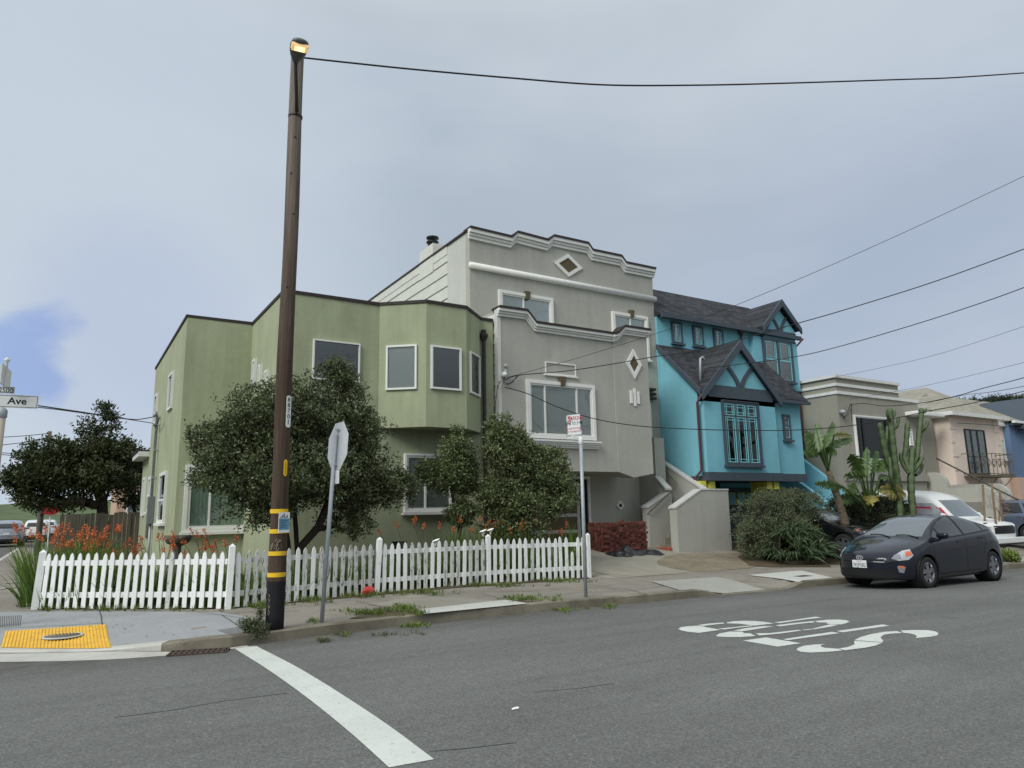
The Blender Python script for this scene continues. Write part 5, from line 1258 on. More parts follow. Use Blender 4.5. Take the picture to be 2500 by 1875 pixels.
# stone bowl in the garden
c=gy(433,1322,15.6); org(c[0],c[1],zwalk(c[0],c[1])); B_=empty('bird_bath',tuple(ORG),0,'low weathered stone bird bath behind the picket fence','bird bath')
zt_=gy(433,1308,15.6)[2]
MB().lathe([(0,zt_-.08),(.15,zt_-.06),(.22,zt_),(.25,zt_+.01),(.25,zt_-.05),(.2,zt_-.14),(.08,zt_-.2)],22,lambda a,b,h:(c[0]+a*(1+.03*math.sin(9*a)),c[1]+b,h)).build('bowl',M['stone'],B_,True)
MB().lathe([(.08,zt_-.19),(.07,.3),(.12,.14)],14,lambda a,b,h:(c[0]+a,c[1]+b,h)).build('pedestal',M['stone'],B_,True)
org()
for (u,v,lb) in ((975,1322,'small dark plant pot behind the picket fence'),):
    c=gy(u,v,15.2); zt_=c[2]; o=MB().lathe([(.12,.1),(.17,zt_),(.15,zt_),(.14,zt_-.1),(0,zt_-.1)],16,lambda a,b,h:(c[0]+a,c[1]+b,h)).build('plant_pot',M['blackp'],None,True); tag(o,lb,'plant pot')
# ---------------------------------------------------------------- wires
def wire(pts,yA,yB,name,label,r=.012,group=None):
    n=len(pts); P=[]
    us=np.array([p[0] for p in pts],float); vs_=np.array([p[1] for p in pts],float)
    # smooth dense curve through the listed points
    T=np.linspace(0,n-1,max(24,8*n)); uu=[];vv=[]
    for t in T:
        i=int(min(max(math.floor(t),0),n-2)); f=t-i
        def cr(a,k0,k1,k2,k3): return .5*((2*a[k1])+(-a[k0]+a[k2])*f+(2*a[k0]-5*a[k1]+4*a[k2]-a[k3])*f*f+(-a[k0]+3*a[k1]-3*a[k2]+a[k3])*f**3)
        k0,k1,k2,k3=max(i-1,0),i,i+1,min(i+2,n-1); uu.append(cr(us,k0,k1,k2,k3)); vv.append(cr(vs_,k0,k1,k2,k3))
    for k,(u,v) in enumerate(zip(uu,vv)):
        f=(u-us[0])/(us[-1]-us[0]); y=yA+(yB-yA)*f; P.append(tuple(gy(u,v,y)))
    if P[-1][0]>14 and us[-1]>2550: d_=np.array(P[-1])-np.array(P[-3]); d_/=np.linalg.norm(d_); P+=[tuple(np.array(P[-1])+d_*k_+np.array([0,0,.012*k_*k_*.3])) for k_ in (3,6,9,12)]
    o=MB().tube(P,r,6).build(name,M['wire'],None,True); tag(o,label,'cable',group); return o
G='service cables from the houses to the right'
wire([(742,141),(852,153),(1017,170),(1243,190),(1470,207),(1695,208),(1921,203),(2200,194),(2320,190),(2500,178),(2640,168)],10.3,6.0,'overhead_cable','black cable running from the street lamp pole across the top of the sky',.014)
wire([(1240,921),(1400,877),(1560,828),(1699,782),(1797,745),(2000,660),(2250,548),(2500,430),(2640,362)],16.9,6.5,'overhead_cable','thinnest straight wire rising from the grey bay to the upper right edge',.007,G)
wire([(1233,928),(1268,916),(1389,905),(1505,887),(1597,871),(1708,855),(1800,831),(1934,793),(2060,757),(2280,688),(2500,608),(2640,554)],16.8,6.5,'overhead_cable','twisted service cable from the grey bay crossing the upper gable',.013,G)
wire([(1731,898),(1800,890),(1941,871),(2060,843),(2250,787),(2400,738),(2500,702),(2640,650)],16.5,7,'overhead_cable','service cable from the turquoise house roof mast to the right',.013,G)
wire([(1232,945),(1290,962),(1360,993),(1450,1022),(1560,1040),(1700,1048),(1850,1051),(1960,1049),(2070,1040),(2170,1024),(2265,1004),(2380,983),(2500,955),(2600,928)],16.8,9,'overhead_cable','lowest long cable sagging across the turquoise house front',.013,G)
wire([(2075,988),(2110,985),(2160,991),(2240,985),(2330,968),(2400,948),(2500,922),(2600,890)],16.8,9,'overhead_cable','twisted cable leaving the taupe house wall',.014,G)
wire([(2040,920),(2150,898),(2300,862),(2500,797),(2640,750)],16.8,8,'overhead_cable','thin wire leaving the taupe house parapet corner',.006,G)
wire([(2074,975),(2190,955),(2330,926),(2500,885),(2640,850)],16.8,8,'overhead_cable','thin wire above the tan hipped roof',.006,G)
wire([(2338,1033),(2380,1035),(2435,1039),(2500,1046)],16.4,16,'overhead_cable','cable strung along the pink house front under its eave',.012,G)
wire([(2260,985),(2350,965),(2420,957),(2500,943)],16.8,10,'overhead_cable','faint cable crossing in front of the cypress',.01,G)
wire([(-60,968),(98,991),(180,1003),(260,1015),(330,1024),(383,1016)],14,24,'overhead_cable','cable from beyond the street name sign to the green house mast',.014)
wire([(-60,982),(98,995),(200,1008),(300,1022),(372,1033)],16,24,'overhead_cable','lower cable from the left edge to the green house mast',.012)
GL='far cables across the left sky'
for pts,lb in (([(-40,1070),(60,1064),(118,1058)],'far cable meeting the top of the distant timber pole'),([(-40,1091),(60,1080),(120,1069)],'second far cable meeting the distant timber pole'),([(-40,1103),(40,1108),(90,1114)],'far cable sloping behind the dark tree'),([(-40,1106),(40,1113),(80,1118)],'paired far cable sloping behind the dark tree'),([(-40,1141),(60,1139)],'far cable low in the left sky'),([(-40,1163),(60,1163)],'lowest far cable in the left sky')):
    wire(pts,44,48,'overhead_cable',lb,.02,GL)
wirebits=MB()
# drip loops at the grey bay
f=front(16.85)
for pts in ([(1233,915),(1228,930),(1240,940),(1258,925),(1268,915)],[(1233,915),(1230,938),(1250,935),(1262,918)],[(1215,940),(1213,960),(1209,990),(1208,1030),(1206,1100)],[(1216,935),(1222,930),(1215,945),(1219,950)]):
    wirebits.tube([gy(u,v,16.82) for u,v in pts],.01,5)
o=wirebits.build('drip_loop',M['wire'],None,True); tag(o,'tangle of short black service wires on the left corner of the grey bay','cable')
wb=MB()
for pts in ([(2055,1012),(2060,1020),(2068,1010),(2076,988)],[(2055,1010),(2062,1022),(2074,1008),(2080,990)],[(2078,985),(2079,1010),(2080,1030)]): wb.tube([gy(u,v,16.8) for u,v in pts],.012,5)
o=wb.build('drip_loop',M['wire'],None,True); tag(o,'looped black service wires on the taupe house wall','cable')
wb=MB()
for pts in ([(375,1035),(378,1042),(386,1030),(390,1018)],[(372,1034),(381,1040),(388,1022)]): wb.tube([gx(u,v,2.25) for u,v in pts],.014,5)
o=wb.build('drip_loop',M['wire'],None,True); tag(o,'loose black wires at the top of the green house service mast','cable')
# ---------------------------------------------------------------- distant pole, stop sign
c=gy(122,1053,47); o=MB().tube([(c[0],47,0),(c[0],47,c[2])],.1,10).build('timber_pole',M['pole'],None,True); tag(o,'distant timber pole rising behind the dark garden tree','utility pole')
c=gy(124,1246,40); org(c[0],40,0); e=empty('distant_stop_sign',(c[0],40,0),0,'small distant red stop sign beyond the orange flowers','street sign')
MB().tube([(c[0],40,0),(c[0],40,c[2])],.03,6).build('post',M['signw'],e); 
MB().prism([(c[0]+.37*math.cos(math.pi/8+k*math.pi/4),c[2]+.22*math.sin(math.pi/8+k*math.pi/4)) for k in range(8)],0,.02,lambda a,b,h:(a,39.9+h,b)).build('sign_plate',M['red'],e); org()
c=gy(100,1252,38); o=MB().tube([(c[0],38,0),(c[0],38,c[2])],.12,8).build('wooden_post',M['board'],None); tag(o,'short grey wooden post at the far pavement edge beside the board fence','post')
# ---------------------------------------------------------------- vehicles
def paint(name,c,metal=.3,rough=.32,coat=1.):
    t=NT(name); t.color(c); t.p.inputs['Specular IOR Level'].default_value=.12; t.set(Roughness=rough,Metallic=metal); t.p.inputs['Coat Weight'].default_value=coat; t.p.inputs['Coat Roughness'].default_value=.04
    d=t.noise(3,5,.7); t.l.new(t.ramp(d,[(.35,rough-.03),(.75,rough+.14)]),t.p.inputs['Roughness']); return t.m
M['p_prius']=paint('dark_blue_grey_paint',srgb(24,27,38),.0,.18,.7)
M['p_black']=paint('black_paint',srgb(14,15,17),.0,.3)
M['p_white']=paint('white_van_paint',srgb(214,216,214),0,.4,.5)
M['p_blue']=paint('blue_grey_paint',srgb(84,94,112),.4,.32)
M['p_silver']=paint('silver_paint',srgb(150,154,160),.5,.34)
def cgl(name,c,r=.03):
    t=NT(name); t.color(c); t.set(Roughness=r); t.p.inputs['Specular IOR Level'].default_value=.7; t.p.inputs['Coat Weight'].default_value=.5; t.p.inputs['Coat Roughness'].default_value=.02; return t.m
M['cg']=cgl('tinted_side_glass',srgb(24,28,29)); M['cgw']=cgl('windscreen_glass',srgb(92,101,105)); M['cgd']=cgl('dark_van_glass',srgb(10,12,14))
M['tyre']=mk('tyre_rubber',srgb(30,30,31),.85,.1,12); M['rim']=mk('alloy_rim',srgb(150,153,158),.3,.1,8,metal=.85)
M['hl']=cgl('headlight_clear',srgb(170,174,178),.08); M['hl2']=cgl('headlight_inner',srgb(120,124,130),.1); M['amber']=cgl('amber_lens',srgb(206,104,62),.1); M['tail']=cgl('tail_lamp_red',srgb(140,24,30),.1)
M['chrome']=mk('chrome',srgb(200,203,206),.15,0,metal=1.); M['dimple']=mk('window_plastic_sheet',srgb(150,154,160),.3,.25,5,.6,8)
M['redtape']=mk('red_tape',srgb(176,40,66),.5,.08,10)
def interp(tab,x):
    return float(np.interp(x,[a for a,b in tab],[b for a,b in tab]))
def car(name,loc,rz,label,cat,sp,pm):
    org(); root_=empty(name,loc,rz,label,cat)
    L,W,H_=sp['L'],sp['W'],sp['H']; top=sp['top']; belt=sp['belt']; wr=sp['wr']; zb=sp.get('zb',.19); bowf,bowr=sp.get('bowf',.38),sp.get('bowr',.22)
    # local frame: x measured back from the nose => X = L/2 - d
    ds=[0,.03,.09,.18,.3,.45,.6,.75,.9]+list(np.arange(1.05,L-.5,.15))+[L-.45,L-.3,L-.18,L-.09,L-.03,L]
    def ring(d,s=1.,inset=0):
        T=interp(top,d); bz=min(interp(belt,d),T-.04); w=interp(sp['plan'],d)*W/2
        zbo=zb+interp(sp.get('lift',[(0,.04),(.5,0),(L-.5,0),(L,.08)]),d)
        frac=max(0,min(1,(T-bz-.06)/.25)); rw=w*(1-.06)*(1-frac)+wr*frac*w/(W/2)
        cr=sp.get('crown',.035)
        pts=[(0,zbo),(w*.55,zbo),(w*.9,zbo+.0),(w*.985,zbo+.07),(w,zbo+.2),(w*1.0,(zbo+bz)/2+.05),(w*.985,bz-.06),(w*.955,bz+.0),
             (rw+(w*.955-rw)*.62,bz+(T-bz)*.4),(rw+(w*.955-rw)*.22,bz+(T-bz)*.78),(rw*.94,T-cr*.9),(rw*.7,T-cr*.35),(rw*.35,T-cr*.08),(0,T)]
        zm=(T+zbo)/2
        return [(y*s,zm+(z-zm)*(1-(1-s)*.5)) for y,z in pts]
    V=[];Fc=[];rings=[]
    specs=[(0,.35,-.035),(0,.7,-.03),(0,.93,-.015)]+[(d,1,0) for d in ds]+[(L,.93,.012),(L,.7,.02),(L,.35,.022)]
    for d,s_,dd in specs:
        r=ring(d,s_); full=r+[(-y,z) for y,z in r[-2:0:-1]]; idx=[]
        for y,z in full:
            k=(abs(y)/(W/2))
            xx=L/2-(d+dd)
            xx-=bowf*k**2.4*max(0,1-d/1.3); xx+=bowr*k**2.4*max(0,1-(L-d)/1.0)
            if sp.get('rake') : xx-=sp['rake']*max(0,1-d/.4)*max(0,z-.55)
            idx.append(len(V)); V.append((xx,y,z))
        rings.append(idx)
    n=len(rings[0])
    for a,b in zip(rings[:-1],rings[1:]):
        for k in range(n): Fc.append((a[k],a[(k+1)%n],b[(k+1)%n],b[k]))
    Fc.append(tuple(rings[0][::-1])); Fc.append(tuple(rings[-1]))
    body=MB().add(V,Fc).build('body',pm,root_,True)
    wx=[L/2-sp['axf'],L/2-sp['axr']]; R=sp['R']
    cut=MB()
    for x in wx:
        for s_ in (1,-1):
            cut.lathe([(0,-.2),(R+.045,-.2),(R+.045,.4),(0,.4)],28,lambda a,b,h:(x+a,s_*(W/2-.12+h),R+.01+b))
    co=cut.build('cut',M['blackp'],None)
    bpy.context.view_layer.update()
    md=body.modifiers.new('ss','SUBSURF'); md.levels=2; md.render_levels=2
    md=body.modifiers.new('b','BOOLEAN'); md.operation='DIFFERENCE'; md.solver='EXACT'; md.object=co
    # evaluate in local space
    pl_=root_.location.copy(); pr_=root_.rotation_euler.copy(); root_.location=(0,0,0); root_.rotation_euler=(0,0,0)
    bpy.context.view_layer.update(); dg=bpy.context.evaluated_depsgraph_get()
    md2=body.modifiers['b']; md2.show_viewport=False; bpy.context.view_layer.update(); dg=bpy.context.evaluated_depsgraph_get()
    plain=bpy.data.meshes.new_from_object(body.evaluated_get(dg)); bv=BVHTree.FromPolygons([v.co.copy() for v in plain.vertices],[tuple(p.vertices) for p in plain.polygons])
    md2.show_viewport=True; bpy.context.view_layer.update(); dg=bpy.context.evaluated_depsgraph_get()
    me=bpy.data.meshes.new_from_object(body.evaluated_get(dg)); body.modifiers.clear()
    if len(me.vertices)<100: me=plain
    old=body.data; body.data=me; me.name='body'; me.shade_smooth(); me.materials.clear(); me.materials.append(pm)
    try: me.set_sharp_from_angle(angle=R_(50))
    except Exception: pass
    bpy.data.objects.remove(co)
    # arch liners
    ll=MB()
    for x in wx:
        for s_ in (1,-1): ll.lathe([(R+.04,-.22),(R+.04,.1)],28,lambda a,b,h:(x+a,s_*(W/2-.12+h),R+.01+b)); ll.lathe([(0,-.2),(R+.04,-.2)],28,lambda a,b,h:(x+a,s_*(W/2-.12+h),R+.01+b))
    ll.box(wx[1]+R,wx[0]-R,-W/2+.12,W/2-.12,.16,.3)
    ll.build('underbody',M['blackp'],root_)
    def patch(pts,dirv,off,m,nm,parent=None,cuts=5,closed=True):
        dirv=Vector(dirv).normalized(); P=[Vector(p) for p in pts]
        tri=tessellate_polygon([P]) if len(P)>3 else [(0,1,2)]
        b=bmesh.new(); vs2=[b.verts.new(p) for p in P]
        for t in tri:
            try: b.faces.new([vs2[i] for i in t])
            except Exception: pass
        bmesh.ops.subdivide_edges(b,edges=b.edges[:],cuts=cuts,use_grid_fill=True)
        bad=[]
        for v in b.verts:
            o_=v.co-dirv*6; h,nn,_,_=bv.ray_cast(o_,dirv,12)
            if h is None: bad.append(v)
            else: v.co=h+(nn if nn.dot(dirv)<0 else -nn)*off
        bmesh.ops.delete(b,geom=bad,context='VERTS')
        if b.verts: 
            me=bpy.data.meshes.new(nm); bmesh.ops.recalc_face_normals(b,faces=b.faces); b.to_mesh(me); me.shade_smooth(); me.materials.append(m)
            o=bpy.data.objects.new(nm,me); COL.objects.link(o); o.parent=parent or root_; b.free(); return o
        b.free()
    def sp3(pl,s_): return [(L/2-d,s_*2,z) for d,z in pl]
    def fp3(pl): return [(L,y,z) for y,z in pl]
    for s_ in (1,-1):
        if 'dlo' in sp: patch(sp3(sp['dlo'],s_),(0,-s_,0),.003,M['blackp'],'window_trim',cuts=8)
        for (nm,pl,m) in sp.get('sidewin',[]): patch(sp3(pl,s_),(0,-s_,0),.008,m,nm,cuts=6)
        for pl in sp.get('lines',[]):
            k=[]; P=resample(pl,.08); a=offp(P,.005); b=offp(P,-.005); k=a+b[::-1]
            patch(sp3(k,s_),(0,-s_,0),.0025,M['blackp'],'door_seam',cuts=0)
        for d,z in sp.get('handles',[]):
            h,_,_,_=bv.ray_cast(Vector((L/2-d,s_*2,z)),Vector((0,-s_,0)))
            if h: MB().box(h.x-.09,h.x+.09,h.y-.012,h.y+.022*s_+.0,z-.014,z+.014).build('door_handle',pm if sp.get('hp',1) else M['chrome'],root_,bevel=.004)
        if 'mirror' in sp:
            d,z=sp['mirror']; h,_,_,_=bv.ray_cast(Vector((L/2-d,s_*2,z-.06)),Vector((0,-s_,0)))
            if h:
                mr=MB().lathe([(0,-.13),(.05,-.12),(.078,-.07),(.085,0),(.08,.07),(.055,.11),(0,.12)],14,lambda a,b,hh:(h.x+b*.9+.02,h.y+s_*(.12+hh),z+a*.85+.04)).build('mirror',pm,root_,True)
                MB().tube([(h.x,h.y-.02*s_,z-.08),(h.x,h.y+.08*s_,z-.02)],.022,8).build('mirror_arm',pm,mr)
        if 'head' in sp:
            hp=patch([(L/2-.3,s_*y,z) for y,z in sp['head']],sp.get('headdir',(-1,-.35*s_,0)) if not isinstance(sp.get('headdir'),str) else (-1,0,0),.006,M['hl'],'headlight')
            if 'head2' in sp:
                for pl,m in sp['head2']: patch([(L/2-.3,s_*y,z) for y,z in pl],(-1,-.35*s_,0),.010,m,'headlight_lens',hp)
        if 'fog' in sp: 
            fg_=patch([(L/2-.2,s_*y,z) for y,z in sp['fog']],(-1,-.35*s_,0),.006,M['hl2'],'fog_lamp')
            patch([(L/2-.2,s_*y,z) for y,z in sp['fog2']],(-1,-.35*s_,0),.009,M['amber'],'fog_reflector',fg_)
        if 'tailp' in sp: patch([(-L,s_*y,z) for y,z in sp['tailp']],(1,0,0),.006,M['tail'],'tail_lamp')
    for nm,pl,dr_v,m,off in sp.get('front',[]): patch([(L*.8*(1 if dr_v[0]<0 else -1),y,z) for y,z in pl],dr_v,off,m,nm,cuts=7)
    # wheels
    rimn=sp.get('spokes',5)
    for x in wx:
        for s_ in (1,-1):
            yc=s_*(W/2-.115)
            f_=lambda a,b,h:(x+a,yc+s_*h,R+b)
            wh=MB().lathe([(R*.66,-.1),(R*.9,-.105),(R,-.08),(R,.07),(R*.93,.098),(R*.70,.1),(R*.66,.085)],36,f_).build('wheel',M['tyre'],root_,True)
            rm=MB(); rm.lathe([(R*.67,.088),(R*.63,.092),(R*.61,.06),(R*.6,-.05)],32,f_); rm.lathe([(0,.085),(R*.12,.083),(R*.17,.06)],16,f_)
            for k in range(rimn):
                an=2*math.pi*k/rimn+.3; ca,sa=math.cos(an),math.sin(an)
                def g_(a,b,h): return f_(a*ca-b*sa,a*sa+b*ca,h)
                r0,r1=R*.1,R*.62; w0,w1=R*.12,R*.17
                rm.add([g_(r0,-w0,.05),g_(r0,w0,.05),g_(r1,w1,.05),g_(r1,-w1,.05),g_(r0,-w0,.082),g_(r0,w0,.082),g_(r1,w1*.8,.08),g_(r1,-w1*.8,.08)],[(0,3,2,1),(4,5,6,7),(0,1,5,4),(1,2,6,5),(2,3,7,6),(3,0,4,7)])
            rm.build('rim',M['rim'],wh); MB().lathe([(0,.02),(R*.6,.02)],20,f_).build('brake',M['blackp'],wh)
    root_.location=pl_; root_.rotation_euler=pr_
    return root_,bv,patch
# dark hatchback
L=4.54
hb=dict(L=L,W=1.76,H=1.49,wr=.60,zb=.17,bowf=.60,bowr=.25,R=.32,axf=1.01,axr=3.71,crown=.045,
 top=[(0,.60),(.05,.70),(.15,.76),(.5,.87),(.9,.955),(1.12,1.0),(1.3,1.10),(1.6,1.26),(1.9,1.385),(2.2,1.46),(2.5,1.49),(2.8,1.48),(3.2,1.43),(3.6,1.34),(4.0,1.225),(4.2,1.15),(4.32,1.06),(4.4,.9),(4.46,.72)],
 belt=[(0,.58),(.3,.70),(.6,.80),(1.1,.93),(2,.97),(3,1.03),(3.9,1.08),(4.46,.85)],
 plan=[(0,.80),(.1,.87),(.3,.94),(.6,.985),(1.0,1.0),(3.4,1.0),(4.0,.975),(4.3,.94),(4.46,.88)],
 sidewin=[('side_window',[(1.36,1.0),(1.44,1.06),(1.66,1.17),(1.69,.995)],M['cg']),('side_window',[(1.74,1.0),(1.72,1.20),(1.98,1.325),(2.28,1.405),(2.44,1.425),(2.56,1.045)],M['cg']),
  ('side_window',[(2.64,1.05),(2.53,1.425),(2.85,1.415),(3.15,1.37),(3.38,1.305),(3.46,1.10)],M['cg']),('side_window',[(3.53,1.105),(3.45,1.285),(3.7,1.2),(3.88,1.13)],M['cg'])],
 lines=[[(1.30,.30),(1.27,.6),(1.30,.92),(1.4,1.0)],[(2.52,.28),(2.58,.6),(2.6,1.0)],[(3.30,.62),(3.42,.8),(3.5,1.08)],[(1.3,.28),(2.52,.28)],[(2.52,.28),(3.12,.28)]],
 dlo=[(1.30,.975),(1.42,1.075),(1.70,1.225),(1.98,1.35),(2.28,1.432),(2.6,1.452),(2.86,1.442),(3.16,1.395),(3.46,1.31),(3.72,1.225),(3.95,1.13),(3.9,1.105),(3.5,1.08),(2.6,1.02),(1.7,.965)],
 handles=[(2.32,.90),(3.25,.96)],mirror=(1.55,1.02),
 head=[(.55,.615),(.66,.585),(.82,.60),(.90,.68),(.84,.80),(.70,.775),(.60,.70)],head2=[([(.52,.62),(.62,.60),(.70,.63),(.68,.71),(.58,.70)],M['hl2']),([(.78,.66),(.88,.69),(.84,.77),(.76,.75)],M['amber'])],
 fog=[(.68,.36),(.76,.34),(.80,.46),(.70,.49),(.655,.48)],fog2=[(.69,.44),(.76,.43),(.775,.48),(.69,.485)],
 front=[('windscreen',[(-.66,1.035),(-.3,1.04),(.3,1.04),(.66,1.035),(.6,1.2),(.52,1.41),(0,1.425),(-.52,1.41),(-.6,1.2)],(-1,0,0),M['cgw'],.004),
  ('lower_grille',[(-.56,.235),(.56,.235),(.66,.30),(.54,.41),(-.54,.41),(-.66,.30)],(-1,0,0),M['dark'],.006),
  ('upper_grille',[(-.42,.575),(.42,.575),(.46,.615),(-.46,.615)],(-1,0,0),M['dark'],.006)])
pz=-.05
fw_=np.array([15.35,8.40]); rw_=np.array([18.05,8.43])
cxy=(fw_+rw_)/2; 
mid=(cxy[0]-(1.01+3.71)/2+L/2-.0,cxy[1]+.80)
PR,bv,patch=car('dark_hatchback',(mid[0]-.10,mid[1],pz),math.pi,'dark blue grey hatchback parked at the kerb, facing the camera','car',hb,M['p_prius'])
def nose(y,z,off=.0):
    h,_,_,_=bv.ray_cast(Vector((6,y,z)),Vector((-1,0,0))); return h.x+off
# number plate, emblem, wipers, aerial
org(); x=nose(.05,.46,.012); fr=Fr((x,0,0),(0,1,0),(1,0,0))
pl=MB().box(-.155,.155,.435,.585,-.012,.006,fr).build('number_plate',M['signw'],PR); text_on('7KJF582',fr,0,.455,.072,mk('plate_blue_ink',srgb(40,48,84)),pl,'lettering',.008,.008,.82); text_on('California',fr,0,.553,.022,M['red'],pl,'lettering',.008,.004,1.0)
x=nose(0,.63,.02); fr=Fr((x,0,0),(0,1,0),(.93,0,.36))
def ell(mb,cx,cz,a,b,t): 
    n=28; vs2=[]
    for k in range(n): an=2*math.pi*k/n; vs2+= [fr(cx+a*math.cos(an),cz+b*math.sin(an),0),fr(cx+(a-t)*math.cos(an),cz+(b-t)*math.sin(an),0),fr(cx+a*math.cos(an),cz+b*math.sin(an),.012),fr(cx+(a-t)*math.cos(an),cz+(b-t)*math.sin(an),.012)]
    mb.add(vs2,[(4*k,4*k+1,4*((k+1)%n)+1,4*((k+1)%n)) for k in range(n)]+[(4*k+2,4*((k+1)%n)+2,4*((k+1)%n)+3,4*k+3) for k in range(n)]+[(4*k,4*((k+1)%n),4*((k+1)%n)+2,4*k+2) for k in range(n)]+[(4*k+1,4*k+3,4*((k+1)%n)+3,4*((k+1)%n)+1) for k in range(n)])
mb=MB(); ell(mb,0,.635,.075,.05,.011); ell(mb,0,.635,.025,.046,.008); ell(mb,0,.658,.052,.02,.008); mb.build('emblem',mk('emblem_silver',srgb(205,208,212),.35,0,metal=.4),PR)
wp=MB()
for a,b in (((.62,.98),(.12,1.03)),((.05,.98),(-.5,1.035))):
    p=[]; 
    for t in np.linspace(0,1,6):
        y=a[0]+(b[0]-a[0])*t; z=a[1]+(b[1]-a[1])*t+.03*math.sin(t*math.pi)+.03
        h,_,_,_=bv.ray_cast(Vector((6,y,z)),Vector((-1,0,0)))
        if h: p.append((h.x+.02,y,z))
    wp=MB().tube(p,.011,5).build('wiper',M['blackp'],PR)
MB().tube([(-1.0,0,1.40),(-1.12,0,1.56)],.006,5).build('aerial',M['blackp'],PR)
# black sedan in the turquoise house's drive
sd_=dict(hb); sd_.pop('dlo'); sd_.update(L=4.7,W=1.8,H=1.42,axr=3.75,head=[(.5,.60),(.66,.57),(.84,.60),(.9,.68),(.86,.74),(.66,.69)],top=[(0,.58),(.05,.66),(.3,.76),(.8,.88),(1.3,.95),(1.5,1.0),(1.9,1.25),(2.2,1.38),(2.7,1.42),(3.3,1.38),(3.8,1.2),(4.2,1.05),(4.6,1.0),(4.7,.8)],mirror=(1.8,.98),handles=[(2.6,.88),(3.5,.9)],
 sidewin=[('side_window',[(1.85,.98),(2.15,1.22),(2.6,1.34),(2.75,1.0)],M['cg']),('side_window',[(2.83,1.0),(2.7,1.34),(3.2,1.31),(3.6,1.18),(3.7,1.03)],M['cg'])],
 front=[('windscreen',[(-.62,1.04),(.62,1.04),(.54,1.33),(-.54,1.33)],(-1,0,0),M['cgw'],.004),('grille',[(-.4,.3),(.4,.3),(.45,.55),(-.45,.55)],(-1,0,0),M['blackp'],.004)])
sd_.pop('fog'); sd_.pop('fog2')
sl_=math.atan(.1)
car('black_sedan',(20.85,14.75,.18),-math.pi/2,'black sedan nosed out of a driveway behind the dark hatchback','car',sd_,M['p_black'])
# white camper van
vL=5.3
vn=dict(L=vL,W=1.98,H=2.12,wr=.84,zb=.3,bowf=.22,bowr=.1,R=.36,axf=.95,axr=4.3,crown=.12,spokes=6,
 top=[(0,.98),(.06,1.06),(.5,1.12),(.95,1.18),(1.15,1.32),(1.45,1.62),(1.72,1.88),(1.95,2.02),(2.4,2.14),(3.2,2.2),(4.6,2.2),(5.1,2.12),(5.25,1.8),(5.3,1.2)],
 belt=[(0,.9),(.9,1.1),(1.3,1.16),(5.3,1.18)],plan=[(0,.9),(.12,.95),(.4,.99),(1,1.),(4.9,1.),(5.3,.96)],
 sidewin=[('cab_window',[(1.30,1.22),(1.56,1.50),(1.80,1.70),(2.42,1.72),(2.42,1.20)],M['dimple']),('side_window',[(2.62,1.22),(2.62,1.70),(3.5,1.70),(3.5,1.22)],M['cgd']),('side_window',[(3.65,1.22),(3.65,1.70),(4.7,1.70),(4.7,1.22)],M['cgd'])],
 lines=[[(2.52,.45),(2.52,1.8)],[(3.57,.45),(3.57,1.8)],[(1.3,.45),(1.25,1.1)]],mirror=(1.4,1.25),
 front=[('windscreen',[(-.78,1.24),(.78,1.24),(.66,1.80),(-.66,1.80)],(-1,0,0),M['cgw'],.004),('grille',[(-.6,.68),(.6,.68),(.6,.94),(-.6,.94)],(-1,0,0),M['blackp'],.006)],
 head=[(.64,.70),(.82,.70),(.82,.92),(.64,.92)])
VN,bvv,vpatch=car('white_van',(26.35,14.35,-.02),-math.pi/2-.05,'white high roof van with plastic sheet taped over its side window','van',vn,M['p_white'])
for s_ in (1,-1):
    for pl in ([(2.36,1.18),(2.44,1.18),(2.44,1.76),(2.36,1.76)],[(1.62,1.50),(2.4,1.54),(2.4,1.60),(1.66,1.57)],[(1.22,1.2),(1.32,1.2),(1.62,1.54),(1.55,1.56)]):
        vpatch([(vL/2-d,s_*2,z) for d,z in pl],(0,-s_,0),.009,M['redtape'],'red_tape',cuts=2)
mb=MB()
bp_=MB().box(-.0,.14,-.95,.95,.38,.56).build('bumper',M['p_white'],VN,bevel=.03); bp_.location.x=vL/2-.02
MB().box(vL/2-.0,vL/2+.11,-.9,.9,.34,.42).build('valance',M['blackp'],VN)
# blue grey suv
sv=dict(hb); sv.pop('dlo'); sv.update(L=4.6,W=1.85,H=1.68,wr=.66,R=.36,zb=.24,axr=3.7,top=[(0,.75),(.05,.85),(.3,.96),(.9,1.05),(1.2,1.10),(1.6,1.38),(1.95,1.58),(2.4,1.67),(3.2,1.68),(4.0,1.62),(4.4,1.45),(4.55,1.1),(4.6,.8)],
 belt=[(0,.72),(.6,.92),(1.2,1.04),(4.6,1.1)],bowf=.3,
 sidewin=[('side_window',[(1.5,1.10),(1.75,1.32),(2.05,1.48),(2.5,1.54),(2.55,1.12)],M['cg']),('side_window',[(2.65,1.12),(2.6,1.55),(3.4,1.54),(3.55,1.14)],M['cg']),('side_window',[(3.65,1.15),(3.5,1.52),(3.95,1.46),(4.15,1.2)],M['cg'])],
 mirror=(1.6,1.12),handles=[(2.4,.98),(3.4,1.0)],lines=[[(1.35,.4),(1.3,1.05)],[(2.58,.4),(2.6,1.1)],[(3.5,.7),(3.6,1.1)]],
 head=[(.5,.74),(.8,.74),(.86,.84),(.6,.84)],front=[('windscreen',[(-.66,1.14),(.66,1.14),(.56,1.54),(-.56,1.54)],(-1,0,0),M['cgw'],.004),('grille',[(-.4,.5),(.4,.5),(.45,.72),(-.45,.72)],(-1,0,0),M['blackp'],.004)])
sv.pop('fog'); sv.pop('fog2'); sv.pop('head2')
car('blue_grey_suv',(32.6,14.9,.10),math.pi/2+.12,'blue grey sport utility car at the right edge behind the sapling stakes','car',sv,M['p_blue'])
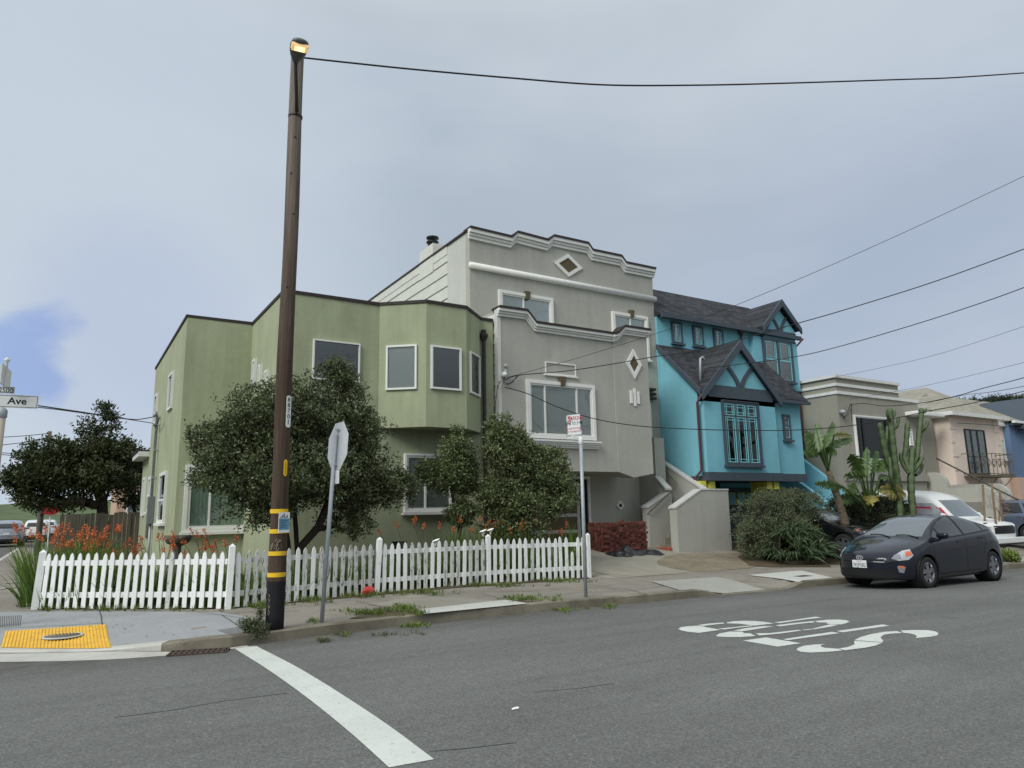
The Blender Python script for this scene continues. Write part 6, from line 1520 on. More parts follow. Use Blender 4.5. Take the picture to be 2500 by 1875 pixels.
# cars parked far up the side street, seen from behind
s2=dict(sv); s2.update(tailp=[(.45,1.0),(.88,1.02),(.86,1.14),(.6,1.10),(.42,1.08)],spokes=6,
  front=sv['front']+[('rear_window',[(-.62,1.16),(.62,1.16),(.54,1.46),(-.54,1.46)],(1,0,0),M['cg'],.006),('rear_bumper',[(-.7,.3),(.7,.3),(.75,.52),(-.75,.52)],(1,0,0),M['blackp'],.006)])
c=gy(18,1331,56.); 
SV,b2,pt2=car('silver_suv',(c[0]-.1,58.0,0.),math.pi/2,'silver sport utility car, nearest of the cars parked up the side street','car',s2,M['p_silver'])
fr=Fr((-2.34,0,0),(0,-1,0),(-1,0,0)); h,_,_,_=b2.ray_cast(Vector((-6,0,.8)),Vector((1,0,0))); fr=Fr((h.x-.01,0,0),(0,-1,0),(-1,0,0))
MB().box(-.16,.16,.78,.9,0,.01,fr).build('number_plate',M['signw'],SV)
W2,_,_=car('white_car',(c[0]+1.15,68,0.),math.pi/2,'white car parked beyond the silver one, half hidden by flowers','car',s2,M['p_white'])
W3,_,_=car('white_car',(c[0]+1.6,76,0.),math.pi/2,'farthest white car up the side street, nearest the board fence','car',s2,M['p_white'])
org()
# ---------------------------------------------------------------- vegetation
DF=fw
def depth(p): return float((np.asarray(p)-np.array([0,0,CAMZ]))@DF)
def E_(u,v,y,ru,rv,ry=None):
    c=gy(u,v,y); k=depth(c)/F; rx=ru*k*1.12; rz=rv*k; return (c[0],c[1],c[2],rx,(ry if ry else rx*.75),rz)
def unit(a): return a/np.maximum(np.linalg.norm(a,axis=-1,keepdims=True),1e-9)
def samp_ell(els,n,shell=2.4,gap=.0,fr_=1.3,seed=0):
    r=np.random.default_rng(seed); els=np.array(els); vol=els[:,3]*els[:,4]*els[:,5]; vol=vol**.8; pr=vol/vol.sum(); out=[];od=[]
    ph=r.uniform(0,6,6)
    tot=0
    while tot<n:
        m=n*2; k=r.choice(len(els),m,p=pr); d=unit(r.normal(size=(m,3))); rad=r.random(m)**(1/shell)
        lump=1+.16*np.sin(d[:,0]*5+ph[0]+k)*np.sin(d[:,1]*5+ph[1])+.12*np.sin(d[:,2]*9+d[:,0]*7+k*2)
        p=els[k,:3]+d*els[k,3:]*(rad*lump)[:,None]
        f=np.sin(p[:,0]*2.9*fr_+ph[0])+np.sin(p[:,1]*3.3*fr_+ph[1])+np.sin(p[:,2]*3.7*fr_+ph[2])+.8*np.sin(p[:,0]*7.1*fr_+p[:,2]*5.3*fr_+ph[3])
        keep=(f>gap)|(r.random(m)<.25); p=p[keep]; out.append(p); od.append(unit(d[keep]*1+0)); tot+=len(p)
    P=np.concatenate(out)[:n]; D=np.concatenate(od)[:n]; return P,D
def leaves(C,D,K,l,w,seed=0,spread=1.,upb=.25,curl=.15):
    r=np.random.default_rng(seed); n=len(C)*K
    c=np.repeat(C,K,0)+r.normal(size=(n,3))*l*.55; d=unit(np.repeat(D,K,0)*.55+r.normal(size=(n,3))*spread+np.array([0,0,upb]))
    t=unit(np.cross(d,r.normal(size=(n,3)))); nn=np.cross(d,t); L_=l*r.uniform(.6,1.2,n)[:,None]; W_=w*r.uniform(.7,1.15,n)[:,None]
    V=np.empty((n,4,3)); V[:,0]=c; V[:,1]=c+d*L_*.5+t*W_*.5+nn*L_*curl; V[:,2]=c+d*L_; V[:,3]=c+d*L_*.5-t*W_*.5+nn*L_*curl
    Fc=np.arange(n*4).reshape(n,4); return V.reshape(-1,3),Fc
def tubes_np(A,B,ra,rb,n=4):
    A=np.asarray(A);B=np.asarray(B);m=len(A); t=unit(B-A); a=np.where(np.abs(t[:,2:3])<.9,np.array([[0,0,1.]]),np.array([[1.,0,0]])); u=unit(np.cross(t,a)); w_=np.cross(t,u)
    ang=np.arange(n)*2*math.pi/n; V=np.empty((m,2,n,3))
    for k,an in enumerate(ang):
        o=u*math.cos(an)+w_*math.sin(an); V[:,0,k]=A+o*np.asarray(ra)[:,None]; V[:,1,k]=B+o*np.asarray(rb)[:,None]
    Fc=[]; base=np.arange(m)[:,None]*2*n
    for k in range(n): Fc.append(np.stack([base[:,0]+k,base[:,0]+(k+1)%n,base[:,0]+n+(k+1)%n,base[:,0]+n+k],1))
    return V.reshape(-1,3),np.concatenate(Fc)
def skeleton(trunks,targets,r0,seed=0,jit=.06):
    r=np.random.default_rng(seed); nodes=[];par_=[]
    for tr in trunks:
        prev=-1
        for i,p in enumerate(tr):
            nodes.append(np.array(p,float)); par_.append(prev); prev=len(nodes)-1
    cen=nodes[0]; order=np.argsort(np.linalg.norm(targets-cen,axis=1)); ends=[]
    for q in targets[order]:
        N=np.array(nodes); d=np.linalg.norm(N-q,axis=1)+.6*np.maximum(0,N[:,2]-q[2]+.1)
        # keep limbs off the first trunk node
        j=int(np.argmin(d+np.where(np.arange(len(N))==0,5,0))); a=nodes[j]; L_=np.linalg.norm(q-a); k=max(1,int(L_/.3))
        prev=j
        for s_ in range(1,k+1):
            p=a+(q-a)*s_/k+(r.normal(size=3)*jit*min(1,L_) if s_<k else 0); p[2]+=.10*L_*math.sin(math.pi*s_/k)*.5
            nodes.append(p); par_.append(prev); prev=len(nodes)-1
        ends.append(prev)
    w_=np.zeros(len(nodes)); 
    for e in ends: w_[e]+=1
    for i in range(len(nodes)-1,-1,-1):
        if par_[i]>=0: w_[par_[i]]+=w_[i]+.02
    rad=r0*np.sqrt(np.maximum(w_,.4)/max(w_.max(),1)); return np.array(nodes),np.array(par_),rad
def tree(name,label,cat,base,trunks,els,ncl,K,l,w_,leafmat,r0=.09,ntar=70,gap=0.,group=None,seed=1,bark='bark',twig=True,fr_=1.3,upb=.25,shell=2.4,minr=.006):
    org(*base); T=empty(name,tuple(base),0,label,cat,group)
    C,D=samp_ell(els,ncl,shell,gap,fr_,seed); r=np.random.default_rng(seed)
    tg=C[r.choice(len(C),ntar,replace=False)]
    N,Pn,rad=skeleton(trunks,tg,r0,seed)
    m=Pn>=0; A=N[Pn[m]]; B=N[m]; V1,F1=tubes_np(A,B,np.maximum(rad[Pn[m]]*.96,minr),np.maximum(rad[m],minr),7)
    if twig:
        # every leaf clump hangs on a thin twig from its nearest limb
        sub=C[::2]; idx=np.empty(len(sub),int)
        for i in range(0,len(sub),500): idx[i:i+500]=np.argmin(((sub[i:i+500,None]-N[None])**2).sum(-1),1)
        V2,F2=tubes_np(N[idx],sub,np.full(len(sub),minr*.9),np.full(len(sub),minr*.4),3); F2=F2+len(V1); V1=np.concatenate([V1,V2]); F1=np.concatenate([F1,F2])
    npmesh('trunk',V1,F1,M[bark],T,True)
    V,Fc=leaves(C,D,K,l,w_,seed,upb=upb); npmesh('crown',V,Fc,M[leafmat],T)
    org(); return T
G='garden trees behind the picket fence'
g_=lambda u,v,y:gy(u,v,y)
b=g_(712,1372,15.0); b[2]=.14
tree('garden_tree','largest round dark leaved garden tree standing behind the utility pole','tree',b,
 [[b,g_(700,1320,15),g_(690,1270,15),g_(660,1200,14.9),g_(640,1130,14.8)],[b+np.array([.12,0,0]),g_(730,1340,14.9),g_(775,1290,14.9),g_(800,1230,14.9),g_(815,1150,15)],[g_(725,1345,15),g_(722,1290,15.1),g_(715,1200,15.1),g_(730,1080,15.1)]],
 [E_(705,1015,15,140,90),E_(815,960,15,72,72),E_(590,1085,14.9,105,80),E_(860,1060,15,80,80),E_(530,1150,14.9,62,46),E_(690,1150,14.8,170,90),E_(880,1170,15,110,80),E_(950,1190,15,66,52),E_(850,1265,14.9,65,48),E_(640,1245,14.8,85,45),E_(590,1010,15,40,40),E_(820,890,15,38,30),E_(500,1080,14.9,30,40)],
 7600,11,.082,.034,'leaf_tree',.085,110,.2,G,11)
b=g_(1122,1345,15.4); b[2]=.14
tree('garden_tree','slim middle garden tree in front of the ground floor slider window','tree',b,
 [[b,g_(1122,1290,15.4),g_(1108,1230,15.4),g_(1100,1180,15.4)]],
 [E_(1112,1105,15.4,44,44),E_(1085,1165,15.4,48,42),E_(1135,1165,15.4,34,46),E_(1125,1250,15.3,34,30),E_(1040,1150,15.4,26,26),E_(1115,1060,15.4,16,22)],
 1900,11,.080,.033,'leaf_tree2',.055,45,-.2,G,12)
b=g_(1195,1340,15.0); b[2]=.14
tree('garden_tree','broad low garden tree overlapping the grey garage and bay window','tree',b,
 [[b,g_(1200,1290,15),g_(1225,1230,15),g_(1235,1170,15)],[b+np.array([.1,0,0]),g_(1230,1310,14.9),g_(1290,1260,14.9),g_(1320,1200,14.9)]],
 [E_(1250,1112,15,62,66),E_(1310,1145,15,80,62),E_(1352,1200,14.9,60,58),E_(1235,1210,15,72,62),E_(1300,1240,14.8,75,45),E_(1222,1048,15,34,38),E_(1268,1060,15,24,24),E_(1215,1290,14.8,50,30),E_(1275,1290,14.8,70,30)],
 4600,11,.084,.035,'leaf_tree2',.08,80,.15,G,13)
b=g_(252,1290,33); b[2]=.12
tree('dark_tree','big dark spreading tree growing beyond the weathered board fence','tree',b,
 [[b,g_(250,1235,33),g_(235,1200,33),g_(190,1170,33)],[b+np.array([.3,0,0]),g_(258,1220,33),g_(275,1170,33),g_(300,1120,33)],[g_(250,1235,33),g_(245,1180,33),g_(225,1110,33)],[g_(330,1260,34),g_(325,1230,34),g_(305,1190,34)]],
 [E_(85,1168,33,60,34),E_(150,1115,33,72,48),E_(245,1108,33,75,44),E_(318,1130,34,44,52),E_(200,1165,33,110,45),E_(235,1045,33,44,16),E_(215,1022,33,14,8),E_(268,1018,33,16,9),E_(95,1215,33,55,26),E_(325,1205,34,38,36),E_(160,1225,33,60,22),E_(55,1175,33,34,14),E_(255,995,33,14,10)],
 3900,9,.17,.075,'leaf_dark',.2,90,.45,None,14,minr=.012,fr_=.7)
b=g_(2440,1060,46); b[2]=0
tree('cypress_tree','distant flat topped dark cypress rising behind the tan roofs','tree',b,
 [[b,g_(2440,1090,46),g_(2442,1040,46),g_(2450,1000,46)]],
 [E_(2370,992,46,52,12,2.5),E_(2440,985,46,60,14,2.5),E_(2500,980,46,55,16,2.5),E_(2480,1010,46,70,14,2.5),E_(2410,1012,46,55,14,2.5),E_(2450,1035,46,50,12,2.5),E_(2340,987,46,24,6,2.)],
 2600,9,.42,.12,'cyp',.4,50,.1,None,15,minr=.03,fr_=.35,upb=.05)
b=g_(1905,1372,14.0); b[2]=zwalk(b[0],14.)
tree('round_shrub','large rounded grey green shrub right of the grey stair wall','shrub',b,[[b,b+np.array([0,0,.4]),b+np.array([.1,0,.8])]],
 [E_(1870,1262,14.7,76,60),E_(1955,1255,14.9,74,60),E_(1900,1310,14.7,110,52),E_(1840,1320,14.5,46,46),E_(1905,1225,14.9,48,32)],
 5200,10,.062,.021,'leaf_bush',.05,60,-.3,None,16,shell=3.2,fr_=1.8)
b=g_(2110,1300,14.8); b[2]=.2
tree('hedge','dark leafy hedge behind the hatchback, below the paddle leaved plants','hedge',b,[[b,b+np.array([0,0,.4]),b+np.array([.1,0,.8])]],
 [E_(2060,1250,14.6,46,40),E_(2115,1242,14.6,56,42),E_(2170,1252,14.4,46,40),E_(2205,1258,14.2,26,30),E_(2130,1275,14.3,90,40)],
 4200,9,.07,.035,'leaf_hedge',.05,50,-.4,None,17,shell=3.5,fr_=1.6)
# --- blades
def blades(base,n,h,w_,spread=.5,r0=.12,lean=(0,0),seed=0,seg=4,droop=.5,hv_=.25):
    r=np.random.default_rng(seed); a=r.uniform(0,2*math.pi,n); rr=r0*np.sqrt(r.random(n)); st=np.stack([base[0]+rr*np.cos(a),base[1]+rr*np.sin(a),np.full(n,base[2])],1)
    a2=a+r.normal(size=n)*.6; out=np.stack([np.cos(a2),np.sin(a2),0*a2],1)*(spread*r.uniform(.3,1.,n))[:,None]+np.array([lean[0],lean[1],0]); H_=h*(1-hv_+2*hv_*r.random(n))
    sd=unit(np.stack([-np.sin(a2),np.cos(a2),0*a2],1)+r.normal(size=(n,3))*.3)
    V=np.empty((n,seg+1,2,3))
    for s_ in range(seg+1):
        t=s_/seg; c=st+out*(H_*t**1.6)[:,None]; c[:,2]+=H_*(t-droop*.45*t**3*np.linalg.norm(out,axis=1)); wd=w_*.5*(1-t**2.2)*(.6+.4*min(1,3*t)) if t<1 else .001
        V[:,s_,0]=c+sd*wd; V[:,s_,1]=c-sd*wd
    Fc=[]; b=np.arange(n)*(seg+1)*2
    for s_ in range(seg): Fc.append(np.stack([b+2*s_,b+2*s_+1,b+2*s_+3,b+2*s_+2],1))
    return V.reshape(-1,3),np.concatenate(Fc)
def florets(P,D,n,l,seed):
    # small tubular petals standing out round the upper stem
    r=np.random.default_rng(seed); m=len(P); t=r.uniform(0,1,(m,n)); c=P[:,None]-D[:,None]*(t*.17)[...,None]
    d=r.normal(size=(m,n,3)); d-= (d*D[:,None]).sum(-1,keepdims=True)*D[:,None]; d=unit(d)+D[:,None]*.35+np.array([0,0,.1]); d=unit(d); L_=l*(.45+.75*t)[...,None]
    s_=unit(np.cross(d,r.normal(size=d.shape))); V=np.empty((m,n,4,3)); V[:,:,0]=c; V[:,:,1]=c+d*L_*.65+s_*.011; V[:,:,2]=c+d*L_; V[:,:,3]=c+d*L_*.65-s_*.011
    return V.reshape(-1,3),np.arange(m*n*4).reshape(-1,4)
def flowerplant(name,label,x,y,nb,hb_,ns,hs,seed,mat='blade',lean=(0,0),group=None,w_=.028,spread=.45,r0=.16,cat='flowering plant'):
    r=np.random.default_rng(seed); z=zwalk(x,y); org(x,y,z); T=empty(name,(x,y,z),0,label,cat,group)
    if nb: V,Fc=blades((x,y,z),nb,hb_,w_,spread,r0,lean,seed); npmesh('leaves',V,Fc,M[mat],T)
    if ns:
        P=[];D=[]; A=[];B=[]
        for i in range(ns):
            a=r.uniform(0,2*math.pi); h=hs*r.uniform(.8,1.12); ln=r.uniform(.08,.32)*h; st=np.array([x+r.normal()*r0*.6,y+r.normal()*r0*.6,z]); prev=st
            for s_ in range(1,5):
                t=s_/4; q=st+np.array([(math.cos(a)*ln+lean[0]*h*1.2)*t**1.7,(math.sin(a)*ln*.6+lean[1]*h)*t**1.7,h*t]); A.append(prev); B.append(q); dl=q-prev; prev=q
            P.append(prev); D.append(dl/np.linalg.norm(dl))
        V,Fc=tubes_np(A,B,np.full(len(A),.0055),np.full(len(A),.0045),4); npmesh('stems',V,Fc,M['stem'],T)
        V,Fc=florets(np.array(P),np.array(D),26,.062,seed); [npmesh('flower_head',V[i_*104:(i_+1)*104],np.arange(104).reshape(26,4),M['flower'],T) for i_ in range(ns)]
    org(); return T
G='red flowered sword leaf plants in the corner clump'
k=0
LB=['at the far left','beside the left fence post','under the tallest red heads','in the middle of the corner clump','leaning out over the side pavement','in front of the board fence','behind the fourth picket','near the right of the corner clump','low in front of the clump','at the back of the clump']
rr=np.random.default_rng(5)
spots=[]
for i in range(15):
    u=rr.uniform(78,262); y=rr.uniform(16.0,17.9)-(u-80)*.003; d=ray(u,1400); x=y*d[0]/d[1]
    spots.append((u,x,y))
spots.sort()
G='red flowered plants massed at the left end of the picket fence'
for i,(u,x,y) in enumerate(spots):
    flowerplant('sword_leaf_plant','one of the massed sword leaved plants with orange red heads at the left corner',x,y,85,1.04+rr.uniform(-.12,.1),4,1.34,100+i,'blade_y' if i%3==0 else 'blade',(-.12 if u<110 else 0,0),G,spread=.42,r0=.2)
for i,(u,v,y) in enumerate(((66,1430,15.9),)):
    x=gy(u,v,y)[0]; flowerplant('sword_leaf_plant','sprawling sword leaf clump spilling left past the '+('outer ' if i==0 else 'inner ')+'side of the corner post',x,y,16,.6,0,0,140+i,'blade',(-.4,0),None,.045,.5,.1)
G='slender red flowered plants below the big green window'
for i,u in enumerate((345,372,402,440,468,500,530,548)):
    y=14.9-(u-345)*.004; x=gy(u+12,1440,y)[0]
    flowerplant('sword_leaf_plant','slender plant with leaning red flower spikes below the wide blinds window',x,y,22,.65,3,1.2,160+i,'blade',(-.12,0),G,.024,.35,.12)
G='red flowered plants by the right half of the picket fence'
for i,u in enumerate((985,1050,1100,1135,1175,1215,1250,1290,1330,1375,1405)):
    y=14.5; x=gy(u,1420,y)[0]
    flowerplant('sword_leaf_plant','sword leaved plant with scattered red flowers behind the right half of the picket fence',x,y,16 if i<2 else 55,.7 if i<2 else 1.12,3 if i%2 else 2,1.36,180+i,'blade',(-.05,0),G,.03,.42,.16)
# low greenery filling the bed behind the pickets
V_=[];F_=[];n0=0
for i in range(260):
    t=rr.random(); s_=rr.integers(0,4); a,b=np.array(FP[s_]),np.array(FP[s_+1]); p=a+(b-a)*t; p=p+np.array([0,rr.uniform(.12,1.3)]); V,Fc=blades((p[0],p[1],zwalk(*p)),16,rr.uniform(.35,.75),.022,.6,.14,(0,0),int(i))
    V_.append(V); F_.append(Fc+n0); n0+=len(V)
o=npmesh('garden_undergrowth',np.concatenate(V_),np.concatenate(F_),M['blade']); tag(o,'low green undergrowth filling the bed behind the picket fence','undergrowth',kind='stuff')
# calla lilies
for i,(u,v,lb) in enumerate(((1196,1296,'right hand white calla lily above the tall fence post'),(1178,1299,'left hand white calla lily beside the red flower head'),(1063,1322,'white calla lily standing over the middle of the picket fence'))):
    p=gy(u,v,14.2); z=zwalk(p[0],14.2); org(p[0],14.2,z); T=empty('calla_lily',(p[0],14.2,z),0,lb,'flower')
    MB().tube([(p[0],14.2,z),(p[0]+.02,14.2,p[2]-.08)],.008,6).build('stem',M['blade'],T)
    V=[];Fc=[]; n=20
    for j,(r_,h_) in enumerate(((.008,-.1),(.022,-.05),(.045,0),(.075,.03))):
        for k in range(n): an=2*math.pi*k/n; V.append((p[0]+.01+r_*math.cos(an)*(1.1),14.2+r_*math.sin(an),p[2]+h_+(.03*math.cos(an) if j==3 else 0)))
    for j in range(3):
        for k in range(n): a=j*n+k; b=j*n+(k+1)%n; Fc.append((a,b,b+n,a+n))
    npmesh('bloom',V,Fc,M['calla'],T,True); org()
# aloe bank at the foot of the shrub
b=gS(1955,1372); org(*b); T=empty('aloe_bank',tuple(b),0,'bank of narrow curving aloe leaves at the foot of the rounded shrub','aloe'); V_=[];F_=[];n0=0
for i in range(150):
    th=rr.uniform(0,math.pi*2); ph=rr.uniform(.05,1.45); cx,cy,cz=b[0]-.1,b[1]-.05,b[2]-.1; rx,ry,rz=1.0,.6,.95
    p=(cx+rx*math.sin(ph)*math.cos(th),cy+ry*math.sin(ph)*math.sin(th),cz+rz*math.cos(ph))
    V,Fc=blades(p,13,.40,.05,1.1,.03,(math.cos(th)*math.sin(ph)*.5,math.sin(th)*math.sin(ph)*.5),500+i,5,1.6)
    V_.append(V);F_.append(Fc+n0);n0+=len(V)
npmesh('leaves',np.concatenate(V_),np.concatenate(F_),M['aloe'],T); org()
# --- paddle leaved plants
def paddle(P0,P1,P2,wd,mat,par_,seed=0,side=None,droop=.12,torn=.3):
    r=np.random.default_rng(seed); P0,P1,P2=map(lambda p:np.array(p,float),(P0,P1,P2)); ax=P2-P1; L_=np.linalg.norm(ax); ax/=L_
    vd=unit(P1-np.array([0,0,CAMZ])); sd=np.cross(ax,vd); sd=unit(sd+r.normal(size=3)*.25 if side is None else np.array(side,float)); nn=np.cross(ax,sd)
    n=16; V=[];Fc=[]; mid=[]
    for i in range(n+1):
        t=i/n; c=P1+ax*L_*t; c[2]-=droop*L_*t*t; mid.append(c); wv=wd*.5*max(0.03,math.sin(math.pi*min(1,t*.93+.05))**.6)
        mid[-1]=(c,wv)
    for i in range(n):
        (c0,w0),(c1,w1)=mid[i],mid[i+1]
        for sg in (-1,1):
            g0=0; tear=r.random()<torn; sh=(.12*L_/n*r.random() if not tear else .5*L_/n); dz=r.uniform(.0,.12)*wd+(r.uniform(.05,.25)*wd if tear else 0)
            b=len(V)
            V+=[c0,c1,c1+sd*sg*w1*.5+nn*wd*.05,c0+sd*sg*w0*.5+nn*wd*.05,c1+sd*sg*w1-ax*sh-np.array([0,0,dz]),c0+sd*sg*w0+ax*sh*.5-np.array([0,0,dz])]
            Fc+=[(b,b+1,b+2,b+3),(b+3,b+2,b+4,b+5)]
    o=npmesh('leaf',V,Fc,M[mat],par_,True)
    pt=[P0+(P1-P0)*t+np.array([0,0,.0]) for t in np.linspace(0,1,5)]+[m[0]+nn*.01 for m in mid[::3]]
    MB().tube([tuple(p) for p in pt],[.03]*5+list(np.linspace(.02,.006,len(pt)-5)),6).build('petiole',M['strel'],o,True)
    return o
yp=13.7; q=lambda u,v,y=yp:gy(u,v,y)
b=q(2068,1330); b[2]=zwalk(b[0],yp); org(*b); T=empty('paddle_palm',tuple(b),0,'tall curved trunk bird of paradise with a fan of paddle leaves at the top','plant')
tp_=[tuple(b),tuple(q(2062,1270)),tuple(q(2040,1200)),tuple(q(2022,1150))]
MB().tube([tuple(p) for p in np.array([np.array(tp_[0])*(1-t)+np.array(tp_[1])*t for t in (0,.5)]+[np.array(tp_[1])*(1-t)+np.array(tp_[2])*t for t in (0,.33,.66)]+[np.array(tp_[2])*(1-t)+np.array(tp_[3])*t for t in (0,.5,1)])],[.15,.14,.13,.12,.11,.11,.1,.09],12).build('trunk',M['barkp'],T,True)
for i,(a,c,wd,m_,dr_) in enumerate((((2002,1098),(1966,1050),.5,'strel',.05),((2005,1098),(1990,1036),.5,'strel',0),((2012,1095),(2033,1030),.42,'strel',0),((2018,1095),(2078,1052),.42,'strel',.15),((2036,1062),(2078,1052),.28,'strely',.1),((1998,1102),(1962,1098),.4,'strel',.25),((2000,1105),(1975,1080),.42,'strel',.1),((2014,1100),(2042,1092),.38,'strel',.3),((2008,1100),(2018,1060),.45,'strel',0))):
    paddle(q(2022,1152),q(*a,yp+rr.uniform(-.3,.3)),q(*c,yp+rr.uniform(-.4,.4)),wd,m_,T,300+i,None,dr_)
org()
yp=13.6; b=q(2130,1300,yp); b[2]=zwalk(b[0],yp); org(*b); T=empty('bird_of_paradise',tuple(b),0,'low spreading bird of paradise with torn paddle leaves and one yellowing leaf','plant')
for i,(r0_,a,c,wd,m_,dr_) in enumerate((((2122,1230),(2116,1160),(2116,1092),.36,'strel',0),((2122,1230),(2100,1150),(2076,1100),.5,'strel',.1),((2124,1230),(2135,1150),(2170,1112),.5,'strel',.1),((2122,1230),(2105,1165),(2062,1138),.5,'strel',.2),((2125,1230),(2150,1165),(2176,1150),.5,'strel',.3),((2120,1235),(2100,1170),(2092,1120),.5,'strel',.0),((2126,1240),(2148,1195),(2208,1180),.5,'strely',.3),((2126,1240),(2140,1190),(2200,1155),.45,'strel',.25),((2118,1240),(2085,1180),(2062,1225),.45,'strel',.1),((2118,1240),(2060,1190),(1988,1168),.3,'strel',.1),((2118,1250),(2095,1215),(2040,1195),.35,'strel',.2),((2124,1240),(2128,1160),(2140,1100),.45,'strel',0),((2124,1250),(2130,1215),(2120,1180),.5,'strely',.5))):
    paddle(q(*r0_),q(*a,yp+rr.uniform(-.3,.3)),q(*c,yp+rr.uniform(-.4,.4)),wd,m_,T,330+i,None,dr_,.4)
org()
# --- candelabra cacti
def cactus(name,label,paths,y,seed):
    b=gy(paths[0][0][0],paths[0][0][1],y); b[2]=zwalk(b[0],y); org(*b); T=empty(name,tuple(b),0,label,'cactus')
    for k,pth in enumerate(paths):
        P=[gy(u,v,y+(.12*((k*37)%5-2) if k and j else 0)*min(1,j)) for j,(u,v,_) in enumerate(pth)]; R2=[p[2]*.82 for p in pth]
        if k==0: P[0]=b.copy()
        # resample smooth
        Q=[];RR=[]
        for a_,c_,r1,r2 in zip(P[:-1],P[1:],R2[:-1],R2[1:]):
            m=max(3,int(np.linalg.norm(c_-a_)/.05))
            for i in range(m): Q.append(a_+(c_-a_)*i/m); RR.append(r1+(r2-r1)*i/m)
        Q.append(P[-1]); RR.append(R2[-1]*.9)
        Q=np.array(Q)
        for _ in range(4): Q[1:-1]=(Q[:-2]+2*Q[1:-1]+Q[2:])/4
        tip=unit(Q[-1]-Q[-3]); Q=list(Q)+[Q[-1]+tip*.04,Q[-1]+tip*.06]; RR+= [RR[-1]*.7,.005]
        nr=15; V=[];Fc=[]; L_=0
        for i,c in enumerate(Q):
            t=unit(np.array(Q[min(i+1,len(Q)-1)])-np.array(Q[max(i-1,0)])); u_=unit(np.cross(t,np.array([0,1,.02]))); w_=np.cross(t,u_)
            if i: L_+=np.linalg.norm(np.array(Q[i])-np.array(Q[i-1]))
            pinch=1-.16*abs(math.sin(L_*math.pi/.32+k))**6
            for j in range(nr):
                an=2*math.pi*j/nr; rb=RR[i]*pinch*(1+.26*math.cos(5*an)) ; V.append(c+u_*rb*math.cos(an)+w_*rb*math.sin(an))
        for i in range(len(Q)-1):
            for j in range(nr): a=i*nr+j; d=i*nr+(j+1)%nr; Fc.append((a,d,d+nr,a+nr))
        npmesh('trunk' if k==0 else 'arm',V,Fc,M['cactus'],T,True)
    org()
cactus('candelabra_cactus','taller left candelabra cactus with two stout upright columns',
 [[(2196,1275,.12),(2194,1200,.12),(2186,1140,.12),(2178,1070,.12),(2172,1000,.11)],[(2186,1165,.09),(2168,1130,.1),(2158,1085,.11),(2148,1036,.09)],[(2176,1050,.07),(2190,1040,.07),(2194,1020,.06)],[(2174,1030,.05),(2167,1015,.05),(2165,1005,.04)],[(2176,1020,.05),(2184,1012,.05),(2185,1005,.04)],[(2192,1220,.07),(2175,1165,.07),(2172,1120,.06)],[(2162,1090,.06),(2165,1060,.06),(2166,1044,.05)]],13.4,1)
cactus('candelabra_cactus','right candelabra cactus with a bare stem below many short arms',
 [[(2226,1280,.12),(2225,1200,.12),(2224,1155,.12),(2226,1120,.1),(2228,1095,.09)],[(2226,1150,.09),(2240,1110,.09),(2244,1060,.09),(2250,1000,.09)],[(2222,1150,.09),(2208,1120,.09),(2213,1080,.09),(2216,1034,.09)],[(2230,1150,.08),(2246,1130,.08),(2252,1115,.07)],[(2218,1155,.07),(2202,1130,.07),(2198,1108,.06)],[(2247,1055,.06),(2260,1045,.06),(2266,1028,.05)],[(2228,1145,.06),(2238,1125,.06),(2240,1110,.06)],[(2224,1140,.06),(2222,1115,.06),(2222,1095,.05)],[(2251,1010,.05),(2258,1005,.05),(2260,1000,.04)],[(2235,1160,.06),(2248,1150,.06),(2253,1135,.05)]],13.3,2)
# --- staked sapling
b=gS(2440,1362); org(*b); ys_=b[1]; T=empty('staked_sapling',tuple(b),0,'bare young street tree tied between three wooden stakes behind the hatchback','tree')
for i,(u0,v0,u1,v1) in enumerate(((2407,1340,2399,1183),(2438,1345,2421,1181),(2455,1360,2441,1197))):
    a=gy(u0,v0,ys_+(.25,-.1,.1)[i]); a[2]=zwalk(a[0],a[1]); c=gy(u1,v1,ys_+(.25,-.1,.1)[i])
    MB().tube([tuple(a),tuple(c)],.035,8).build('stake',M['stake'],T,True)
a=gy(2402,1278,ys_+.1); c=gy(2448,1278,ys_+.05); MB().tube([tuple(a),tuple(c)],.03,6).build('crossbar',M['stake'],T)
P0_=gy(2438,1330,ys_); P0_[2]=b[2]; tg,_=samp_ell([E_(2445,1222,ys_,40,42)],90,1.4,-9,1,3)
N,Pn,rad=skeleton([[P0_,gy(2437,1290,ys_),gy(2440,1255,ys_)]],tg,.022,3,.03); m=Pn>=0; V,Fc=tubes_np(N[Pn[m]],N[m],np.maximum(rad[Pn[m]],.004),np.maximum(rad[m],.003),5); npmesh('branches',V,Fc,M['twig'],T)
org()
# --- weeds, grass tufts
def tufts(name,label,spotsl,n,h,seed,mat='weed',kind='stuff',wd=.012):
    r=np.random.default_rng(seed); V_=[];F_=[];n0=0
    for (u,v,ru,rv,k) in spotsl:
        for i in range(k):
            p=gS(u+r.normal()*ru*.5,v+r.normal()*rv*.5) if v<1500 or True else None
            y_=p[1]; f_=zwalk if y_>10.36 or p[0]<2 else zroad
            V,Fc=blades((p[0],p[1],f_(p[0],p[1])),n,h*r.uniform(.5,1.2),wd,.9,.04,(0,0),seed*100+i,3); V_.append(V);F_.append(Fc+n0);n0+=len(V)
    o=npmesh(name,np.concatenate(V_),np.concatenate(F_),M[mat]); tag(o,label,'grass',kind=kind); return o
tufts('grass_tufts','short green grass growing along the kerb verge',[(900,1497,60,8,70),(985,1488,40,8,60),(1020,1500,30,8,30),(1280,1463,80,6,60),(1370,1470,40,6,25),(1480,1464,30,4,14),(765,1518,15,5,8),(840,1528,20,5,8),(1010,1507,40,4,20)],9,.07,21)
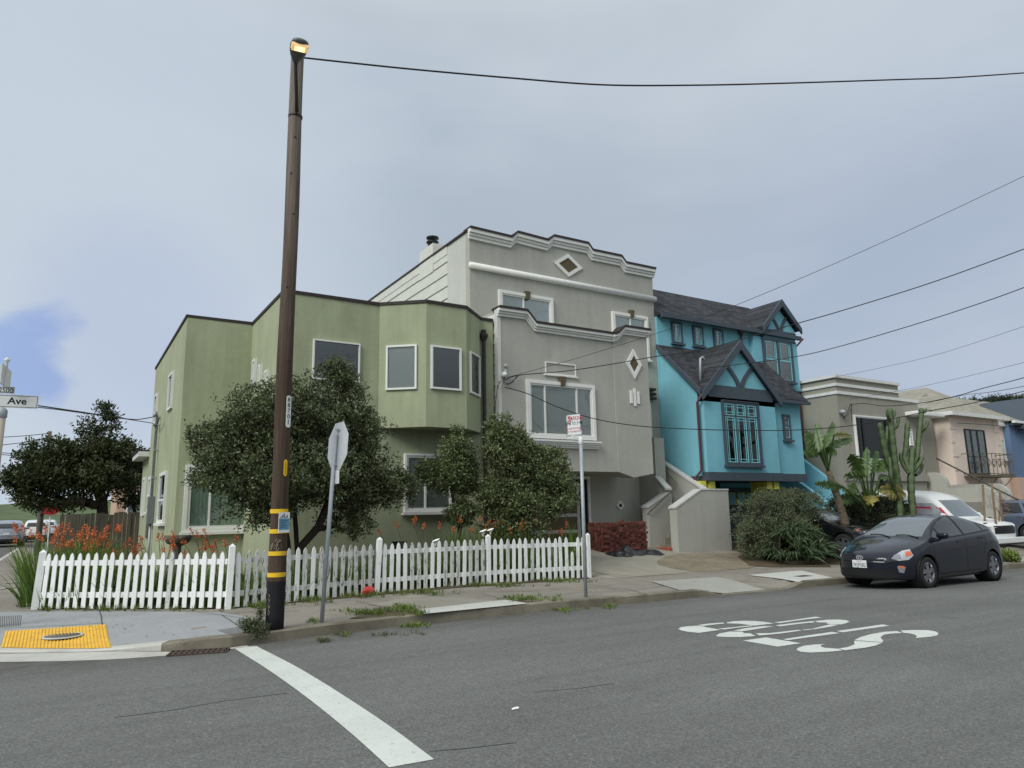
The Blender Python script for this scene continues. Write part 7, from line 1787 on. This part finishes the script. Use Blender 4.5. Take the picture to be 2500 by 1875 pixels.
tufts('verge_weeds','dry weeds trailing over the kerb edge into the gutter',[(960,1530,70,4,14),(790,1543,10,6,14)],8,.07,22,'leaf_bush')
tufts('fence_weeds','low weeds and leaves along the foot of the picket fence',[(120,1485,40,6,40),(300,1490,200,4,50),(620,1480,60,8,70),(760,1468,60,6,45),(1000,1450,120,5,60),(1200,1432,120,4,60),(1360,1420,90,4,60),(330,1478,160,4,50),(870,1458,60,4,30)],8,.10,23)
b=gS(622,1560); b=np.array([2.28,10.33,zwalk(2.28,10.33)])
tree('kerb_weed','scruffy twiggy weed bush growing at the kerb left of the utility pole','weed',b,[[b,b+np.array([0,-.02,.08]),b+np.array([.02,-.02,.16])]],
 [(b[0],b[1]-.04,b[2]+.05,.17,.12,.12),(b[0]-.12,b[1]-.02,b[2]+.13,.12,.08,.06),(b[0]+.06,b[1],b[2]+.22,.05,.04,.1),(b[0]+.02,b[1]-.1,b[2]-.02,.15,.08,.08)],520,7,.028,.014,'leaf_bush',.008,30,-.5,None,31,minr=.0025,fr_=3)
b=gS(2462,1372); tree('stake_weed','small leafy weed at the foot of the rightmost sapling stake','weed',b,[[b,b+np.array([0,0,.1])]],[(b[0],b[1],b[2]+.15,.4,.3,.16)],260,8,.09,.05,'weed',.01,20,-.5,None,32)
# yellow oxalis flecks by the fence foot
yb=MB()
for i in range(26):
    u=rr.choice([108,112,118,420,430,560,1330,1230,1255,445]); p=gS(u+rr.normal()*8,1480 if u<600 else 1425); z=zwalk(p[0],p[1])+rr.uniform(.08,.3); yb.lathe([(0,0),(.012,.006)],6,lambda a,b_,h:(p[0]+a,p[1]-.1+b_,z+h))
o=yb.build('oxalis_flowers',mk('oxalis_yellow',srgb(222,206,70),.6),None); tag(o,'tiny yellow wildflowers along the picket fence foot','wildflowers',kind='stuff')
# scattered grit and leaf litter
r=np.random.default_rng(77); n=900; u=r.uniform(60,1900,n); V=[];Fc=[]
for i in range(n):
    v=r.uniform(1430,1560); p=gS(u[i],v)
    if p[1]<10.6 or p[1]>13.4: continue
    s_=r.uniform(.006,.02); a=r.uniform(0,6.28); z=zwalk(p[0],p[1])+.014; b=len(V)
    for k in range(3): V.append((p[0]+s_*math.cos(a+k*2.1),p[1]+s_*math.sin(a+k*2.1),z+r.uniform(0,.008)))
    Fc.append((b,b+1,b+2))
tag(npmesh('pavement_litter',V,Fc,M['soil']),'scattered dry leaf litter and grit on the pavement','leaf litter',kind='stuff')
# a few low orange heads and clumps between the corner clump and the window bed
for i,u in enumerate((242,262,285,306,326)):
    y=15.6; x=gy(u,1420,y)[0]
    flowerplant('sword_leaf_plant','low sword leaf plant with few orange heads before the weathered board fence',x,y,42,.92,2,1.12,220+i,'blade_y',(0,0),'low plants before the board fence',.028,.45,.18)
